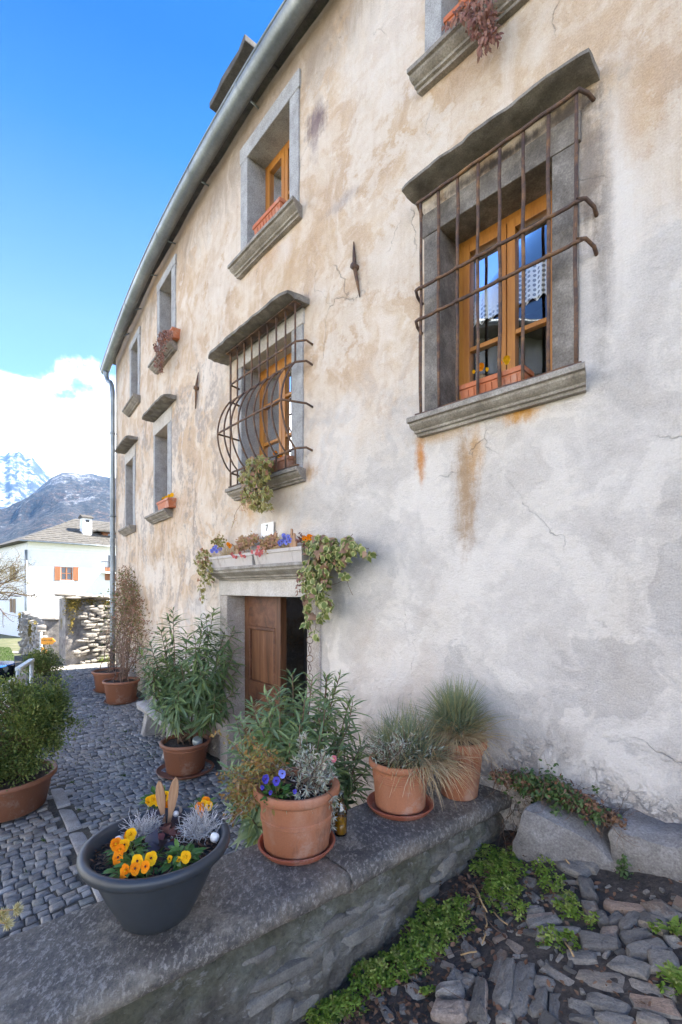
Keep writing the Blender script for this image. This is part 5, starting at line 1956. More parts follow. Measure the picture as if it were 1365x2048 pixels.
bank = make_sheet('grass_bank', -24.5, -5.0, 8.8, 31, 0.25, bank_z, M['ground'], in_bank)
tag(bank, kind='structure')
c = Cloud()
P = []
while len(P) < 14000:
    x, y = BR.uniform(-22, -6.4), BR.uniform(11.3, 30)
    if in_bank(x, y): P.append((x, y, bank_z(x, y) - .01))
c.put(SMALL_LEAF, P, [(BR.gauss(0, .45), BR.gauss(0, .45), 1) for _ in P], [(BR.gauss(0, 1), BR.gauss(0, 1), .1) for _ in P], [BR.uniform(.05, .14) for _ in P], S2=[BR.uniform(.015, .03) for _ in P])
tag(c.obj('grass', M['grass'], None), kind='stuff')


def lane_z(x, y): return far_ground(x, y) + .02


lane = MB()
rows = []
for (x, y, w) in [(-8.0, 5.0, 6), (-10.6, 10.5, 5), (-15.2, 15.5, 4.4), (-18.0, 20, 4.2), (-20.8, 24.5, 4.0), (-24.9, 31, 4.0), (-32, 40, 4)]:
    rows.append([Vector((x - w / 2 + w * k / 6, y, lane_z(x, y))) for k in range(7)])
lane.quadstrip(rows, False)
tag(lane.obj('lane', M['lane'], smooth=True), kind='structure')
gv = MB()
rows = []
for (x, y, w) in [(-13, 25.5, .8), (-20, 28, .8), (-28, 33, 1.0), (-40, 41, 1.5)]:
    rows.append([Vector((x - .5, y + w * k / 3, far_ground(x, y + w * k / 3) + .05)) for k in range(4)])
gv.quadstrip(rows, False)
tag(gv.obj('gravel_path', M['gravel'], smooth=True), kind='structure')
ss_ = MB()  # pale sheet outlined like the sun patch, its brightness put into the colour
rows = []
for (x, y, w) in [(-6.3, 9.12, .75), (-5.6, 9.42, .55), (-5.0, 9.66, .6), (-4.3, 9.95, .6), (-3, 10.5, .7)]:
    rows.append([Vector((x, y + w * k / 3, street_z(x, y + w * k / 3) + .012)) for k in range(4)])
ss_.quadstrip(rows, False)
tag(ss_.obj('painted_sun_strip', M['gravel'], smooth=True), kind='structure')

# ------------------------------------------------------------------ signpost
SPX, SPY, SPK = -6.15, 9.6, 0.75
def spp(x, dy, z): return Vector((SPX + (x + 8.2) * SPK, SPY + dy, EYE + (z - 1.8) * SPK))
sp = thing('signpost', (SPX, SPY, street_z(SPX, SPY)), 'grey post with two yellow hiking signs before the garden wall', 'signpost')
b = MB(); b.tube([(SPX, SPY, -.1), spp(-8.2, 0, .62)], .026, 10); b.obj('post', M['galv'], sp, smooth=True)


def text_mesh(name, body, size, m, parent, mtx, extrude=.0012, align='CENTER'):
    cu = bpy.data.curves.new(name, 'FONT')
    cu.body = body; cu.size = size; cu.extrude = extrude
    cu.align_x = align; cu.align_y = 'CENTER'
    tmp = bpy.data.objects.new('tmp_text', cu)
    COL.objects.link(tmp)
    dg = bpy.context.evaluated_depsgraph_get()
    me = bpy.data.meshes.new_from_object(tmp.evaluated_get(dg))
    bpy.data.objects.remove(tmp)
    me.materials.clear(); me.materials.append(m)
    return link(name, me, parent, mtx)


b = MB()
o3 = [(-8.16, .47), (-7.86, .47), (-7.77, .38), (-7.86, .29), (-8.16, .29)]
b.add([spp(x, -.035, z) for x, z in o3] + [spp(x, -.05, z) for x, z in o3], [(0, 1, 2, 3, 4), (9, 8, 7, 6, 5)] + [(i, (i + 1) % 5, 5 + (i + 1) % 5, 5 + i) for i in range(5)])
ar = b.obj('arrow_board', M['yellow'], sp)
text_mesh('lettering', 'LA BOTTEGA', .036, M['black'], ar, Matrix.Translation(spp(-8.0, -.052, .40)) @ Matrix.Rotation(R(90), 4, 'X'))
text_mesh('lettering', '-  -  -  -', .02, M['black'], ar, Matrix.Translation(spp(-8.02, -.052, .335)) @ Matrix.Rotation(R(90), 4, 'X'))
b = MB()
o3 = [(-8.16, .22), (-8.04, .16), (-7.98, .08), (-8.02, .01), (-8.16, .04)]
b.add([spp(x, -.035, z) for x, z in o3] + [spp(x, -.05, z) for x, z in o3], [(0, 1, 2, 3, 4), (9, 8, 7, 6, 5)] + [(i, (i + 1) % 5, 5 + (i + 1) % 5, 5 + i) for i in range(5)])
ar2 = b.obj('lower_board', M['yellow'], sp)
q_ = spp(-8.09, -.052, .11)
b = MB(); b.box(grid_frame(q_, (1, 0, 0), (0, 1, 0)), -.015, .015, -.002, 0, -.02, .025); b.obj('pictogram', M['black'], ar2)

# ------------------------------------------------------------------ stair rail and stair wall to the yard
rl = thing('stair_railing', (-4.3, 6.3, -.1), 'grey galvanised stair railing behind the potted boxwood', 'railing')
b = MB(); b.tube([(-4.33, 6.28, -.5), (-4.33, 6.28, .70)], .027, 12); b.obj('post', M['galv'], rl, smooth=True)
b = MB(); b.tube([(-4.66, 7.05, -.5), (-4.66, 7.05, .72)], .027, 12); b.obj('post', M['galv'], rl, smooth=True)
b = MB(); b.box(grid_frame((-4.495, 6.665, .725), (-.33, .77, 0), (.77, .33, 0)), -.44, .44, -.035, .035, -.025, .025); b.obj('handrail', M['galv'], rl, bevel=.01)
sw = thing('stair_wall', (-5, 6.2, -.8), 'pale concrete stair wall sloping down to the yard behind the boxwood', 'low wall')
b = MB()
q = [(-4.22, .665), (-6.9, -1.0), (-6.9, -1.5), (-4.22, -1.5)]
b.add([(x, 6.05, z) for x, z in q] + [(x, 6.28, z) for x, z in q], [(3, 2, 1, 0), (4, 5, 6, 7)] + [(i, (i + 1) % 4, 4 + (i + 1) % 4, 4 + i) for i in range(4)])
b.obj('wall_body', M['concrete'], sw, bevel=.012)

# ------------------------------------------------------------------ car in the yard below
def make_car(x1, y, z0):
    """Small hatchback, nose to the right; x1 is the nose."""
    L, Wd = 3.9, 1.68
    car = thing('parked_car', (x1 - L / 2, y, z0), 'blue hatchback parked in the yard below, mostly hidden by the boxwood', 'car')
    low = [(0.0, .42), (.04, .66), (.55, .80), (1.05, .88), (1.2, .90), (3.3, .93), (3.75, .88), (3.88, .6), (3.85, .32), (3.3, .28), (.6, .25), (.1, .28)]
    mb = MB()
    rows = []
    for k, (yy, inset, zz) in enumerate([(-Wd / 2, .06, 0), (-Wd / 2 + .05, 0, 0), (Wd / 2 - .05, 0, 0), (Wd / 2, .06, 0)]):
        rows.append([Vector((x1 - (a * (1 - inset * .03) + inset * .5 * (0.5 if a < 2 else -.5)), y + yy, z0 + c - (inset * .3 if c > .5 else -inset * .3))) for a, c in low])
    mb.quadstrip(rows, True, True, True)
    soft(mb.obj('body', M['car_blue'], car, smooth=True, bevel=.03, bseg=2), 40)
    cab = [(1.0, .89), (1.72, 1.38), (2.1, 1.44), (2.9, 1.43), (3.35, 1.30), (3.78, .92)]
    mb = MB()
    rows = []
    for yy, k in ((-Wd / 2 + .06, .0), (-Wd / 2 + .2, 1.0), (Wd / 2 - .2, 1.0), (Wd / 2 - .06, .0)):
        rows.append([Vector((x1 - a, y + yy, z0 + (c if k else .885 + (c - .885) * .02))) for a, c in cab])
    mb.quadstrip(rows, True, True, True)
    soft(mb.obj('cabin', M['car_glass'], car, smooth=True), 30)
    mb = MB(); mb.box(grid_frame((x1 - 2.45, y, z0), (1, 0, 0), (0, 1, 0)), -.78, .68, -Wd / 2 + .22, Wd / 2 - .22, 1.432, 1.462)
    mb.obj('roof', M['car_blue'], car, bevel=.012)
    for a in (.78, 3.08):
        for sy in (-1, 1):
            mb = MB(); yy = y + sy * (Wd / 2 - .09)
            mb.tube([(x1 - a, yy - .1, z0 + .3), (x1 - a, yy - .085, z0 + .3), (x1 - a, yy + .085, z0 + .3), (x1 - a, yy + .1, z0 + .3)], [.27, .30, .30, .27], 22)
            wh = mb.obj('wheel', M['tyre'], car, smooth=True)
            mb = MB(); mb.tube([(x1 - a, yy - .105, z0 + .3), (x1 - a, yy + .105, z0 + .3)], .17, 16); mb.obj('rim', M['galv'], wh)
    for sy in (-1, 1):
        mb = MB(); mb.lathe([(.001, .0), (.11, .02), (.13, .08), (.08, .13), (.001, .15)], (x1 - .14, y + sy * .6, z0 + .58), 14, 1.4, .8)
        mb.obj('headlight', M['white_sign'], car, smooth=True)
        mb = MB(); mb.lathe([(.001, 0), (.06, .02), (.07, .07), (.04, .1), (.001, .11)], (x1 - 1.25, y + sy * (Wd / 2 + .06), z0 + .95), 12, .7, 1.3)
        mb.obj('mirror', M['car_blue'], car, smooth=True)


M['car_glass'] = simple('car_glass', (0.015, 0.02, 0.025), 0.04, 0.02, 3, 0, Coat_Weight=1.0)
make_car(-7.95 + 1.95, 9.6, -1.33)
bpy.data.objects['parked_car'].rotation_euler = (0, 0, R(-90))

# ------------------------------------------------------------------ white house behind
CN = Vector((-28.15, 42.0, 0))
ux = Vector((math.cos(R(48)), math.sin(R(48)), 0))       # along the sunlit front
un = Vector((math.sin(R(48)), -math.cos(R(48)), 0))      # out of the sunlit front
wh = thing('white_house', CN + Vector((0, 0, -3)), 'white rendered house with grey stone slab roof and brown shutters behind the walls', 'house')
ff = grid_frame(CN, ux, un)
FL, GL, ZB, ZE = 11.0, 12.0, -4.5, 6.0
gfr = grid_frame(CN, -un, -ux)      # the shaded gable side: along = away to the left, out = -ux


def house_windows(fr, spots, parent, mpane, shut, pale):
    for (u, z, w, h) in spots:
        f = MB()
        f.box(fr, u - w / 2, u - w / 2 + .07, -.14, -.02, z, z + h); f.box(fr, u + w / 2 - .07, u + w / 2, -.14, -.02, z, z + h)
        f.box(fr, u - w / 2 + .07, u + w / 2 - .07, -.14, -.021, z, z + .07); f.box(fr, u - w / 2 + .07, u + w / 2 - .07, -.14, -.021, z + h - .07, z + h)
        f.box(fr, u - .06, u + .06, -.14, -.022, z + .07, z + h - .07); f.box(fr, u - w / 2 + .07, u - .06, -.12, -.03, z + h * .5, z + h * .55); f.box(fr, u + .06, u + w / 2 - .07, -.12, -.03, z + h * .5, z + h * .55)
        wo = f.obj('window', shut, parent)
        for a, b_ in ((u - w / 2 + .07, u - .06), (u + .06, u + w / 2 - .07)):
            p = MB(); p.box(fr, a, b_, -.11, -.09, z + .07, z + h - .07); p.obj('pane', mpane, wo)
        p = MB(); p.box(fr, u - w / 2 - .1, u + w / 2 + .1, -.1, .10, z - .10, z); p.obj('sill', M['white_wall'], wo)
        for sg in (-1, 1):
            c0 = u + sg * (w / 2 + (.29 if not pale else .27))
            p = MB(); p.box(fr, c0 - .25, c0 + .25, .015, .065, z - .03, z + h + .03)
            sh = p.obj('shutter', pale or shut, wo)
            for k in range(3):
                p = MB(); p.box(fr, c0 - .25 + .167 * k + .012, c0 - .25 + .167 * (k + 1) - .012, .065, .085, z, z + h); p.obj('plank', pale or shut, sh)


hb = MB()
hb.box(ff, 0, FL, -GL, 0, ZB, ZE)
# windows are recesses, so the body is built round them
wo = None
spots_f = [(3.2, 2.62, .98, 1.25), (7.7, 2.70, .98, 1.25)]
spots_g = [(4.6, 2.65, .75, 1.3), (4.6, -.45, .75, 1.3)]
fr_cut = MB()


def wall_with_holes(mb, fr, u0, u1, z0, z1, spots, depth=.16):
    us = sorted({u0, u1} | {u + s * w / 2 for u, z, w, h in spots for s in (-1, 1)})
    zs = sorted({z0, z1} | {z for u, z, w, h in spots} | {z + h for u, z, w, h in spots})
    for i in range(len(us) - 1):
        for j in range(len(zs) - 1):
            cu, cz = (us[i] + us[i + 1]) / 2, (zs[j] + zs[j + 1]) / 2
            if any(abs(cu - u) < w / 2 and z < cz < z + h for u, z, w, h in spots): continue
            mb.add([fr(us[i], 0, zs[j]), fr(us[i + 1], 0, zs[j]), fr(us[i + 1], 0, zs[j + 1]), fr(us[i], 0, zs[j + 1])], [(0, 1, 2, 3)])
    for u, z, w, h in spots:
        a, b_ = u - w / 2, u + w / 2
        for (p, q) in (((a, z), (b_, z)), ((b_, z), (b_, z + h)), ((b_, z + h), (a, z + h)), ((a, z + h), (a, z))):
            mb.add([fr(p[0], 0, p[1]), fr(q[0], 0, q[1]), fr(q[0], -depth, q[1]), fr(p[0], -depth, p[1])], [(0, 1, 2, 3)])
        mb.add([fr(a, -depth, z), fr(b_, -depth, z), fr(b_, -depth, z + h), fr(a, -depth, z + h)], [(0, 1, 2, 3)])


hb = MB()
wall_with_holes(hb, ff, 0, FL, ZB, ZE, spots_f)
wall_with_holes(hb, gfr, 0, GL, ZB, ZE, spots_g)
hb.add([ff(FL, 0, ZB), ff(FL, 0, ZE), ff(FL, -GL, ZE), ff(FL, -GL, ZB), ff(0, -GL, ZB), ff(0, -GL, ZE)], [(0, 1, 2, 3), (3, 2, 5, 4)])
hb.obj('wall', M['white_wall'], wh, fix=False)
house_windows(ff, spots_f, wh, M['car_glass'], M['shutter'], None)
house_windows(gfr, spots_g, wh, M['car_glass'], M['shutter_pale'], M['shutter_pale'])
# coved cornice, roof, gutter
cb = MB()
prof = [(0.0, 5.25), (.06, 5.25), (.08, 5.45), (.20, 5.72), (.45, 5.98), (.55, 6.02), (.0, 6.02)]
rows = [[ff(u, o_, z) for o_, z in prof] for u in (0.0 - .02, FL)]
cb.quadstrip(rows, True, True, True)
rows = [[gfr(u, o_, z) for o_, z in prof] for u in (-.5, GL)]
cb.obj('cornice', M['white_wall'], wh)
OV = .75
rz = 6.05
rise = math.tan(R(26))
hip = 5.6
rm = MB()
a0, a1 = ff(-OV, OV, rz), ff(FL + OV, OV, rz)
b0_, b1_ = ff(-OV, -GL - OV, rz), ff(FL + OV, -GL - OV, rz)
hw = GL / 2 + OV
r0, r1 = ff(-OV + hw, OV - hw, rz + hw * rise), ff(FL + OV - .1, OV - hw, rz + hw * rise)
NG = 40
rows = []
for i in range(NG + 1):
    t = i / NG
    e, rdg = a0.lerp(a1, t), r0.lerp(r1, t)
    rows.append([e.lerp(rdg, k / 14) + Vector((0, 0, .05 * mnoise.noise(Vector((i * .9, k * .9, 1))))) for k in range(15)])
rm.quadstrip(rows, False)
rm.add([a0, r0, b0_], [(0, 1, 2)])
rm.add([b0_, r0, r1, b1_], [(0, 1, 2, 3)])
rm.add([a0, a1, b1_, b0_], [(3, 2, 1, 0)])
roof_o = rm.obj('roof', M['far_slate'], wh, fix=False)
# stone slabs over the visible slope
sl_ = MB()
for c_ in range(14):
    t = c_ / 14.5
    e0, e1 = a0.lerp(r0, t), a1.lerp(r1, t)
    f0, f1 = a0.lerp(r0, min(1, t + .095)), a1.lerp(r1, min(1, t + .095))
    u = 0.0
    while u < .995:
        du = BR.uniform(.03, .07)
        v = min(1, u + du)
        z1_ = Vector((0, 0, .10 + BR.uniform(0, .05))); z0_ = Vector((0, 0, .03))
        q = [e0.lerp(e1, u + .003), e0.lerp(e1, v), f0.lerp(f1, v), f0.lerp(f1, u + .003)]
        sl_.add([q[0] + z0_, q[1] + z0_, q[2] + z0_, q[3] + z0_, q[0] + z1_, q[1] + z1_, q[2] + z0_ * 2, q[3] + z0_ * 2], [(4, 5, 6, 7), (0, 1, 5, 4), (1, 2, 6, 5), (3, 0, 4, 7)])
        u += du
tag(sl_.obj('roof_slabs', M['far_slate'], roof_o), kind='stuff')
b = MB(); b.tube([ff(-OV, OV + .06, rz + .0), ff(FL + OV, OV + .06, rz - .02)], .07, 8); b.obj('gutter', M['zinc'], wh, smooth=True)
b = MB(); b.tube([ff(-.12, .12, z) for z in (ZB, 5.3)], .11, 10); b.obj('downpipe', M['zinc'], wh, smooth=True)
cp = at_depth(172, 1064, 47.5)
cfw = grid_frame((cp.x, cp.y, cp.z), ux, un)
b = MB(); b.box(cfw, -.42, .42, -.42, .42, -.9, 1.35); chm = b.obj('chimney', M['white_wall'], roof_o)
b = MB(); b.box(cfw, -.55, .55, -.55, .55, 1.35, 1.45)
b.add([cfw(-.55, -.55, 1.45), cfw(.55, -.55, 1.45), cfw(.55, .55, 1.45), cfw(-.55, .55, 1.45), cfw(-.55, 0, 1.72), cfw(.55, 0, 1.72)], [(0, 1, 5, 4), (3, 4, 5, 2), (0, 4, 3), (1, 2, 5)])
b.obj('chimney_cap', M['far_slate'], roof_o)
b = MB(); b.box(cfw, -.18, .18, .42, .425, .95, 1.2); b.obj('chimney_vent', M['black'], roof_o)
# wooden dormer and balcony at the right end
dp_ = at_depth(222, 1082, 49)
df = grid_frame(dp_, ux, un)
b = MB(); b.box(df, -.8, 1.4, -2.4, 0, -.5, .85); dm = b.obj('dormer', M['shutter'], wh)
b = MB(); b.box(df, -1.6, 1.9, -2.6, .7, .85, 1.0); b.obj('dormer_roof', M['far_slate'], dm)
b = MB(); b.box(df, -.3, .5, .0, .01, -.2, .7); b.obj('dormer_window', M['car_glass'], dm)
bal = MB(); bal.box(ff, 6.3, 9.5, .0, 1.0, 3.35, 3.5); bo = bal.obj('balcony', M['white_wall'], wh)
b = MB(); b.box(ff, 7.0, 8.2, .0, .02, 3.5, 5.2); b.obj('balcony_door', M['car_glass'], bo)
b = MB()
b.tube([ff(6.35, .95, 4.5), ff(9.45, .95, 4.5)], .03, 6); b.tube([ff(6.35, .0, 4.5), ff(6.35, .95, 4.5)], .03, 6)
for k in range(22): b.tube([ff(6.4 + 3.0 * k / 21, .95, 3.5), ff(6.4 + 3.0 * k / 21, .95, 4.5)], .015, 5)
b.obj('balcony_railing', M['black'], bo)
lamp = MB(); lamp.tube([gfr(.0, .0, 4.35), gfr(.1, .35, 4.45), gfr(.1, .5, 4.3)], .03, 6); lamp.lathe([(.02, .12), (.16, 0), (.16, -.04), (.001, -.05)], gfr(.1, .5, 4.2), 12)
lamp.obj('wall_lamp', M['galv'], wh, smooth=True)

# ------------------------------------------------------------------ house across the street (seen in the window panes)
oh = thing('opposite_house', (-12, -2, -1.3), 'white rendered house across the street, seen mirrored in the window panes', 'house')
of = grid_frame((-10.2, -13, 0), (0, 1, 0), (1, 0, 0))
ob_ = MB()
osp = [(2.5 + 3.1 * k, z, 1.0, 1.5) for k in range(5) for z in (1.0, 3.9, 6.8)]
wall_with_holes(ob_, of, 0, 17, -1.6, 9.4, osp)
ob_.add([of(0, 0, -1.6), of(0, 0, 9.4), of(0, -8, 9.4), of(0, -8, -1.6), of(17, 0, -1.6), of(17, 0, 9.4), of(17, -8, 9.4), of(17, -8, -1.6)], [(0, 1, 2, 3), (7, 6, 5, 4), (3, 2, 6, 7)])
ob_.obj('wall', M['white_wall'], oh, fix=False)
house_windows(of, osp, oh, M['car_glass'], M['shutter_pale'], None)
b = MB(); b.add([of(-.7, .8, 9.4), of(17.7, .8, 9.4), of(17.7, -4, 11.6), of(-.7, -4, 11.6), of(17.7, -8.8, 9.4), of(-.7, -8.8, 9.4)], [(0, 1, 2, 3), (3, 2, 4, 5), (1, 0, 5, 4)])
b.obj('roof', M['slate'], oh, fix=False)
b = MB(); b.tube([of(-.7, .85, 9.4), of(17.7, .85, 9.4)], .09, 8); b.obj('gutter', M['zinc'], oh, smooth=True)

# ------------------------------------------------------------------ mountains
def mountain(name, az0, az1, r0, r1, fh, m, nu, nr):
    mb = MB()
    rows = []
    for i in range(nu + 1):
        az = az0 + (az1 - az0) * i / nu
        row = []
        for k in range(nr + 1):
            t = k / nr
            r = r0 + (r1 - r0) * t
            x, y = r * math.sin(az), r * math.cos(az)
            row.append(Vector((x, y, fh(az, t, x, y))))
        rows.append(row)
    mb.quadstrip(rows, False)
    o = mb.obj(name, m, None, smooth=True, fix=False)
    tag(o, kind='structure')
    return o


def fbm(x, y, s, o=5, sd=0.0):
    v, a, f = 0.0, 1.0, 1.0 / s
    for _ in range(o):
        v += a * (1 - abs(mnoise.noise(Vector((x * f, y * f, sd)))) * 2)
        a *= .5; f *= 2.03
    return v


def px_az(x): return math.atan((x - CX) / FPX)
def crest(pts, az):
    x = CX + FPX * math.tan(az)
    if x <= pts[0][0]: return pts[0][1] + (pts[0][0] - x) * .10 if False else pts[0][1]
    for (a, ya), (b_, yb_) in zip(pts, pts[1:]):
        if x <= b_: return ya + (yb_ - ya) * (x - a) / (b_ - a)
    return pts[-1][1]


FRONT = [(-900, 1130), (-300, 1080), (-40, 1042), (0, 1018), (25, 1004), (60, 988), (85, 966), (105, 953), (125, 947), (145, 950), (165, 957), (185, 953), (205, 955), (230, 960), (300, 985), (420, 1010), (700, 1060), (1400, 1100)]
BACK = [(-900, 1010), (-300, 930), (-80, 930), (-30, 918), (-5, 907), (10, 909), (22, 899), (30, 905), (38, 900), (52, 914), (62, 913), (72, 925), (95, 948), (115, 962), (160, 990), (300, 1040), (700, 1090), (1400, 1100)]


def fh_front(az, t, x, y):
    yc = crest(FRONT, az)
    R0 = 2600 * math.cos(az)
    H = (HY - yc) / FPX * R0
    k = max(0, min(1, t / .62))
    sh = k ** 1.15 if t < .62 else 1 - .5 * (t - .62) / .38
    nse = fbm(x, y, 420, 5, 3.0) - .8
    return -10 + (H + 10) * sh * 1.0 + nse * 70 * min(1, k * 1.6) * (.35 if .5 < t < .75 else 1)


def fh_back(az, t, x, y):
    yc = crest(BACK, az)
    R0 = 6300 * math.cos(az)
    H = (HY - yc) / FPX * R0
    k = max(0, min(1, t / .6))
    sh = k ** 1.1 if t < .6 else 1 - .5 * (t - .6) / .4
    nse = fbm(x, y, 900, 6, 9.0) - .8
    return -10 + (H + 10) * sh + nse * 130 * min(1, k * 1.4) * (.4 if .52 < t < .7 else 1)


mountain('forest_mountain', px_az(-900), px_az(1100), 900, 3640, fh_front, M['mount_forest'], 420, 70)
mountain('snow_mountain', px_az(-900), px_az(1100), 3800, 7970, fh_back, M['mount_snow'], 420, 70)

# ------------------------------------------------------------------ the air of the valley
HZ_LO = min(min((o.matrix_world @ Vector(v.co)).z for v in o.data.vertices) for o in bpy.data.objects if o.name.startswith(('ground', 'forest_mountain', 'snow_mountain')) and o.type == 'MESH' and len(o.data.vertices))
HZ_HI = max(max(v.co.z for v in bpy.data.objects[n_].data.vertices) for n_ in ('forest_mountain', 'snow_mountain'))
hz = MB()
hz.box(grid_frame((0, 0, 0), (1, 0, 0), (0, 1, 0)), -9500, 9500, -9500, 9500, HZ_LO - 1.0, HZ_HI + 5.0)
hm, g = mat('valley_haze')
g.out(None, g.add('ShaderNodeVolumePrincipled', Color=(0.20, 0.50, 1.0), Density=0.00006, Anisotropy=0.0).outputs[0])
hz_o = hz.obj('haze', hm, None)
tag(hz_o, kind='stuff')
# ================================================================== plants and pots
PR = random.Random(2024)


def tmpl_mesh(name, tmpl, m, bend=0.0, twist=0.0):
    me = bpy.data.meshes.new(name)
    vs = []
    for x, y, z in tmpl[0]:
        vs.append((x, y + twist * x * x * .2, z - bend * x * x))
    me.from_pydata(vs, [], [tuple(f) for f in tmpl[1]])
    uvl = me.uv_layers.new(name='UVMap')
    for lp in me.loops:
        uvl.data[lp.index].uv = tmpl[0][lp.vertex_index][:2]
    me.materials.append(m)
    me.shade_smooth()
    return me


def piece_matrix(P, D, N, S, S2=None):
    D = Vector(D).normalized()
    N = Vector(N)
    B = N.cross(D)
    if B.length < 1e-4: B = Vector((.3, .5, .81)).cross(D)
    B.normalize()
    N2 = D.cross(B)
    S2 = S if S2 is None else S2
    return Matrix(((D.x * S, B.x * S2, N2.x * S, P[0]), (D.y * S, B.y * S2, N2.y * S, P[1]), (D.z * S, B.z * S2, N2.z * S, P[2]), (0, 0, 0, 1)))


def leaf_parts(root, tmpl, m, items, limit=300, bends=(0, .12, .25, .4), name='leaf', rest='foliage', rng=PR):
    """items = (P, D, N, S, S2). The first `limit` (the nearest to the street) become single leaves, the rest one mass."""
    items = sorted(items, key=lambda q: Vector(q[0]).length - q[3])
    mes = [tmpl_mesh(name, tmpl, m, b, rng.uniform(-1, 1)) for b in bends] if limit else []
    for q in items[:limit]:
        link(name, rng.choice(mes), root, piece_matrix(*q))
    left = items[limit:]
    if left:
        c = Cloud()
        P, D, N, S, S2 = zip(*left)
        c.put(tmpl, [tuple(p) for p in P], [tuple(p) for p in D], [tuple(p) for p in N], S, S2=S2)
        tag(c.obj(rest, m, root), kind='stuff')


def pot_profile(r0, r1, h, lip=.02, liph=.035, wall=.014, bands=()):
    """Turned pot: foot radius r0, mouth radius r1 (outside of the lip)."""
    rb = r1 - lip
    def at(t): return r0 + (rb - r0) * t
    pr = [(0.001, 0.0), (r0 - .012, 0.0), (r0, .010)]
    for b in sorted(bands):
        z = h * b
        pr += [(at(b), z - .008), (at(b) + .005, z - .004), (at(b) + .005, z + .003), (at(b), z + .007)]
    pr += [(at(.995 - liph / h), h - liph - .008), (r1 - .006, h - liph), (r1, h - liph + .007), (r1 + .001, h - .010), (r1 - .006, h - .001), (r1 - .014, h), (rb - wall * .6, h - .008), (rb - wall, h - .05), (0.001, h - .055)]
    return pr


def add_pot(root, c, r0, r1, h, m, bands=(), ax=1.0, ay=1.0, rot=0.0, lip=.02, liph=.035, seg=48, soil=True, name='pot'):
    mb = MB()
    mb.lathe(pot_profile(r0, r1, h, lip, liph, bands=bands), c, seg, ax, ay, rot)
    o = soft(mb.obj(name, m, root, smooth=True), 45)
    if soil:
        rs = r1 - lip - .016
        mb = MB()
        n = 26
        rings = []
        for j in range(7):
            r_ = rs * j / 6 if j else .002
            rings.append([Vector(c) + Vector(((r_ * ax * math.cos(t)) * math.cos(rot) - (r_ * ay * math.sin(t)) * math.sin(rot), (r_ * ax * math.cos(t)) * math.sin(rot) + (r_ * ay * math.sin(t)) * math.cos(rot),
                         h - .035 + .014 * mnoise.noise(Vector((r_ * 22 * math.cos(t), r_ * 22 * math.sin(t), c[0]))) + .012 * (1 - j / 6))) for t in [2 * math.pi * k / n for k in range(n)]])
        mb.quadstrip(rings, True)
        mb.obj('soil', M['soil'], root, smooth=True)
    return o


def saucer(c, r, label, m=None, h=.036, ax=1.0, ay=1.0, rot=0.0, group=None):
    mb = MB()
    mb.lathe([(.001, 0), (r * .84, 0), (r * .87, .004), (r * .985, h - .008), (r, h - .002), (r - .008, h), (r - .016, h - .006), (r * .84, .010), (.001, .010)], (c[0], c[1], c[2]), 48, ax, ay, rot)
    o = soft(mb.obj('pot_saucer', m or M['saucer'], None, smooth=True), 40)
    # put the origin at its base
    o.data.transform(Matrix.Translation(-Vector(c))); o.location = c
    return tag(o, label, 'saucer', group)


def twigs(mb, p, d, L, n, r, rng, wob=.35, seg=3, splits=2, grav=0.0):
    pts = [Vector(p)]
    d = Vector(d).normalized()
    st = L / n
    for i in range(n):
        d = (d + rv(rng, wob) + Vector((0, 0, grav))).normalized()
        pts.append(pts[-1] + d * st)
        if splits > 0 and i > 0 and rng.random() < .5:
            twigs(mb, pts[-1], d + rv(rng, .8), L * (1 - i / n) * rng.uniform(.4, .75), max(2, n - i), r * .7, rng, wob, seg, splits - 1, grav)
    mb.tube(pts, [r * (1 - .6 * i / n) for i in range(n + 1)], seg, cap=False)
    return pts


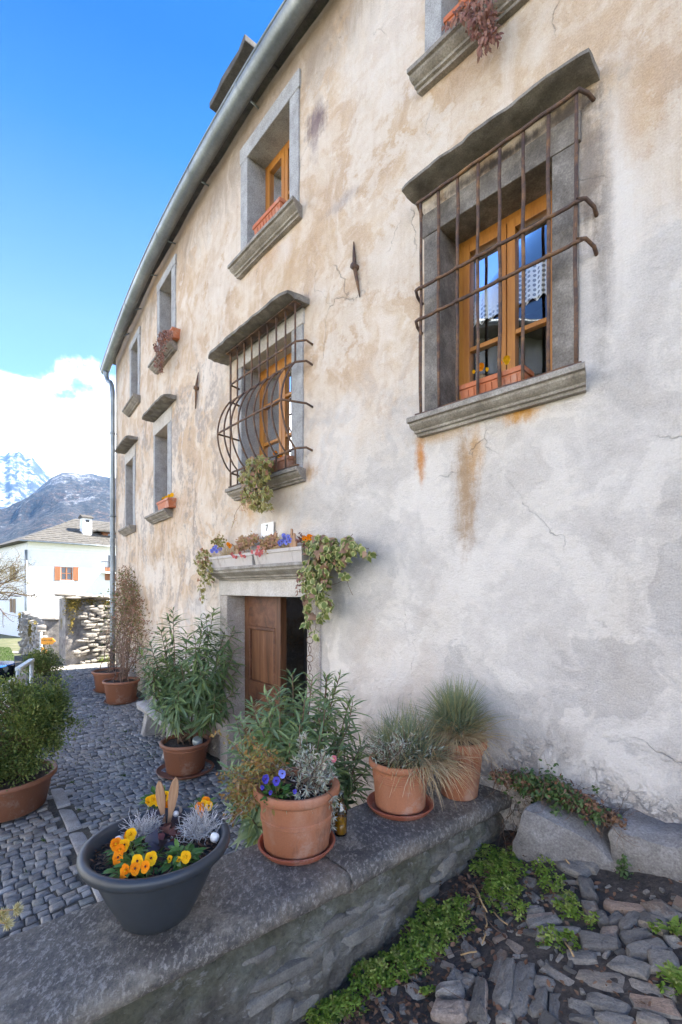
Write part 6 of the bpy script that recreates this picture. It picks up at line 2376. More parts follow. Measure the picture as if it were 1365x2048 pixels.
# ------------------------------------------------------------------ oleanders
def oleander(root, base, spread, height, nst, rng, leaf=(.13, .20), lean=(0, 0), low=0.35, limit=300, tips=None):
    sm_ = MB()
    items = []
    tips = tips or []
    for k in range(nst):
        if k < len(tips):
            tip = Vector(tips[k])
            b = base + Vector((rng.gauss(0, .05), rng.gauss(0, .05), 0))
        else:
            a = 2 * math.pi * (k / nst) + rng.uniform(-.4, .4)
            rr_ = spread * math.sqrt(rng.uniform(.03, 1))
            h_ = height * (1 - .38 * (rr_ / spread) ** 2) * rng.uniform(.68, 1.0)
            tip = base + Vector((math.cos(a) * rr_ + lean[0] * h_, math.sin(a) * rr_ + lean[1] * h_, h_))
            b = base + Vector((rng.gauss(0, .05), rng.gauss(0, .05), 0))
        mid = b.lerp(tip, .55) + Vector((rng.gauss(0, .03), rng.gauss(0, .03), .06))
        n = 12
        pts = [(b * (1 - t) ** 2 + mid * 2 * t * (1 - t) + tip * t * t) for t in [i / n for i in range(n + 1)]]
        sm_.tube(pts, [.0085 * (1 - .65 * i / n) for i in range(n + 1)], 6)
        shoots = [(pts, low, 1.0)]
        for q in range(rng.choice((2, 2, 3))):
            i0 = rng.randrange(5, 10)
            dd = (pts[i0 + 1] - pts[i0]).normalized() + rv(rng, .75)
            pp = [pts[i0]]
            for j in range(6):
                dd = (dd.normalized() + Vector((0, 0, .25)) + rv(rng, .1)).normalized()
                pp.append(pp[-1] + dd * .042)
            sm_.tube(pp, [.005 * (1 - .5 * j / 6) for j in range(7)], 5)
            shoots.append((pp, .2, .9))
        for pp, lo, sc in shoots:
            tot = sum((pp[i + 1] - pp[i]).length for i in range(len(pp) - 1))
            nw = max(3, int(tot * (1 - lo) / .032))
            ph = rng.uniform(0, 6)
            for w in range(nw + 1):
                t = lo + (1 - lo) * w / nw
                f = t * (len(pp) - 1)
                i = min(int(f), len(pp) - 2)
                p = pp[i].lerp(pp[i + 1], f - i)
                ax = (pp[i + 1] - pp[i]).normalized()
                ph += 1.05
                top = w / nw
                for j in range(3):
                    if rng.random() < .12: continue
                    an = ph + j * 2.094 + rng.uniform(-.3, .3)
                    s1 = ax.orthogonal().normalized()
                    s2 = ax.cross(s1)
                    out = s1 * math.cos(an) + s2 * math.sin(an)
                    el = 0.25 + 1.5 * max(0, top - .6) if top > .6 else 0.30 - .75 * (1 - top) * rng.uniform(.3, 1)
                    d = (out + ax * el + Vector((0, 0, -.12 - .30 * (1 - top)))).normalized()
                    S = rng.uniform(*leaf) * sc * (1 - .45 * max(0, top - .75) / .25)
                    N = ax + rv(rng, .25)
                    items.append((p, d, N, S, S * rng.uniform(.85, 1.2)))
    sm_.obj('stems', M['stem_brown'], root, smooth=True)
    leaf_parts(root, LANCE, M['oleander'], items, limit, rng=rng)


c1 = on_street(372, 1534)
c1 = Vector((-1.68, 5.06, street_z(-1.68, 5.06)))
ol1 = thing('potted_oleander', c1 + Vector((0, 0, .012)), 'tall oleander in a terracotta pot left of the doorway', 'potted plant')
add_pot(ol1, c1 + Vector((0, 0, .012)), .195, .262, .325, M['pot_brown'], bands=(.80,), lip=.022, liph=.04)
saucer(c1, .30, 'terracotta saucer under the tall oleander by the doorway', M['pot_brown'])
tp = [at_depth(x, y, Y) for x, y, Y in [(346, 1222, 5.05), (300, 1285, 4.95), (322, 1262, 5.1), (375, 1270, 5.0), (428, 1222, 5.1), (455, 1245, 5.1), (405, 1252, 4.9), (470, 1300, 5.0), (290, 1340, 4.9), (440, 1320, 4.85), (310, 1420, 4.75), (362, 1330, 4.8), (470, 1385, 4.9), (330, 1320, 4.9), (410, 1340, 4.75), (350, 1400, 4.7), (450, 1420, 4.8), (280, 1305, 5.1), (475, 1340, 5.1), (400, 1300, 5.2), (298, 1380, 4.9)]]
oleander(ol1, c1 + Vector((0, 0, .30)), .5, 1.4, len(tp), random.Random(5), leaf=(.15, .225), low=.40, tips=tp)
# a solar lamp lies on the soil
lp = MB()
lc = c1 + Vector((.16, -.10, .33))
lp.lathe([(.001, 0), (.045, 0), (.052, .02), (.052, .055), (.04, .07), (.001, .072)], lc, 20)
lo = soft(lp.obj('solar_lamp', M['galv'], None, smooth=True), 40); lo.data.transform(Matrix.Translation(-lc)); lo.location = lc
lo.rotation_euler = (R(28), R(10), 0)
tag(lo, 'small round steel solar lamp lying in the pot of the tall oleander', 'lamp')

c2 = Vector((-.30, 3.02, street_z(-.30, 3.02)))
ol2 = thing('potted_oleander', c2, 'wide bushy oleander behind the parapet in front of the door', 'potted plant')
add_pot(ol2, c2, .18, .25, .34, M['pot_brown'], bands=(.8,))
tp = [at_depth(x, y, Y) for x, y, Y in [(585, 1350, 3.0), (560, 1375, 2.85), (530, 1390, 2.8), (505, 1408, 2.8), (480, 1440, 2.8), (625, 1358, 3.0), (655, 1350, 3.05), (680, 1352, 3.1), (700, 1400, 3.05), (610, 1400, 2.75), (650, 1420, 2.75), (560, 1430, 2.65), (520, 1450, 2.65), (470, 1490, 2.7), (600, 1450, 2.6), (700, 1450, 2.9), (640, 1470, 2.6), (490, 1560, 2.5), (475, 1620, 2.45), (505, 1640, 2.4), (725, 1490, 2.9), (735, 1540, 2.85), (715, 1580, 2.7), (460, 1540, 2.6), (540, 1500, 2.6), (580, 1480, 2.55), (680, 1500, 2.7)]]
oleander(ol2, c2 + Vector((0, 0, .30)), .45, .9, len(tp), random.Random(9), leaf=(.12, .185), low=.22, tips=tp)

# ------------------------------------------------------------------ boxwoods
def boxwood(root, c, rad, n, rng, leaf=(.016, .026), limit=0, stems=True):
    sm_ = MB()
    items = []
    clumps = []
    for k in range(240):
        v = rv(rng).normalized() * (rng.random() ** .35)
        v = Vector((v.x * rad[0], v.y * rad[1], v.z * rad[2]))
        lump = 1 + .30 * mnoise.noise(v * 4.2 + c)
        clumps.append((c + v * lump, rng.uniform(.045, .105)))
    for q, r_ in clumps[:70]:
        sm_.tube([c + Vector((0, 0, -rad[2] * 1.1)), c.lerp(q, .5) + rv(rng, .04), q], [.008, .006, .002], 4, cap=False)
    for k in range(n):
        q, r_ = rng.choice(clumps)
        v = Vector((rng.gauss(0, 1), rng.gauss(0, 1), rng.gauss(0, 1)))
        p = q + v * r_ * .55
        d = (v + (p - c) * 2 + Vector((0, 0, .6)) + rv(rng, .7))
        S = rng.uniform(*leaf)
        items.append((p, d, rv(rng) + Vector((0, 0, .8)), S, S * .95))
    sm_.obj('branches', M['stem_brown'], root, smooth=True)
    leaf_parts(root, SMALL_LEAF, M['box_leaf'], items, limit, rng=rng)


bc = Vector((-3.07, 4.25, street_z(-3.07, 4.25)))
bx = thing('potted_boxwood', bc, 'big clipped boxwood in a round terracotta tub at the left edge', 'potted plant')
for a in (0.3, 1.9, 3.4, 5.0):
    b = MB(); q = bc + Vector((math.cos(a) * .27, math.sin(a) * .27, 0))
    b.box(grid_frame(q, (1, 0, 0), (0, 1, 0)), -.03, .03, -.03, .03, 0, .035); b.obj('foot', M['pot_brown'], bx)
add_pot(bx, bc + Vector((0, 0, .032)), .335, .425, .31, M['pot_brown'], bands=(.84,), lip=.028, liph=.045)
boxwood(bx, bc + Vector((.17, .02, .77)), (.40, .44, .45), 29000, random.Random(4), leaf=(.019, .031))
boxwood(bx, bc + Vector((-.16, -.02, .50)), (.36, .42, .25), 16000, random.Random(6), leaf=(.019, .031))
b2 = Vector((-5.1, 8.0, street_z(-5.1, 8.0)))
bx2 = thing('potted_boxwood', b2, 'smaller boxwood in a dark square tub beyond the railing', 'potted plant')
b = MB(); b.box(grid_frame(b2, (.65, -.76, 0), (.76, .65, 0)), -.24, .24, -.24, .24, 0, .30); b.obj('pot', M['anthracite'], bx2, bevel=.012)
boxwood(bx2, b2 + Vector((.0, 0, .47)), (.27, .27, .25), 6000, random.Random(14), leaf=(.022, .036))
b3 = Vector((-4.75, 7.55, street_z(-4.75, 7.55)))
bx3 = thing('flower_tub', b3, 'low slate tub with purple plants beside the smaller boxwood', 'potted plant')
b = MB(); b.box(grid_frame(b3, (.65, -.76, 0), (.76, .65, 0)), -.13, .13, -.2, .2, 0, .24); b.obj('pot', M['cap'], bx3, bevel=.01)
leaf_parts(bx3, SMALL_LEAF, M['heuchera'], [(b3 + Vector((PR.gauss(0, .08), PR.gauss(0, .1), .25 + PR.uniform(0, .08))), rv(PR) + Vector((0, 0, .7)), rv(PR), PR.uniform(.03, .05), .04) for _ in range(120)], 0)

# ------------------------------------------------------------------ climbers on the far corner
for i, (xi, yb, oo, lab, r1) in enumerate([(222, 1400, .36, 'terracotta tub of bare climber nearest the downpipe', .30), (243, 1440, .34, 'terracotta tub of climbing plant at the end of the bench', .275)]):
    s_c = wall_hit(xi, 1380, oo)[0]
    p = W(s_c, 0, oo); p.z = street_z(p.x, p.y) + .012
    t = thing('potted_climber', p, lab, 'potted plant')
    add_pot(t, p, r1 * .78, r1, .34, M['pot_brown'], bands=(.84,), ax=1.0, lip=.024, liph=.04)
    saucer(p - Vector((0, 0, .012)), r1 * .92, 'terracotta saucer under the ' + ('climber tub nearest the downpipe' if i == 0 else 'climber tub at the bench end'), M['pot_brown'])
    rng = random.Random(30 + i)
    mb = MB()
    items = []
    if i == 0:
        tops = [(x, y) for x, y in [(215, 1260), (222, 1230), (228, 1250), (236, 1200), (243, 1260), (250, 1215), (220, 1290), (232, 1300)]]
    else:
        tops = [(252, 1140), (262, 1150), (245, 1170), (270, 1200), (283, 1250), (238, 1190), (290, 1290), (258, 1180), (275, 1230), (248, 1220), (232, 1160), (266, 1170), (286, 1270), (280, 1310), (240, 1300), (262, 1260)]
    for (x, y) in tops:
        sw_, zw = wall_hit(x, y, .10)
        tip = W(sw_, zw, rng.uniform(.04, .16))
        b_ = p + Vector((rng.gauss(0, .07), rng.gauss(0, .07), .31))
        n = 10
        pts = [b_.lerp(tip, j / n) + rv(rng, .045 * math.sin(math.pi * j / n) + .01) for j in range(n + 1)]
        mb.tube(pts, [.0085 * (1 - .6 * j / n) for j in range(n + 1)], 5)
        for j in range(3, n + 1):
            for _ in range(3):
                twigs(mb, pts[j], rv(rng) + (pts[j] - pts[j - 1]).normalized(), rng.uniform(.08, .26), 4, .003, rng, .5, 3, 1)
    mb.obj('stems', M['twig'], t, smooth=True)
    if i == 1:
        for _ in range(4200):
            y = rng.triangular(1128, 1400, 1200)
            w = 6 + 30 * min(1, (y - 1128) / 150)
            x = 254 + (y - 1128) * .07 + rng.gauss(0, w * .5)
            if y > 1270 and rng.random() < .6: continue
            sw_, zw = wall_hit(x, y, .10)
            q = W(sw_, zw, rng.uniform(.02, .24))
            if q.z < p.z + .3: continue
            S = rng.uniform(.026, .056)
            items.append((q, rv(rng) + Vector((0, 0, -.3)), rv(rng) + Vector((-.5, -.5, .2)), S, S))
        cut = int(len(items) * .5)
        leaf_parts(t, LEAF, M['mixed_leaf'], items, 120)
    else:
        for _ in range(240):
            x, y = rng.gauss(222, 12), rng.uniform(1180, 1330)
            sw_, zw = wall_hit(x, y, .25)
            q = W(sw_, zw, rng.uniform(.15, .4))
            S = rng.uniform(.02, .05)
            items.append((q, rv(rng), rv(rng) + Vector((-.5, -.5, .2)), S, S))
        leaf_parts(t, LEAF, M['box_leaf'], items, 0)

# ------------------------------------------------------------------ stone bench
bs0, bs1 = 4.95, 6.28
zb_ = street_z(W(5.6).x, W(5.6).y)
bench = thing('stone_bench', W(5.6, zb_, .25), 'rough grey stone bench along the house front behind the tall oleander', 'bench')
mb = MB()
rows = []
for i in range(31):
    u = bs0 + (bs1 - bs0) * i / 30
    rows.append([W(u, zb_ + .40 + dz + .012 * mnoise.noise(Vector((u * 6, o_ * 9, dz * 20))), o_ + (.022 * mnoise.noise(Vector((u * 5, 2, dz * 30))) if o_ > .4 else 0)) for o_, dz in
                 [(.01, -.09), (.01, 0), (.12, .0), (.24, .003), (.36, 0), (.435, -.006), (.465, -.03), (.46, -.07), (.43, -.09)]])
mb.quadstrip(rows, True, True, True)
soft(mb.obj('seat', M['bench'], bench, smooth=True), 45)
for u in (5.12, 6.02):
    mb = MB()
    f, _, _ = frame_at(u, 0, 0)
    q = [(.05, -.3), (.05, zb_ + .31), (.40, zb_ + .31), (.46, zb_ - .05), (.48, -.3)]
    mb.add([f(-.05, o_, z) for o_, z in q] + [f(.07, o_, z) for o_, z in q], [(4, 3, 2, 1, 0), (5, 6, 7, 8, 9)] + [(i, (i + 1) % 5, 5 + (i + 1) % 5, 5 + i) for i in range(5)])
    mb.obj('leg', M['bench'], bench, bevel=.014, rough=.014, sub=3)


def basin(u, z, lab, r=.15):
    f, t_, n_ = frame_at(u, z, .16)
    rt = Matrix((t_, (n_ * .42 + Vector((0, 0, .9))).normalized(), (n_ * .9 - Vector((0, 0, .42))).normalized())).transposed().to_4x4()
    mb = MB(); mb.lathe([(.001, -.075), (r * .55, -.07), (r * .9, -.02), (r, .012), (r * .985, .02), (r * .95, .012), (r * .84, -.015), (r * .5, -.055), (.001, -.058)], (0, 0, 0), 32)
    o = soft(mb.obj('wooden_bowl', M['bowl_wood'], None, smooth=True), 50)
    mb = MB()
    ring = [(r * math.cos(a) * .985, r * math.sin(a) * .985, .017) for a in [2 * math.pi * k / 32 for k in range(33)]]
    mb.tube(ring, .011, 6)
    o2 = mb.obj('rim', M['pale_stone'], o, smooth=True)
    o.matrix_basis = Matrix.Translation(f(0, 0, 0)) @ rt
    o2.matrix_basis = Matrix.Identity(4)
    ORG[o.name] = f(0, 0, 0)
    tag(o, lab, 'bowl')


M['bowl_wood'] = wood_mat('brown_bowl_wood', [(0.07, 0.035, 0.018), (0.12, 0.065, 0.035), (0.17, 0.10, 0.06)], 'X', .6)
basin(6.06, zb_ + .40 + .15, 'brown wooden bowl with pale rim propped at the far end of the bench', .16)
basin(5.0, zb_ + .40 + .14, 'brown wooden bowl with pale rim propped near the tall oleander', .15)

# ------------------------------------------------------------------ pansies
def disc(n, r, cup=.20, ruffle=.15, rng=PR, lobes=2):
    vs = [(0, 0, 0)]
    fs = []
    for j, k in ((0.55, 0), (1.0, 1)):
        for i in range(n):
            a = 2 * math.pi * i / n
            q = r * j
            vs.append((q * math.cos(a) + r * .9, q * math.sin(a) * 1.05, cup * r * j * j + (ruffle * r * math.sin(a * 3 + rng.uniform(0, 6)) if k else 0)))
    for i in range(n):
        q = (i + 1) % n
        fs.append((0, 1 + i, 1 + q))
        fs.append((1 + i, 1 + n + i, 1 + n + q, 1 + q))
    return vs, fs


def pansy(root, p, face, size, m, rng, eye=True, up=Vector((0, 0, 1)), stem=None):
    """Five overlapping petals around an eye, facing along `face`."""
    face = Vector(face).normalized()
    side = up.cross(face)
    if side.length < .05: side = Vector((1, 0, 0)).cross(face)
    side.normalize()
    upv = face.cross(side)
    fl = MB()
    fl.lathe([(.001, 0), (size * .10, 0), (.001, size * .06)], (0, 0, 0), 8)
    base = Matrix((side, upv, face)).transposed().to_4x4()
    v0 = [Matrix.Translation(Vector(p) + face * .004) @ base @ Vector(q) for q in fl.v]
    mb = MB(); mb.add(v0, fl.f)
    fo = mb.obj('flower', M['petal_eye'] if eye else M['yellow_petal'], root, smooth=True)
    for a, sc, lift in ((62, .52, -.1), (118, .52, -.1), (-5, .46, .0), (185, .46, .0), (270, .58, .08)):
        vs, fs = disc(9, size * sc * .5 * 1.1, rng=rng)
        rt = base @ Matrix.Rotation(R(a + rng.uniform(-7, 7)), 4, 'Z') @ Matrix.Rotation(R(-8 + rng.uniform(-10, 10)), 4, 'Y')
        mb = MB(); mb.add([Matrix.Translation(Vector(p) + face * (lift * size * .1)) @ rt @ Vector(q) for q in vs], fs)
        mb.obj('petal', m, fo, smooth=True, fix=False)
    if stem is not None:
        mb = MB(); mb.tube([stem, Vector(stem).lerp(Vector(p), .6) + rv(rng, .006), Vector(p) - face * .003], .0018, 5)
        mb.obj('stem', M['stem_green'], fo, smooth=True)


def tuft_leaves(root, c, r, n, m, S, rng, tm=LEAF, h=.06, limit=300, wid=.8):
    items = []
    for _ in range(n):
        a, q = rng.uniform(0, 6.28), r * math.sqrt(rng.random())
        p = Vector(c) + Vector((math.cos(a) * q, math.sin(a) * q, rng.uniform(0, h) * (1 - .5 * q / r)))
        d = Vector((math.cos(a), math.sin(a), rng.uniform(-.1, 1.1)))
        s_ = rng.uniform(*S)
        items.append((p, d, Vector((0, 0, 1)) + rv(rng, .5), s_, s_ * wid))
    leaf_parts(root, tm, m, items, limit, rng=rng)


CAM = Vector((0, 0, EYE))
# ------------------------------------------------------------------ dark oval bowl
Bc = Vector((-.680, 1.735, .6))
bowl = thing('planted_bowl', Bc, 'big anthracite bowl with orange pansies and silver shrubs on the parapet', 'planter')
mb = MB()
H_ = .275
mb.lathe([(0.0009, 0), (0.1133, 0), (0.1257, .012), (0.1460, .05), (0.1770, .11), (0.2018, .17), (0.2159, .212), (0.2186, .222), (0.2230, .226), (0.2301, H_ - .050), (0.2549, H_ - .040), (0.2628, H_ - .024), (0.2611, H_ - .008), (0.2505, H_), (0.2372, H_ - .002), (0.2283, H_ - .012), (0.2177, H_ - .06), (0.0009, H_ - .07)], Bc, 72, 1.0, 1.0)
soft(mb.obj('pot', M['anthracite'], bowl, smooth=True), 50)
BR2 = random.Random(8)
mb = MB()
rings = []
for j in range(10):
    r_ = .222 * j / 9 if j else .002
    rings.append([Bc + Vector((r_ * math.cos(t), r_ * math.sin(t), H_ - .050 + .016 * mnoise.noise(Vector((r_ * 24 * math.cos(t), r_ * 24 * math.sin(t), 1))) + .018 * (1 - j / 9))) for t in [2 * math.pi * k / 40 for k in range(40)]])
mb.quadstrip(rings, True)
mb.obj('soil', M['soil'], bowl, smooth=True)
zs = .6 + H_ - .045


def on_bowl(x, y, dz=0.0):
    return on_z(x, y, zs + dz)


# bark and dry bits on the soil
c = Cloud()
items = []
for _ in range(700):
    a, q = BR2.uniform(0, 6.28), .212 * math.sqrt(BR2.random())
    items.append((Bc + Vector((math.cos(a) * q, math.sin(a) * q, H_ - .045 + BR2.uniform(-.004, .012))), Vector((BR2.gauss(0, 1), BR2.gauss(0, 1), BR2.gauss(0, .2))), Vector((0, 0, 1)) + rv(BR2, .5), BR2.uniform(.012, .038)))
P, D, N, S = zip(*items)
c.put(SMALL_LEAF, P, D, N, S, S2=[q * .45 for q in S])
tag(c.obj('mulch', M['dead_leaf'], bowl), kind='stuff')
mb = MB()
for _ in range(70):
    a, q = BR2.uniform(0, 6.28), .20 * math.sqrt(BR2.random())
    twigs(mb, Bc + Vector((math.cos(a) * q, math.sin(a) * q, H_ - .045)), (BR2.gauss(0, 1), BR2.gauss(0, 1), .15), BR2.uniform(.03, .09), 4, .0013, BR2, .4, 3, 0)
tag(mb.obj('dry_stems', M['twig'], bowl, smooth=True), kind='stuff')
# silver wiry shrubs
for (x, y, rx, rz, n) in [(285, 1672, .062, .09, 140), (402, 1672, .062, .11, 170), (345, 1690, .03, .03, 14)]:
    c0 = on_bowl(x, y)
    mb = MB()
    for _ in range(n):
        a = BR2.uniform(0, 6.28)
        el = BR2.uniform(.1, 1.4)
        d = Vector((math.cos(a) * math.cos(el), math.sin(a) * math.cos(el), math.sin(el)))
        twigs(mb, c0 + Vector((BR2.gauss(0, .02), BR2.gauss(0, .02), 0)), d, rz * BR2.uniform(.6, 1.15), 6, .0017, BR2, .42, 3, 2)
    mb.obj('silver_shrub', M['calocephalus'], bowl, smooth=True)
# dark purple leaves
items = []
for (x, y) in [(318, 1668), (300, 1690), (332, 1712), (345, 1715), (355, 1640), (362, 1632), (310, 1650), (322, 1698), (296, 1705), (350, 1650), (340, 1732), (306, 1640), (372, 1622), (338, 1700), (330, 1650)]:
    p = on_bowl(x, y, .02)
    items.append((p + rv(BR2, .01), rv(BR2, .8) + Vector((0, 0, .2)), (CAM - p).normalized() + rv(BR2, .4), BR2.uniform(.04, .062), BR2.uniform(.045, .06)))
leaf_parts(bowl, IVY, M['heuchera'], items, 300, name='leaf')
items = []
for (x, y) in [(335, 1660), (342, 1672), (328, 1678), (346, 1662), (338, 1685), (352, 1668), (330, 1665), (340, 1655)]:
    p = on_bowl(x, y, .035)
    items.append((p, rv(BR2, 1) + Vector((0, 0, .3)), (CAM - p).normalized() + rv(BR2, .5), .036, .034))
leaf_parts(bowl, IVY, M['heuchera_red'], items, 300)
# pansies: leaves first, then the flowers
for (x, y, r_, n) in [(262, 1715, .045, 55), (258, 1760, .036, 42), (272, 1745, .03, 25), (362, 1730, .042, 60), (312, 1608, .035, 45), (405, 1625, .03, 25), (300, 1735, .02, 12)]:
    tuft_leaves(bowl, on_bowl(x, y), r_ * 1.15, int(n * 1.7), M['pansy_leaf'], (.024, .046), BR2, h=.065, limit=300, wid=.85)
fl = [(240, 1700, .075, 'o'), (232, 1688, .070, 'o'), (249, 1690, .075, 'y'), (262, 1668, .08, 'y'), (237, 1715, .055, 'o'), (259, 1672, .06, 'o'), (252, 1741, .05, 'o'), (270, 1738, .06, 'o'), (292, 1733, .065, 'o'), (250, 1752, .03, 'o'), (275, 1722, .075, 'y'),
      (302, 1716, .075, 'y'), (372, 1713, .06, 'y'), (358, 1720, .04, 'y'), (340, 1718, .04, 'y'), (298, 1603, .06, 'y'), (306, 1600, .07, 'y'), (317, 1601, .065, 'y'), (324, 1609, .06, 'o'), (332, 1592, .08, 'y'), (338, 1612, .05, 'o'), (398, 1614, .06, 'o'), (408, 1610, .065, 'y'), (418, 1612, .07, 'y'), (404, 1625, .05, 'o'), (412, 1604, .07, 'o')]
for (x, y, dz, k) in fl:
    p = on_bowl(x, y, dz)
    # the picture position belongs to the flower head: step back down to the soil for the stem
    f = (CAM - p).normalized() * .6 + Vector((BR2.gauss(0, .35), -.5 + BR2.gauss(0, .3), BR2.uniform(-.1, .35)))
    small = dz < .041 and k == 'y'
    pansy(bowl, p, f, .022 if small else BR2.uniform(.035, .043), M['orange_petal'] if k == 'o' else M['yellow_petal'], BR2, eye=BR2.random() < .6, stem=p + Vector((BR2.gauss(0, .012), BR2.gauss(0, .012), -dz)))


# wooden ears and painted eggs standing in the bowl
def cutout(name, outline, p, axis_u, th, m, lab, cat, lean=0.0):
    n = len(outline)
    au = Vector(axis_u).normalized()
    av = Vector((0, 0, 1)).cross(au).normalized()
    mb = MB()
    pts0 = [au * x + Vector((0, 0, 1)) * z - av * th / 2 for x, z in outline]
    pts1 = [au * x + Vector((0, 0, 1)) * z + av * th / 2 for x, z in outline]
    mb.add(pts0 + pts1, [tuple(range(n - 1, -1, -1)), tuple(range(n, 2 * n))] + [(i, (i + 1) % n, n + (i + 1) % n, n + i) for i in range(n)])
    o = mb.obj(name, m, None, bevel=.002)
    o.location = p
    return tag(o, lab, cat)


ear = [(-.006, -.05), (-.008, .0), (-.017, .045), (-.020, .085), (-.015, .118), (-.004, .138), (.006, .132), (.014, .105), (.017, .07), (.013, .03), (.008, .0), (.007, -.05)]
e1 = on_bowl(326, 1650)
e2 = on_bowl(341, 1652)
o = cutout('wooden_ear', ear, e1 + Vector((0, 0, .045)), (1, .25, 0), .012, M['ear_wood'], 'shorter weathered wooden ear cut-out standing in the anthracite bowl', 'ornament'); o.rotation_euler = (0, R(-6), 0)
o = cutout('wooden_ear', [(x * 1.05, z * 1.12) for x, z in ear], e2 + Vector((0, 0, .045)), (1, .1, 0), .012, M['ear_wood'], 'taller weathered wooden ear cut-out leaning right in the anthracite bowl', 'ornament'); o.rotation_euler = (0, R(9), R(12))


def egg(p, r, lab, tilt):
    mb = MB()
    mb.lathe([(.001, -1.0), (.38, -.92), (.70, -.68), (.93, -.3), (1.0, .05), (.93, .45), (.72, .82), (.45, 1.08), (.2, 1.22), (.001, 1.26)], (0, 0, 0), 20)
    mb.v = [(a * r, b * r, c_ * r) for a, b, c_ in mb.v]
    o = mb.obj('painted_egg', M['egg'], None, smooth=True)
    o.location = p
    o.rotation_euler = tilt
    tag(o, lab, 'egg')


egg(on_bowl(237, 1682, .03), .0165, 'white painted egg at the left rim of the anthracite bowl', (.3, .5, 0))
egg(on_bowl(430, 1676, .03), .0175, 'white painted egg at the right rim of the anthracite bowl', (.2, -.3, 0))
egg(on_bowl(352, 1628, .04), .012, 'small white painted egg behind the wooden ears', (.9, .5, 0))

# ------------------------------------------------------------------ pots on the parapet
p1 = Vector(((594 - CX) / FPX * 2.178, 2.178, .6))
saucer(p1, .180, 'terracotta saucer under the violet pot in the middle of the parapet')
t1 = thing('violet_pot', p1 + Vector((0, 0, .012)), 'terracotta pot with blue violets and silver foliage in the middle of the parapet', 'potted plant')
add_pot(t1, p1 + Vector((0, 0, .012)), .150, .200, .288, M['pot_clay'], bands=(.50, .53, .835), lip=.026, liph=.042)
zt1 = p1.z + .012 + .26
r1_ = random.Random(61)
# fading bush spilling to the left
items = []
mb = MB()
for k in range(46):
    x, y = r1_.gauss(505, 34), r1_.gauss(1545, 38)
    if k < 16: x, y = r1_.gauss(470, 20), r1_.gauss(1590, 40)
    tip = at_depth(min(x, 600), y, r1_.uniform(2.0, 2.42))
    b_ = p1 + Vector((r1_.uniform(-.12, .02), r1_.uniform(-.05, .12), .27))
    m_ = b_.lerp(tip, .5) + Vector((0, 0, .06))
    pts = [(b_ * (1 - t) ** 2 + m_ * 2 * t * (1 - t) + tip * t * t) + rv(r1_, .006) for t in [i / 8 for i in range(9)]]
    mb.tube(pts, .0016, 4, cap=False)
    for j in range(3, 9):
        for _ in range(r1_.randrange(3, 8)):
            q = pts[j] + rv(r1_, .022)
            S = r1_.uniform(.016, .030)
            items.append((q, rv(r1_) + Vector((0, 0, -.2)), rv(r1_) + (CAM - q).normalized() * .8, S, S * .9))
mb.obj('stems', M['twig'], t1, smooth=True)
leaf_parts(t1, LEAF, M['faded_leaf'], items, 180, rng=r1_)
# violets
tuft_leaves(t1, on_z(553, 1597, zt1), .055, 70, M['pansy_leaf'], (.028, .046), r1_, h=.05, wid=1.1)
for (x, y, m_) in [(531, 1558, 'blue_petal'), (553, 1562, 'blue_petal'), (565, 1547, 'lilac_petal'), (525, 1575, 'blue_petal'), (541, 1585, 'blue_petal'), (590, 1583, 'blue_petal')]:
    p = at_depth(x, y, 2.02)
    pansy(t1, p, (CAM - p).normalized() + Vector((r1_.gauss(0, .4), -.4, r1_.uniform(-.5, .1))), .036 if y < 1570 else .02, M[m_], r1_, stem=on_z(555, 1598, zt1))
# silver shrub
items = []
mb = MB()
for k in range(84):
    x, y = r1_.gauss(632, 27), r1_.gauss(1545, 32)
    if k < 12: x, y = r1_.gauss(663, 8), r1_.gauss(1618, 16)
    if k in (12, 13, 14): x, y = 604 + r1_.gauss(0, 4), 1490 + r1_.gauss(0, 12)
    tip = at_depth(x, y, r1_.uniform(2.0, 2.3))
    b_ = p1 + Vector((r1_.uniform(.0, .13), r1_.uniform(-.08, .1), .27))
    m_ = b_.lerp(tip, .5) + Vector((0, 0, .04))
    pts = [(b_ * (1 - t) ** 2 + m_ * 2 * t * (1 - t) + tip * t * t) + rv(r1_, .005) for t in [i / 8 for i in range(9)]]
    mb.tube(pts, .0018, 4, cap=False)
    for j in range(3, 9):
        for _ in range(r1_.randrange(2, 6) + (4 if j == 8 else 0)):
            S = r1_.uniform(.020, .036)
            items.append((pts[j], rv(r1_) + (pts[j] - pts[j - 1]).normalized() * .9, rv(r1_), S, S * .36))
mb.obj('woody_stems', M['twig'], t1, smooth=True)
leaf_parts(t1, SMALL_LEAF, M['lavender'], items, 120, rng=r1_)
p = at_depth(668, 1518, 2.2)
pansy(t1, p, (CAM - p), .03, M['pink_petal'], r1_, eye=False)

# bottle of oil
pb = on_z(682, 1669, .6)
bt = thing('oil_bottle', pb, 'glass bottle half full of golden oil beside the violet pot', 'bottle')
mb = MB(); mb.lathe([(.001, .002), (.028, .002), (.031, .006), (.031, .118), (.026, .135), (.013, .155), (.012, .195), (.015, .197), (.015, .208), (.001, .208)], pb, 24)
mb.obj('glass', M['bottle'], bt, smooth=True)
mb = MB(); mb.lathe([(.001, .009), (.0275, .010), (.0278, .014), (.0278, .082), (.001, .082)], pb, 24)
mb.obj('oil', M['oil'], bt, smooth=True)
mb = MB()
for k in range(9): twigs(mb, pb + Vector((r1_.gauss(0, .006), r1_.gauss(0, .006), .02)), (r1_.gauss(0, .2), r1_.gauss(0, .2), 1), .07, 4, .0015, r1_, .2, 3, 0)
mb.obj('herb_sprig', M['red_leaf'], bt, smooth=True)

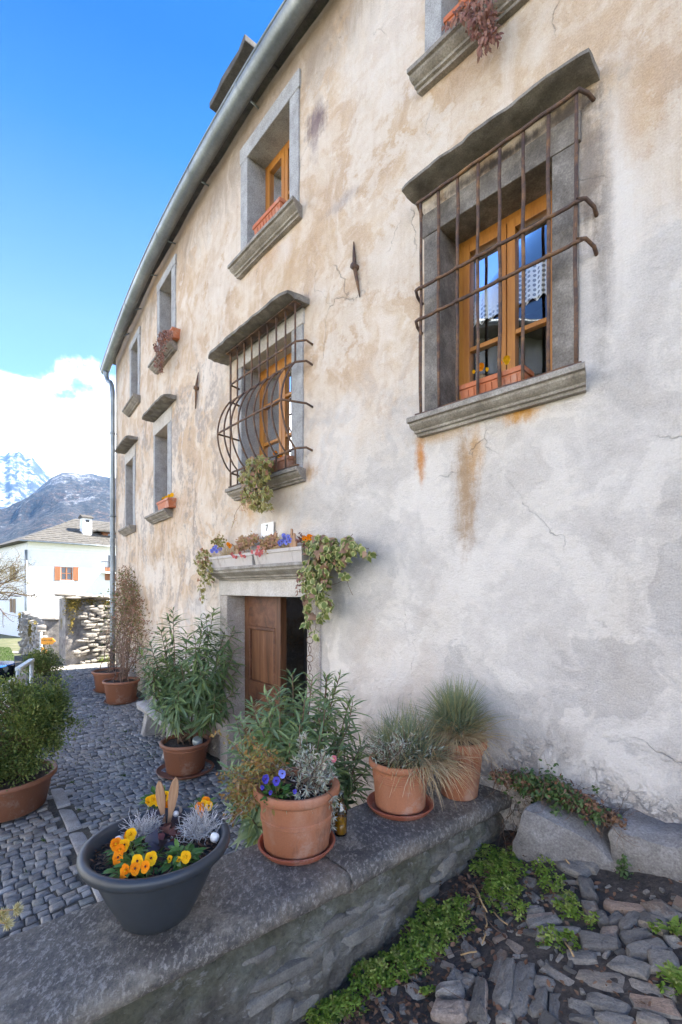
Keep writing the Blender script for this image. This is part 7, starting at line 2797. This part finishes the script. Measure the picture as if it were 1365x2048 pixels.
p2 = Vector(((801 - CX) / FPX * 2.573, 2.573, .6))
saucer(p2, .184, 'terracotta saucer under the pot of blue grass and lavender')
t2 = thing('grass_pot', p2 + Vector((0, 0, .012)), 'orange terracotta pot with grey lavender and drooping blue grass beside the oil bottle', 'potted plant')
add_pot(t2, p2 + Vector((0, 0, .012)), .136, .172, .262, M['pot_orange'], bands=(.62, .66, .70, .74), lip=.02, liph=.038)


def fescue(root, c, n, L, rng, sph=(0.0, 1.45), dirs=None, m='fescue', name='foliage', droop=.55, w=.0024, limit=0, rad=.05):
    V, F = [], []
    cl = MB()
    for _ in range(n):
        a = rng.uniform(0, 6.28)
        el = rng.uniform(*sph)
        d = Vector((math.cos(a) * math.cos(el), math.sin(a) * math.cos(el), math.sin(el)))
        if dirs is not None:
            d = (d + Vector(dirs) * rng.uniform(.2, 1.0)).normalized()
        l_ = L * rng.uniform(.55, 1.12)
        p = Vector(c) + Vector((rng.gauss(0, rad), rng.gauss(0, rad), 0))
        side = d.cross(Vector((0, 0, 1)))
        side = side.normalized() if side.length > .05 else Vector((1, 0, 0))
        side = (side + rv(rng, .5)).normalized()
        row = []
        k = 5
        for j in range(k + 1):
            t = j / k
            ww = w * (1 - .85 * t)
            row.append((p - side * ww, p + side * ww))
            d = (d + Vector((0, 0, -droop * t * rng.uniform(.5, 1.1) * .55))).normalized()
            p = p + d * (l_ / k)
        vs = [q for r_ in row for q in r_]
        cl.add(vs, [(2 * j, 2 * j + 1, 2 * j + 3, 2 * j + 2) for j in range(k)])
    o = cl.obj(name, M[m], root, smooth=True, fix=False)
    return tag(o, kind='stuff')


r2 = random.Random(17)
fescue(t2, p2 + Vector((.03, .03, .255)), 800, .30, r2, w=.0038, sph=(.15, 1.5), dirs=(.30, -.10, .35), droop=.80, rad=.06)
fescue(t2, p2 + Vector((.09, -.02, .25)), 380, .36, r2, w=.0036, sph=(.0, .8), dirs=(1.0, -.55, .05), m='straw', name='dry_foliage', droop=1.25, rad=.05)
fescue(t2, p2 + Vector((-.02, .03, .255)), 350, .22, r2, w=.0036, sph=(.4, 1.4), dirs=(-.2, 0, .2), droop=.6, rad=.05)
items = []
mb = MB()
for k in range(85):
    tip = at_depth(r2.gauss(798, 27), r2.gauss(1494, 16), r2.uniform(2.36, 2.55))
    b_ = p2 + Vector((r2.uniform(-.10, .06), r2.uniform(-.10, .05), .25))
    pts = [b_.lerp(tip, t) + rv(r2, .01) for t in (0, .3, .6, .85, 1)]
    mb.tube(pts, .002, 4, cap=False)
    for j in range(2, 5):
        for _ in range(r2.randrange(3, 7)):
            S = r2.uniform(.016, .03)
            items.append((pts[j] + rv(r2, .01), rv(r2) + Vector((0, 0, .4)), rv(r2), S, S * .36))
mb.obj('woody_stems', M['twig'], t2, smooth=True)
leaf_parts(t2, SMALL_LEAF, M['lavender'], items, 100, rng=r2)

p3 = Vector((.690, 2.735, .6))
t3 = thing('grass_pot', p3, 'slim terracotta pot with a round tuft of fescue against the wall', 'potted plant')
add_pot(t3, p3, .105, .158, .335, M['pot_clay'], bands=(.78,), lip=.018, liph=.05)
r3 = random.Random(23)
g3 = p3 + Vector((-.02, -.01, .33))
fescue(t3, g3 + Vector((0, 0, .05)), 1000, .30, r3, sph=(.35, 1.5), droop=.55, rad=.035, w=.0040)
fescue(t3, g3 + Vector((0, 0, .02)), 1000, .245, r3, sph=(-.15, 0.85), m='straw', name='dry_foliage', droop=.70, rad=.04, w=.0040)
fescue(t3, g3 + Vector((.0, -.04, .02)), 70, .46, r3, sph=(.2, .9), dirs=(-.1, -.7, .0), m='straw', name='dry_foliage', droop=1.35, rad=.03, w=.0015)

# dried seed heads in a pot on the parapet, just left of the picture
ps = pfr(2.62, .33, 0); ps = Vector((ps.x, ps.y, .6))
t4 = thing('seedhead_pot', ps, 'pot of dried fluffy seed heads on the parapet end', 'potted plant')
add_pot(t4, ps, .07, .10, .16, M['pot_clay'], bands=(.8,))
r4 = random.Random(3)
for (x, y, Y) in [(31, 1820, 1.42), (13, 1848, 1.38), (3, 1832, 1.45), (-30, 1800, 1.4), (-45, 1850, 1.35)]:
    q = at_depth(x, y, Y)
    mb = MB()
    b_ = ps + Vector((.02, .02, .13))
    mid_ = b_.lerp(q, .55) + Vector((0, 0, .07))
    mb.tube([(b_ * (1 - t) ** 2 + mid_ * 2 * t * (1 - t) + q * t * t) for t in [i / 6 for i in range(7)]], .0018, 5)
    st_ = mb.obj('stalk', M['dry_stalk'], t4, smooth=True)
    cl = Cloud()
    P, D, N, S = [], [], [], []
    ax = (q - mid_).normalized() + Vector((0, 0, .4))
    for _ in range(150):
        v = rv(r4).normalized()
        P.append(tuple(q + v * .003)); D.append(tuple(v + ax * .9)); N.append(tuple(rv(r4))); S.append(r4.uniform(.014, .024))
    cl.put(SMALL_LEAF, P, D, N, S, S2=[.005] * len(S))
    cl.obj('seed_head', M['seed'], st_)

# ------------------------------------------------------------------ window boxes and hanging plants on the front
def trough(root, fr, u0, u1, o0, o1, z, h, m, ribs=0, taper=.018, name='box'):
    mb = MB()
    rings = []
    prof = [(taper, 0), (.004, h * .72), (.004, h * .74), (-.006, h * .76), (-.006, h), (.010, h), (.012, h * .82)]
    for ins, dz in prof:
        rings.append([fr(u0 + ins, o0 + ins, z + dz), fr(u1 - ins, o0 + ins, z + dz), fr(u1 - ins, o1 - ins, z + dz), fr(u0 + ins, o1 - ins, z + dz)])
    mb.quadstrip(rings, True, True, True)
    o = mb.obj(name, m, root, bevel=.0025)
    for k in range(ribs):
        t = (k + .5) / ribs
        ua = u0 + .03 + (u1 - u0 - .06) * t
        w_ = (u1 - u0 - .06) / ribs * .36
        r_ = MB()
        vs = [fr(ua + a * w_, o1 - (taper * (1 - tz) + .004 * tz) + b_, z + h * .04 + h * .64 * tz) for tz in (0, 1) for a, b_ in ((-1, -.004), (1, -.004), (1, .005), (-1, .005))]
        r_.add(vs, [(0, 1, 2, 3), (4, 7, 6, 5), (0, 4, 5, 1), (1, 5, 6, 2), (2, 6, 7, 3), (3, 7, 4, 0)])
        r_.obj('rib', m, o)
    mb = MB(); mb.box(fr, u0 + .013, u1 - .013, o0 + .013, o1 - .013, z + h * .78, z + h * .80 + .004); mb.obj('soil', M['soil'], root)
    return o


def hang(root, blobs, m, rng, tm, S, o=(.04, .2), limit=300, wid=1.0, stems=None, down=.9):
    """Leaves over parts of the front; blobs = (x, y, rx, ry, n) in the photograph."""
    items = []
    for (x, y, rx, ry, n) in blobs:
        for _ in range(n):
            a, q = rng.uniform(0, 6.28), math.sqrt(rng.random())
            oo = rng.uniform(*o)
            s_, z_ = wall_hit(x + rx * q * math.cos(a), y + ry * q * math.sin(a), oo)
            p = W(s_, z_, oo)
            nrm = W(s_, 0, 1) - W(s_, 0, 0)
            sc = rng.uniform(*S)
            items.append((p, rv(rng, .9) + Vector((0, 0, -down)), nrm + rv(rng, .7) + Vector((0, 0, .35)), sc, sc * wid))
    leaf_parts(root, tm, m, items, limit, rng=rng)


def vines(root, paths, m, rng, r=.002, o=.1):
    mb = MB()
    for path_ in paths:
        pts = []
        for (x, y) in path_:
            oo = o * rng.uniform(.4, 1.3)
            s_, z_ = wall_hit(x, y, oo)
            pts.append(W(s_, z_, oo))
        fin = []
        for a, b_ in zip(pts, pts[1:]):
            for k in range(4): fin.append(a.lerp(b_, k / 4) + rv(rng, .006))
        fin.append(pts[-1])
        mb.tube(fin, r, 4, cap=False)
    mb.obj('vine', m, root, smooth=True)


r5 = random.Random(50)
zc = z2 + .132 if False else DOOR[6] + .1325
bx_a = thing('cornice_planter', W(4.1, zc, .08), 'left pale trough of fading flowers on the door cornice', 'planter')
trough(bx_a, wfr, 3.668, 4.575, .012, .158, zc, .118, M['trough'])
bx_b = thing('cornice_planter', W(3.3, zc, .08), 'right pale trough with ivy spilling over the door cornice', 'planter')
trough(bx_b, wfr, 2.905, 3.645, .012, .158, zc, .125, M['trough'])


def cornice_bush(root, spots, m, S, n, rng, rr_=(9, 9), tm=LEAF, limit=60, wid=.8):
    items = []
    for (x, y) in spots:
        for _ in range(n):
            oo = rng.uniform(.04, .18)
            s_, z_ = wall_hit(x + rng.gauss(0, rr_[0] * .5), y + rng.gauss(0, rr_[1] * .5), oo)
            p = W(s_, max(z_, zc + .09), oo)
            sc = rng.uniform(*S)
            items.append((p, rv(rng) + Vector((0, 0, .3)), rv(rng) + (CAM - p).normalized(), sc, sc * wid))
    leaf_parts(root, tm, m, items, limit, rng=rng)


cornice_bush(bx_a, [(490, 1092), (500, 1085), (478, 1097), (508, 1078), (484, 1083)], M['pinkish_leaf'], (.025, .045), 110, r5)
cornice_bush(bx_b, [(536, 1085), (528, 1092), (545, 1078), (533, 1100), (548, 1090)], M['pinkish_leaf'], (.025, .045), 100, r5)
cornice_bush(bx_a, [(440, 1078), (432, 1085), (436, 1090)], M['ivy_pale'], (.025, .04), 28, r5, tm=IVY)
cornice_bush(bx_b, [(600, 1080), (608, 1083)], M['red_leaf'], (.025, .04), 34, r5)
for root, spots, m_ in ((bx_a, [(428, 1098), (434, 1102), (441, 1098), (432, 1094), (424, 1102)], 'lilac_petal'), (bx_b, [(570, 1078), (577, 1074), (564, 1083), (573, 1084), (580, 1080), (568, 1072), (560, 1086)], 'lilac_petal'), (bx_a, [(457, 1088), (460, 1092)], 'orange_petal'), (bx_b, [(609, 1076), (618, 1073), (622, 1075), (612, 1079)], 'orange_petal')):
    for (x, y) in spots:
        s_, z_ = wall_hit(x, y, .15)
        p = W(s_, z_, .15)
        pansy(root, p, (CAM - p).normalized() + rv(r5, .4), .045, M[m_], r5)
for root, spots in ((bx_a, [(470, 1108), (486, 1110), (512, 1105)]), (bx_b, [(519, 1108), (516, 1098)])):
    for (x, y) in spots:
        for _ in range(3):
            s_, z_ = wall_hit(x + r5.gauss(0, 3), y + r5.gauss(0, 3), .17)
            p = W(s_, z_, .17)
            pansy(root, p, (CAM - p).normalized() + rv(r5, .5), .034, M['pink_petal'], r5, eye=False)
for root, spots in ((bx_a, [(455, 1100, 40), (462, 1102, 35), (450, 1104, 30)]), (bx_b, [(572, 1072, 40), (566, 1075, 30), (584, 1074, 30)])):
    for (x, y, n) in spots:
        s_, z_ = wall_hit(x, 1108, .10)
        fescue(root, W(s_, zc + .10, .10), n, .19, r5, sph=(.5, 1.5), m='straw', name='dry_grass', droop=.4, rad=.02)
# wooden stakes in the troughs
for (root, x, y0_, w_, h_) in [(bx_b, 553, 1093, .045, .15), (bx_b, 585, 1090, .03, .16), (bx_b, 590, 1085, .028, .13), (bx_a, 475, 1085, .03, .10)]:
    s_, z_ = wall_hit(x, y0_, .135)
    h_ *= 1.35
    f, _, _ = frame_at(s_, zc + .07, .135)
    mb = MB()
    q = [(-w_, 0), (w_, 0), (w_ * 1.02, h_ * .8), (w_ * .6, h_ * .78), (w_ * .55, h_), (-w_ * .1, h_ * .97), (-w_ * .2, h_ * .72), (-w_, h_ * .7)]
    n = len(q)
    mb.add([f(a, -.006, z) for a, z in q] + [f(a, .006, z) for a, z in q], [tuple(range(n)), tuple(range(2 * n - 1, n - 1, -1))] + [(i, (i + 1) % n, n + (i + 1) % n, n + i) for i in range(n)])
    o = mb.obj('wooden_stake', M['ear_wood'], root, fix=True)
# the ivies
hang(bx_b, [(640, 1090, 36, 22, 120), (665, 1110, 34, 28, 130), (640, 1135, 24, 34, 100), (615, 1150, 14, 30, 45), (640, 1180, 18, 26, 70), (655, 1210, 15, 14, 28), (640, 1232, 9, 8, 10), (710, 1095, 20, 14, 26), (735, 1108, 9, 6, 8), (690, 1082, 12, 10, 16), (613, 1200, 7, 24, 16), (630, 1265, 5, 10, 5), (614, 1240, 4, 12, 6), (690, 1148, 8, 6, 4)], M['ivy'], r5, IVY, (.044, .078), o=(.05, .28), limit=300)
vines(bx_b, [[(640, 1100), (680, 1095), (715, 1100), (743, 1110)], [(650, 1090), (690, 1085), (706, 1068)], [(660, 1130), (690, 1150), (706, 1190)], [(620, 1140), (612, 1200), (614, 1255)], [(640, 1150), (650, 1210), (660, 1218)], [(640, 1150), (632, 1230), (630, 1275)], [(690, 1100), (730, 1095), (738, 1098)], [(640, 1180), (690, 1160), (694, 1148)]], M['stem_brown'], r5, .0022)
hang(bx_b, [(600, 1165, 10, 24, 50), (612, 1190, 8, 20, 24)], M['red_leaf'], r5, LEAF, (.02, .035), o=(.08, .2), limit=40)
hang(bx_a, [(408, 1112, 15, 14, 60), (412, 1140, 14, 20, 70), (402, 1165, 8, 24, 30), (420, 1150, 8, 22, 30), (396, 1125, 10, 8, 16), (405, 1195, 7, 8, 8)], M['ivy_pale'], r5, IVY, (.034, .058), o=(.05, .22), limit=220)
vines(bx_a, [[(415, 1110), (400, 1120), (385, 1128)], [(412, 1110), (402, 1160), (400, 1190), (414, 1200)], [(418, 1115), (424, 1150), (428, 1175)]], M['stem_brown'], r5, .002)

# house number
s7, z7 = wall_hit(537.5, 1058, .012)
f7, t7, n7 = frame_at(s7, z7, .030)
nb7 = thing('house_number', f7(0, 0, 0), 'small white enamel plate with the number 7 above the door', 'house number')
mb = MB(); mb.box(f7, -.105, .105, -.012, .0, -.075, .058); pl = mb.obj('plate', M['white_sign'], nb7, bevel=.003)
rt7 = Matrix((-t7, Vector((0, 0, 1)), n7)).transposed().to_4x4()
text_mesh('numeral', '7', .085, M['black'], pl, Matrix.Translation(f7(0, .002, .006)) @ rt7)

# ring chain by the right jamb
ch = thing('ring_chain', W(3.0, 1.2, .10), 'thin iron chain of rings hanging beside the right door jamb', 'chain')
mb = MB()
sC = wall_hit(620, 1250, .10)[0]
zt_, zb2_ = wall_hit(620, 1255, .10)[1], wall_hit(620, 1400, .10)[1]
mb.tube([W(sC, zt_ + .35, .10), W(sC, zt_, .10)], .003, 6); mb.obj('hanger', M['rust'], ch)
z = zt_
fC, tC, nC = frame_at(sC, 0, .10)
k = 0
while z > zb2_:
    mb = MB()
    rr_ = .028
    ang = .5 if k % 2 else -.3
    mb.tube([fC(rr_ * math.cos(a) * math.cos(ang), rr_ * math.cos(a) * math.sin(ang), z - rr_ + rr_ * math.sin(a)) for a in [2 * math.pi * j / 20 for j in range(21)]], .0032, 6)
    mb.obj('ring', M['rust'], ch, smooth=True)
    z -= rr_ * 2
    mb = MB(); mb.tube([fC(0, 0, z + .004), fC(0, 0, z - .024)], .003, 6); mb.obj('rod', M['rust'], ch)
    z -= .02
    k += 1

# boxes on the sills
def sill_box(xa, xb, key, o0, o1, h, lab, ribs=0, m='box_terra'):
    z0_ = WIN[key][4]
    sa, sb_ = wall_hit(xa, 900, o1)[0], wall_hit(xb, 900, o1)[0]
    t = thing('window_box', W((sa + sb_) / 2, z0_ + .002, (o0 + o1) / 2), lab, 'window box')
    trough(t, wfr, sb_, sa, o0, o1, z0_ + .002, h, M[m], ribs)
    return t, sa, sb_, z0_ + .002 + h


wb, sa, sb_, zt = sill_box(918, 1046, 'a', -.065, .070, .115, 'ribbed terracotta box of orange flowers behind the big grille', 9)
rw = random.Random(70)
for (x, y, m_) in [(962, 733, 'orange_petal'), (1014, 719, 'yellow_petal'), (948, 743, 'yellow_petal'), (975, 738, 'yellow_petal'), (1002, 726, 'orange_petal')]:
    s_, z_ = wall_hit(x, y, .01)
    p = W(s_, max(z_, zt + .02), .01)
    big_ = x in (962, 1014)
    pansy(wb, p, (CAM - p).normalized() + rv(rw, .3), .045 if big_ else .022, M[m_], rw, eye=False)
    tuft_leaves(wb, W(s_, zt - .02, .0), .035, 22, M['pansy_leaf'], (.02, .032), rw, h=.04)
wb, sa, sb_, zt = sill_box(538, 576, 'b', -.04, .09, .13, 'dark terracotta box with trailing ivy behind the bulging grille', 0, 'pot_brown')
hang(wb, [(515, 925, 24, 14, 160), (508, 950, 30, 20, 230), (512, 985, 28, 22, 170), (530, 925, 14, 12, 40), (520, 1012, 22, 10, 50), (490, 990, 9, 18, 24), (535, 940, 10, 8, 20)], M['ivy_pale'], rw, IVY, (.030, .055), o=(.10, .32), limit=300)
hang(wb, [(495, 955, 18, 20, 90), (500, 995, 20, 22, 110), (488, 1012, 8, 12, 16), (470, 1045, 6, 10, 10), (540, 1018, 8, 5, 10)], M['pinkish_leaf'], rw, LEAF, (.016, .032), o=(.12, .30), limit=80)
vines(wb, [[(505, 950), (488, 1000), (470, 1030), (464, 1056)], [(510, 960), (525, 1010), (545, 1026)], [(545, 920), (515, 925), (500, 960)]], M['stem_brown'], rw, .002, .14)
for (x, y) in [(551, 907), (560, 913)]:
    s_, z_ = wall_hit(x, y, 0)
    pansy(wb, W(s_, z_, 0), CAM - W(s_, z_, 0), .05, M['orange_petal'], rw)
tuft_leaves(wb, W((sa + sb_) / 2, zt, -.02), .1, 50, M['pansy_leaf'], (.03, .05), rw, h=.06)
wb, sa, sb_, zt = sill_box(314, 336, 'c', -.03, .115, .125, 'small terracotta box with yellow flowers on a far middle sill')
for k in range(4):
    p = W(sa + (sb_ - sa) * (k + .5) / 4, zt + .05, .04)
    pansy(wb, p, CAM - p, .055, M['yellow_petal'], rw, eye=False)
tuft_leaves(wb, W((sa + sb_) / 2, zt - .02, .03), .09, 50, M['pansy_leaf'], (.03, .045), rw, h=.05, limit=0)
wb, sa, sb_, zt = sill_box(507, 560, 'f', -.05, .095, .15, 'plain terracotta box on the sill of the upper window with open reveal', 8)
tuft_leaves(wb, W((sa + sb_) / 2, zt - .05, -.05), .1, 24, M['dead_leaf'], (.02, .03), rw, h=.02, limit=0)
wb, sa, sb_, zt = sill_box(326, 345, 'g', -.02, .10, .12, 'small terracotta box with withered red plant on an upper sill')
hang(wb, [(328, 672, 14, 12, 190), (320, 695, 12, 16, 200), (318, 718, 10, 16, 140), (322, 737, 6, 7, 34), (338, 664, 8, 6, 40)], M['red_leaf'], rw, LEAF, (.025, .055), o=(.06, .22), limit=60)
vines(wb, [[(335, 665), (320, 690), (318, 720), (325, 744)], [(330, 670), (312, 700), (316, 730)]], M['twig'], rw, .003, .14)
wb, sa, sb_, zt = sill_box(890, 945, 'e', -.02, .10, .13, 'terracotta box with withered hanging plant on the topmost right sill')
hang(wb, [(955, 15, 40, 28, 300), (965, 50, 32, 30, 280), (925, 25, 20, 16, 90), (968, 85, 12, 18, 60), (990, 70, 14, 10, 36), (900, 48, 12, 10, 24), (960, 104, 7, 6, 12)], M['red_leaf'], rw, LEAF, (.018, .040), o=(.06, .24), limit=300)
vines(wb, [[(930, 20), (950, 50), (960, 80), (968, 110)], [(940, 10), (970, 50), (995, 78)], [(930, 20), (905, 40), (885, 62)], [(945, 15), (985, 30), (1010, 20)]], M['twig'], rw, .0022, .14)

# ------------------------------------------------------------------ weeds, litter and ground ivy in the path
r6 = random.Random(88)


def on_ground(x, y):
    p = on_path(x, y)
    p.z = path_h(p.x, p.y)
    return p


def weed_patch(blobs, m, S, tm, name, h=.055, wid=1.0):
    c = Cloud()
    P, D, N, S1 = [], [], [], []
    for (x, y, rx, ry, n) in blobs:
        for _ in range(int(n * .72)):
            a, q = r6.uniform(0, 6.28), math.sqrt(r6.random())
            p = on_ground(x + rx * q * math.cos(a), y + ry * q * math.sin(a))
            hh = h * (1 - .75 * q * q) * r6.uniform(.25, 1)
            P.append((p.x, p.y, p.z + hh))
            D.append((math.cos(r6.uniform(0, 6.28)), math.sin(r6.uniform(0, 6.28)), r6.uniform(-.2, .7)))
            N.append((r6.gauss(0, .28), r6.gauss(0, .28) - .25, 1))
            S1.append(r6.uniform(*S))
    c.put(tm, P, D, N, S1, S2=[q * wid for q in S1])
    return tag(c.obj(name, m, None), kind='stuff')


WEEDS = [(975, 1730, 30, 36, 190), (1010, 1755, 38, 42, 260), (1020, 1720, 22, 22, 90), (1000, 1795, 36, 34, 170), (1092, 1745, 18, 16, 44), (1105, 1775, 20, 22, 60), (1135, 1815, 20, 20, 60), (1150, 1840, 14, 14, 26), (1185, 1850, 10, 9, 14), (1110, 1890, 30, 18, 44), (1150, 1890, 12, 10, 18),
         (900, 1850, 46, 34, 230), (855, 1880, 46, 40, 260), (830, 1915, 40, 34, 200), (780, 1945, 44, 32, 200), (740, 1965, 36, 34, 170), (860, 1830, 22, 24, 80), (920, 1820, 18, 16, 40), (690, 2020, 40, 26, 120), (660, 2035, 40, 18, 90), (640, 2050, 30, 14, 60), (1045, 1830, 14, 22, 34), (1355, 1870, 26, 8, 14), (1355, 1985, 22, 30, 26), (1320, 1865, 18, 10, 12), (858, 1990, 9, 7, 10), (1340, 1960, 14, 18, 14)]
weed_patch(WEEDS, M['weed'], (.022, .046), PARSLEY, 'weeds')
weed_patch([(x, y, rx * 1.1, ry * 1.1, n // 4) for x, y, rx, ry, n in WEEDS[:20]], M['ground_ivy'], (.014, .03), SMALL_LEAF, 'undergrowth', h=.03)
# ground ivy and dead leaves along the foot of the wall, on top of the boulder
c = Cloud()
P, D, N, S1 = [], [], [], []
cd = Cloud()
P2, D2, N2, S12 = [], [], [], []
mb = MB()
for k in range(3200):
    t = r6.random()
    x = 985 + 270 * t
    y = 1552 + 36 * t + 66 * t * t
    up = r6.gauss(0, 1)
    live = math.exp(-((t - .42) / .26) ** 2)
    oo = r6.uniform(.0, .19)
    yy = y + up * (6 + 9 * live) + (r6.uniform(0, 40) if r6.random() < .08 else 0)
    s_, z_ = wall_hit(x, yy, oo)
    p = W(s_, z_, oo)
    if r6.random() < live * .85:
        P.append(tuple(p)); D.append(tuple(rv(r6) + Vector((0, 0, -.3)))); N.append((r6.gauss(-.5, .5), r6.gauss(-.5, .5), 1)); S1.append(r6.uniform(.018, .034))
    elif r6.random() < .6:
        P2.append(tuple(p)); D2.append(tuple(rv(r6))); N2.append(tuple(rv(r6) + Vector((-.4, -.4, .6)))); S12.append(r6.uniform(.012, .032))
    if k % 30 == 0:
        twigs(mb, p, rv(r6) + Vector((.3, -.3, -.4)), r6.uniform(.08, .2), 6, .0018, r6, .5, 3, 1)
for (x, y, rx, ry, n) in [(1247, 1735, 12, 22, 120), (1262, 1755, 10, 10, 50), (1190, 1578, 5, 8, 16), (1113, 1625, 10, 8, 30), (1196, 1632, 10, 10, 40)]:
    for _ in range(n):
        a, q = r6.uniform(0, 6.28), math.sqrt(r6.random())
        oo = r6.uniform(.12, .22)
        s_, z_ = wall_hit(x + rx * q * math.cos(a), y + ry * q * math.sin(a), oo)
        P.append(tuple(W(s_, z_, oo))); D.append(tuple(rv(r6) + Vector((0, 0, -.3)))); N.append((r6.gauss(-.5, .5), r6.gauss(-.5, .5), 1)); S1.append(r6.uniform(.014, .026))
c.put(LEAF, P, D, N, S1)
tag(c.obj('ground_ivy', M['ground_ivy'], None), kind='stuff')
# dead leaves and twigs lie between the stones
for k in range(4200):
    if k < 2300:
        u_, a_ = r6.uniform(-.1, 2.3), -abs(r6.gauss(0, .16)) - .02
        q = pfr(u_, a_, 0)
        x_, y_ = q.x, q.y
    else:
        x_, y_ = r6.uniform(-.4, 1.9), r6.uniform(.6, 2.5)
    if not in_path(x_, y_): continue
    P2.append((x_, y_, path_h(x_, y_) + r6.uniform(.002, .018))); D2.append((r6.gauss(0, 1), r6.gauss(0, 1), r6.gauss(0, .25))); N2.append((r6.gauss(0, .4), r6.gauss(0, .4), 1)); S12.append(r6.uniform(.012, .034))
cd.put(LEAF, P2, D2, N2, S12)
tag(cd.obj('leaf_litter', M['dead_leaf'], None), kind='stuff')
for k in range(150):
    u_, a_ = r6.uniform(-.1, 2.2), -abs(r6.gauss(0, .25)) - .02
    q = pfr(u_, a_, 0)
    if not in_path(q.x, q.y): continue
    twigs(mb, (q.x, q.y, path_h(q.x, q.y) + .01), (r6.gauss(0, 1), r6.gauss(0, 1), .1), r6.uniform(.05, .16), 5, .0015, r6, .35, 3, 0)
for k in range(60):
    q = on_ground(r6.uniform(1000, 1060), r6.uniform(1600, 1720))
    twigs(mb, q + Vector((0, 0, r6.uniform(.02, .2))), (r6.gauss(0, .4), r6.gauss(0, .4) - .3, -.8), r6.uniform(.08, .2), 6, .0016, r6, .35, 3, 1)
tag(mb.obj('twig_litter', M['twig'], None, smooth=True), kind='stuff')
# straw-coloured broken stalks
for k, pts_ in enumerate([[(946, 1780), (958, 1800), (968, 1826)], [(950, 1790), (962, 1812), (975, 1835)], [(988, 1834), (1002, 1848), (1016, 1861)], [(970, 1838), (975, 1858), (973, 1866)], [(922, 1922), (938, 1919), (954, 1919)], [(965, 1900), (972, 1882), (968, 1875)], [(1130, 1900), (1140, 1920), (1148, 1934)], [(1012, 1606), (1060, 1660), (1110, 1712), (1140, 1740)]]):
    mb = MB()
    mb.tube([on_ground(x, y) + Vector((0, 0, .03)) for x, y in pts_], .0032, 6)
    ss2 = mb.obj('dry_stalk', M['dry_stalk'], path, smooth=True)
for (x, y) in [(1360, 1980), (1345, 1868)]:
    c0 = on_ground(x, y)
    c = Cloud()
    P, D, N, S1 = [], [], [], []
    for k in range(12):
        a = r6.uniform(0, 6.28)
        P.append(tuple(c0 + Vector((0, 0, .01)))); D.append((math.cos(a), math.sin(a), .5)); N.append((0, 0, 1)); S1.append(r6.uniform(.05, .09))
    c.put(LEAF, P, D, N, S1, S2=[q * .6 for q in S1])
    w_ = c.obj('dandelion', M['weed'], None)
    tag(w_, 'dandelion rosette between the stones ' + ('at the lower right corner' if y > 1900 else 'under the big grey boulder'), 'weed')
# bright tufts at the foot of the dry stone wall
for (x, y, r_, lab) in [(193, 1330, .16, 'bright green tuft at the foot of the dry stone wall'), (155, 1333, .08, 'small yellow-green tuft at the corner of the dry stone wall')]:
    c0 = on_street(x, y); c0.y += .35; c0.z = street_z(c0.x, c0.y)
    t = thing('green_tuft', c0, lab, 'plant')
    tuft_leaves(t, c0, r_, 420 if r_ > .1 else 120, M['weed'], (.025, .05), r6, h=.17, limit=0)
# ------------------------------------------------------------------ tree by the lane
tr_r = random.Random(12)
tb = Vector((-14.1, 16.5, far_ground(-14.1, 16.5)))
tree = thing('budding_tree', tb, 'tree with fine budding branches reaching in before the white house', 'tree')
tmb, bmb = MB(), MB()
leaves = []


def branch(p, d, L, r, depth):
    n = 5
    pts = [Vector(p)]
    d = Vector(d).normalized()
    for i in range(n):
        d = (d + rv(tr_r, .17) + Vector((0, 0, .03))).normalized()
        pts.append(pts[-1] + d * L / n)
    (tmb if depth > 3 else bmb).tube(pts, [r * (1 - .45 * i / n) for i in range(n + 1)], 7 if depth > 2 else 4, cap=False)
    if depth <= 1:
        for q in pts[1:]:
            for _ in range(6): leaves.append(q + rv(tr_r, .12))
    if depth == 0: return
    k = 3 if depth > 2 else 3
    for j in range(k):
        i0 = tr_r.randrange(2, n + 1)
        branch(pts[i0], d + rv(tr_r, .95), L * tr_r.uniform(.58, .78), r * .55, depth - 1)


branch(tb, (.03, 0, 1), 2.6, .16, 4)
for a in (.4, 1.4, -.2, .9, -.8, 2.2):
    branch(tb + Vector((0, 0, tr_r.uniform(2.2, 3.0))), (math.cos(a), -.35 * math.sin(a), tr_r.uniform(.15, .9)), tr_r.uniform(1.3, 1.9), .07, 4)
tmb.obj('trunk', M['bark'], tree, smooth=True)
bmb.obj('branches', M['bark'], tree, smooth=True)
c = Cloud()
c.put(SMALL_LEAF, [tuple(p) for p in leaves], [tuple(rv(tr_r)) for _ in leaves], [tuple(rv(tr_r)) for _ in leaves], [tr_r.uniform(.018, .042) for _ in leaves])
tag(c.obj('crown', M['spring_leaf'], tree), kind='stuff')

# ------------------------------------------------------------------ repeats share a group
PHRASE = {'potted_oleander': 'potted oleanders by the door', 'potted_boxwood': 'potted boxwoods along the street edge', 'potted_climber': 'climber tubs at the far corner',
          'pot_saucer': 'terracotta saucers', 'grass_pot': 'grass pots on the parapet', 'window_box': 'window boxes on the sills', 'cornice_planter': 'troughs on the door cornice',
          'boulder': 'boulders at the wall foot', 'field_wall': 'old stone walls beyond the house', 'painted_egg': 'painted eggs in the bowl', 'wooden_ear': 'wooden ear cut-outs in the bowl',
          'wooden_bowl': 'wooden bowls on the bench', 'dandelion': 'dandelions in the path', 'green_tuft': 'green tufts at the stone wall'}
for o in bpy.data.objects:
    if o.parent is None and o.name.split('.')[0] in PHRASE:
        o['group'] = PHRASE[o.name.split('.')[0]]
